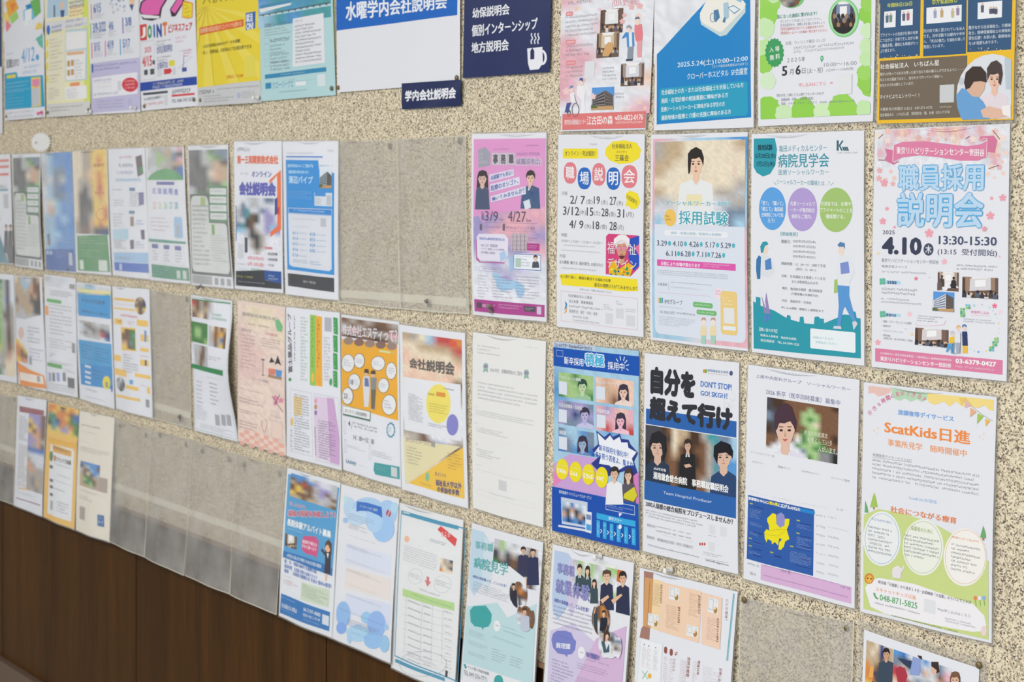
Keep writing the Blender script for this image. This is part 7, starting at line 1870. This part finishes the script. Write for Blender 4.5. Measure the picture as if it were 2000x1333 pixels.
        s.face(980, 450, 34, 66, '3c2e28', 'ecc4a8', '3c5058', 2.2, 2.0, False, True, 'f4f6f8'); s.face(1042, 465, 30, 62, '3c2e28', 'ecc4a8', '3c5058', 2.2, 2.1, True, True, 'f4f6f8'); s.face(1096, 560, 28, 48, '3c2e28', 'e8bca0', '3c5058', 2.2, 2.6, True)
        s.face(1190, 505, 54, 82, '5c4638', 'ecc4a8', '2e3450', 2.0, 2.6); s.P('5c4638', [(1158, 495), (1162, 462), (1190, 450), (1222, 462), (1225, 500), (1205, 480), (1175, 482)])
        s.face(1312, 520, 50, 86, '2e2624', 'e8bc9c', '2e3450', 2.2, 3.1); s.P('e8bc9c', [(1225, 690), (1300, 640), (1310, 655), (1240, 720)]); s.P('e8bc9c', [(1140, 690), (1200, 650), (1210, 668), (1160, 715)])
        s.pic()
        s.T(0, 0, 0, 0, '事務職', ink, .025, q=[(800, 395), (942, 425), (940, 515), (796, 478)]); s.T(0, 0, 0, 0, '就業体験', ink, .03, q=[(790, 520), (1065, 575), (1062, 706), (786, 628)])
        s.pic(1087, 712, 1208, 970, True); s.bm(1087, 712, 1208, 970, 'KNoN KNoN KNKn KwKK wwKK', photo=False); s.face(1100, 755, 26, 48, '2e2828', 'e4b898', '3a4448', 2.0, 4.0); s.face(1172, 795, 24, 42, '2e2828', 'e4b898', '262a34', 2.6, 2.6); s.pic()
        s.ring(1090, 712, 1205, 965, 3, 'd8a070')
        s.pic(1140, 915, 1306, 1170, True); s.bm(1140, 915, 1306, 1170, 'hNlzlq hNNKzz qKKhhl wKwwKh wwwnww hhwwww', photo=False); s.face(1195, 970, 36, 56, '4a3428', 'e8c0a8', 'e4e8f0', 2.2, 2.4); s.P('4a3428', [(1175, 980), (1178, 935), (1205, 925), (1222, 950), (1220, 985), (1205, 955), (1190, 960), (1185, 1010), (1176, 1015)]); s.P('44606c', [(1158, 1010), (1180, 1010), (1195, 1080), (1215, 1030), (1218, 1095), (1175, 1100)]); s.pic()
        s.T(0, 0, 0, 0, '病院の事務職って、どんな仕事？', '6c70b8', .025, q=[(777, 672), (1055, 752), (1055, 790), (776, 702)])
        s.G(775, 722, 1085, 970, 5, '8c90a8', .36); s.P(ball, [(757, 1000), (768, 955), (800, 930), (870, 928), (920, 945), (935, 985), (957, 1010), (950, 1075), (925, 1110), (890, 1115), (887, 1135), (870, 1115), (810, 1105), (770, 1060)])
        s.G(808, 960, 905, 995, 1, '4c5498', .5); s.T(0, 0, 0, 0, '経理課', 'eef0fa', .03, q=[(798, 1020), (915, 1030), (914, 1075), (797, 1062)]); s.E(972, 1052, 1026, 1148, 'f0f0f6', 22); s.T(986, 1088, 1014, 1108, '活動', 'a0a0b0'); s.T(0, 0, 0, 0, '毎月開催中！', '6c70b8', .025, q=[(1038, 1090), (1140, 1118), (1138, 1165), (1038, 1130)])
        s.G(1035, 1140, 1215, 1225, 1, 'a498c0', .4); s.G(765, 1140, 925, 1480, 11, '8c88b0', .42); s.G(965, 1170, 1200, 1300, 3, '9890b8', .4); s.G(965, 1280, 1200, 1420, 4, '9890b8', .4)

s = sh([(1250, 1109.5), (1441, 1156.7), (1413, 1575), (1235, 1501)], 'S', 'peach and white poster printed sideways with small drawings of people in boxes', d=(.003, .012))
s.P('a87c70', [(78, 112), (158, 128), (130, 720), (45, 700), (60, 620), (75, 600)]); s.P('d8a068', [(88, 170), (158, 185), (145, 618), (75, 600)])
s.P('f4d8a8', [(165, 185), (245, 205), (215, 640), (140, 615)]); s.P('f4d4b8', [(240, 212), (570, 290), (550, 745), (205, 640)]); s.P('f4d4bc', [(575, 300), (745, 345), (730, 800), (570, 750)])
s.L([(130, 200), (112, 600)], 5, 'b0784c')
for q in ((300, 248, 385, 380), (628, 340, 715, 492), (120, 485, 212, 612), (448, 585, 545, 700)):
    x0, y0, x1, y1 = q
    s.P('eceef0', [(x0, y0), (x1, y0 + 22), (x1 - 5, y1), (x0 - 5, y1 - 22)])
    s.O(x0 + 8, y0 + 12, x0 + 40, y1 - 40, 2, '60707c'); s.E(x1 - 42, y1 - 66, x1 - 10, y1 - 8, 'b08848', 14); s.E(x1 - 45, y1 - 70, x1 - 20, y1 - 40, 'f0dcc8', 10); s.L([(x1 - 22, y0 + 45), (x1 - 10, y0 + 30)], 2, '707888')
s.G(165, 215, 235, 440, 12, 'b09078', .4); s.G(468, 300, 555, 530, 12, 'b08c78', .4); s.G(275, 405, 385, 650, 13, 'b08c78', .4); s.G(625, 515, 725, 745, 12, 'b08c78', .4)
for q, t_ in (([(562, 330), (560, 490), (540, 488), (542, 322)], '就活の進め方は'), ([(392, 430), (388, 575), (368, 570), (372, 424)], '選考でみる評価'), ([(240, 235), (236, 400), (218, 396), (222, 230)], '自分で考えてみる'), ([(720, 530), (716, 740), (700, 736), (704, 525)], '自ら成長できる環境を')):
    s.T(0, 0, 0, 0, t_, 'a07058', .02, q=q)
s.T(0, 0, 0, 0, 'どんな環境？', 'a87c74', .015, q=[(798, 362), (788, 548), (765, 542), (775, 356)])
s.P('6cb4bc', [(835, 305), (843, 307), (790, 900), (782, 898)]); s.P('9cc8d4', [(843, 307), (850, 309), (798, 900), (790, 900)])
s.P('dce8f0', [(60, 705), (245, 752), (225, 1180), (20, 1130)]); s.P('f0f2f6', [(66, 712), (240, 757), (218, 1175), (28, 1130)])
for x, n_ in ((85, 0), (125, 1), (182, 2)):
    s.P('505864', [(x, 750 + n_ * 14), (x + 10, 758 + n_ * 14), (x, 766 + n_ * 14)]); s.G(x - 12, 775 + n_ * 14, x + 18, 960 + n_ * 14, 14, 'c0a0a8' if n_ < 2 else '9098a4', .4)
s.L([(72, 985), (120, 1055)], 6, '8cc8a8'); s.L([(118, 985), (75, 1050)], 6, '8cc8a8'); s.E(120, 1005, 152, 1050, 'f0b848', 12)
for x in (268, 315):
    s.RR(x - 12, 772 + (x - 268) * .4, x + 12, 842 + (x - 268) * .4, '94584c', .5); s.G(x - 14, 860 + (x - 268) * .3, x + 14, 1090, 12, 'c49490', .4)
s.P('a85850', [(355, 822), (368, 825), (365, 845), (348, 855), (343, 835)]); s.E(351, 828, 361, 842, 'f0e8e8', 8)
s.T(0, 0, 0, 0, 'アクセス', 'a07870', .01, q=[(352, 882), (345, 990), (325, 986), (332, 878)]); s.T(0, 0, 0, 0, '説明会概要', '985c50', .02, q=[(480, 872), (468, 1040), (440, 1034), (452, 866)]); s.T(0, 0, 0, 0, '開催日程', '985c50', .02, q=[(562, 900), (553, 1020), (533, 1016), (542, 896)])
s.G(395, 885, 445, 1130, 14, 'c09c98', .4); s.G(505, 900, 535, 1130, 14, 'c09c98', .4); s.G(590, 935, 720, 1150, 12, 'b49490', .3); s.T(0, 0, 0, 0, 'お申し込み', '985c50', .02, q=[(750, 965), (738, 1110), (712, 1104), (724, 960)])

s = sh([(1687.7, 1230.5), (1912.8, 1306.4), (1895, 1786), (1676, 1684)], 'O3', 'white poster with a row of care work photos, cut by the bottom right edge', d=(.002, .008), film=12)
s.bm(50, 1015, 245, 1500, 'ssmBls smsBKs sssKns osNKKs oBKKBs ooKKBy yyyKyy wwwwww', photo=True)
s.face(205, 1125, 48, 78, '26242a', 'd8a888', '3a4a5c', 2.8, 2.6)
s.P('f0ac58', [(80, 1215), (110, 1220), (105, 1310), (70, 1300)])
s.bm(262, 1085, 690, 1560, 'ubqquqzq zKKuqlzp zhKunqNp rhlqlqnN rrqzlNmN nrNmmmnN mmrwwwmm wwwwwwww', photo=True)
s.P('b03848', [(275, 1235), (310, 1215), (350, 1230), (370, 1290), (350, 1350), (295, 1340)]); s.P('303c5c', [(290, 1150), (400, 1175), (395, 1240), (340, 1200)]); s.P('90a4d8', [(410, 1140), (470, 1160), (460, 1290), (385, 1280)]); s.P('3a2e2c', [(445, 1130), (475, 1135), (480, 1165), (455, 1150)])
s.P('3a2e2c', [(548, 1180), (600, 1180), (612, 1260), (585, 1270), (550, 1220)]); s.P('e4b8a0', [(552, 1215), (590, 1245), (585, 1290), (555, 1265)])
s.face(728, 1320, 62, 92, '7c5844', 'e8c0a8', 'e8e8f0', 2, 2, True)
s.T(95, 1325, 125, 1352, '中', '484c54', .04)

# ================================================================ pins
def pin_tack(px, py, d, label, r=.0046):
    root = bpy.data.objects.new('brass_tack', None); COL.objects.link(root)
    root.location = wall_pt(px, py, d); tag(root, label, 'drawing pin', 'brass drawing pins')
    lathe('domed_head', [(r, 0.0), (r, .0006), (r * .85, .0016), (r * .5, .0023), (r * .15, .0026)], M_BRASS, root)
    lathe('point', [(.0006, -.0065), (.0006, 0.0), (.0002, .0004)], M_STEEL, root, 6)


def pin_push(px, py, d, label, m, tilt=(0, 0), sc_=1.0):
    root = bpy.data.objects.new('push_pin', None); COL.objects.link(root)
    root.location = wall_pt(px, py, d); root.rotation_euler = (tilt[0], 0, tilt[1]); root.scale = (sc_,) * 3
    tag(root, label, 'push pin')
    lathe('grip', [(.0048, .002), (.0050, .003), (.0030, .005), (.0026, .009), (.0032, .012), (.0046, .0135), (.0046, .0148), (.003, .0156)], m, root)
    lathe('needle', [(.0006, -.006), (.0006, .002), (.0002, .0024)], M_STEEL, root, 6)


def at(c, x, y):
    ox, oy, k = CROPS[c]
    return ox + x / k, oy + y / k


for c, x, y, d, lab in (
        ('A', 48, 873, .006, 'brass tack at the lower left corner of the turquoise job fair poster'),
        ('A', 358, 845, .006, 'brass tack at the lower left corner of the cream and lime poster'),
        ('A', 663, 823, .006, 'brass tack at the lower right corner of the cream and lime poster'),
        ('A', 1082, 798, .006, 'brass tack at the lower left corner of the pink shoe poster'),
        ('A', 1453, 748, .006, 'brass tack at the lower right corner of the pink shoe poster'),
        ('A', 1504, 752, .006, 'brass tack at the lower left corner of the yellow sunburst poster'),
        ('B', 539, 557, .006, 'brass tack at the lower right corner of the aqua event poster'),
        ('B', 583, 553, .006, 'brass tack at the lower left corner of the large blank white sheet'),
        ('B', 1328, 490, .006, 'brass tack at the lower right of the blank white sheet above the navy label'),
        ('F', 1160, 130, .0004, 'tack at the top right of the empty sleeve beside the sky blue poster'),
        ('F', 1652, 92, .0004, 'tack at the top right of the empty sleeve beside the pink poster'),
        ('E', 510, 1052, .005, 'brass tack at the foot of the blue grey poster in the second row'),
        ('J', 1522, 272, .0004, 'tack at the top right of the lone empty sleeve in the third row'),
        ('J', 120, 1085, .0004, 'tack at the top right of the leftmost bottom sleeve'),
        ('K', 920, 360, .0004, 'left tack at the top of the first empty sleeve beside the cream letter'),
        ('K', 1118, 433, .0004, 'right tack at the top of the first empty sleeve beside the cream letter'),
        ('K', 1228, 433, .0004, 'left tack at the top of the second empty sleeve over the wood'),
        ('K', 1425, 506, .0004, 'right tack at the top of the second empty sleeve over the wood'),
        ('K', 1553, 558, .0004, 'left tack at the top of the third empty sleeve over the wood'),
        ('K', 1758, 622, .0004, 'right tack at the top of the third empty sleeve over the wood'),
        ('L', 355, 1055, .0004, 'left tack at the top of the empty sleeve beside the part-time job poster'),
        ('L', 565, 1110, .0004, 'right tack at the top of the empty sleeve beside the part-time job poster'),
        ('S', 927, 358, .006, 'brass tack at the top left corner of the large clear empty sleeve'),
        ('S', 1795, 602, .002, 'brass tack at the top right of the large clear empty sleeve'),
        ('O3', 900, 1205, .003, 'brass tack above the top right corner of the care work photo poster')):
    pin_tack(*at(c, x, y), max(d, .001), lab, .0062 if d < .001 else .0046)
for c, x, y, d, lab, m, t in (
        ('A', 690, 838, .004, 'white push pin between the cream poster and the lilac panel poster', M_WPIN, (.1, -.1)),
        ('A', 1020, 812, .006, 'white push pin at the foot of the lilac panel poster', M_WPIN, (-.1, .05)),
        ('A', 1945, 732, .006, 'white push pin at the foot of the yellow sunburst poster', M_WPIN, (.1, -.1)),
        ('A', 318, 842, .006, 'pink push pin at the foot of the turquoise job fair poster', M_PPIN, (.3, .2)),
        ('E', 292, 98, .026, 'white push pin stuck in the white paper starburst', M_WPIN, (.2, .1)),
        ('E', 1508, 1172, .002, 'small dark pin under the dark green family photo poster', M_GPIN, (.3, .2)),
        ('F', 1440, 1258, .001, 'smoky push pin at the foot of the right empty sleeve of the second row', M_GPIN, (-.9, .2)),
        ('J', 1478, 1262, .002, 'smoky push pin at the foot of the lone empty sleeve in the third row', M_GPIN, (-1.0, .3)),
        ('G', 182, 1122, .009, 'smoky push pin on the magenta foot of the pink poster', M_GPIN, (-.9, .3)),
        ('R', 1140, 345, .004, 'clear push pin at the top of the lilac work experience poster', M_WPIN, (.1, 0)),
        ('S', 318, 100, .001, 'white push pin above the sideways peach poster', M_WPIN, (.05, -.05))):
    pin_push(*at(c, x, y), d, lab, m, t)

# white paper starburst, turned out from the wall on its pin
sx, sy, sz = wall_pt(*at('E', 305, 105), .024)
v, f = [], []
for yy in (-.0008, .0008):
    v.append((0, yy, 0))
    v += [((.027 if k % 2 else .021) * math.cos(math.pi * k / 20), yy, (.027 if k % 2 else .021) * math.sin(math.pi * k / 20)) for k in range(40)]
for k in range(40):
    a, b = 1 + k, 1 + (k + 1) % 40
    f += [(0, a, b), (41, 41 + b, 41 + a), (a, 41 + a, 41 + b, b)]
st = link_mesh('paper_starburst', v, f, mat('starburst_card', 'eef0f0', 0.5))
st.location = (sx, sy, sz)
st.rotation_euler = (0, 0, math.radians(62))
tag(st, 'small white paper starburst pinned alone above the second row', 'paper badge')

# ================================================================ build everything
make_glyphs()
for s in SHEETS:
    s.build()
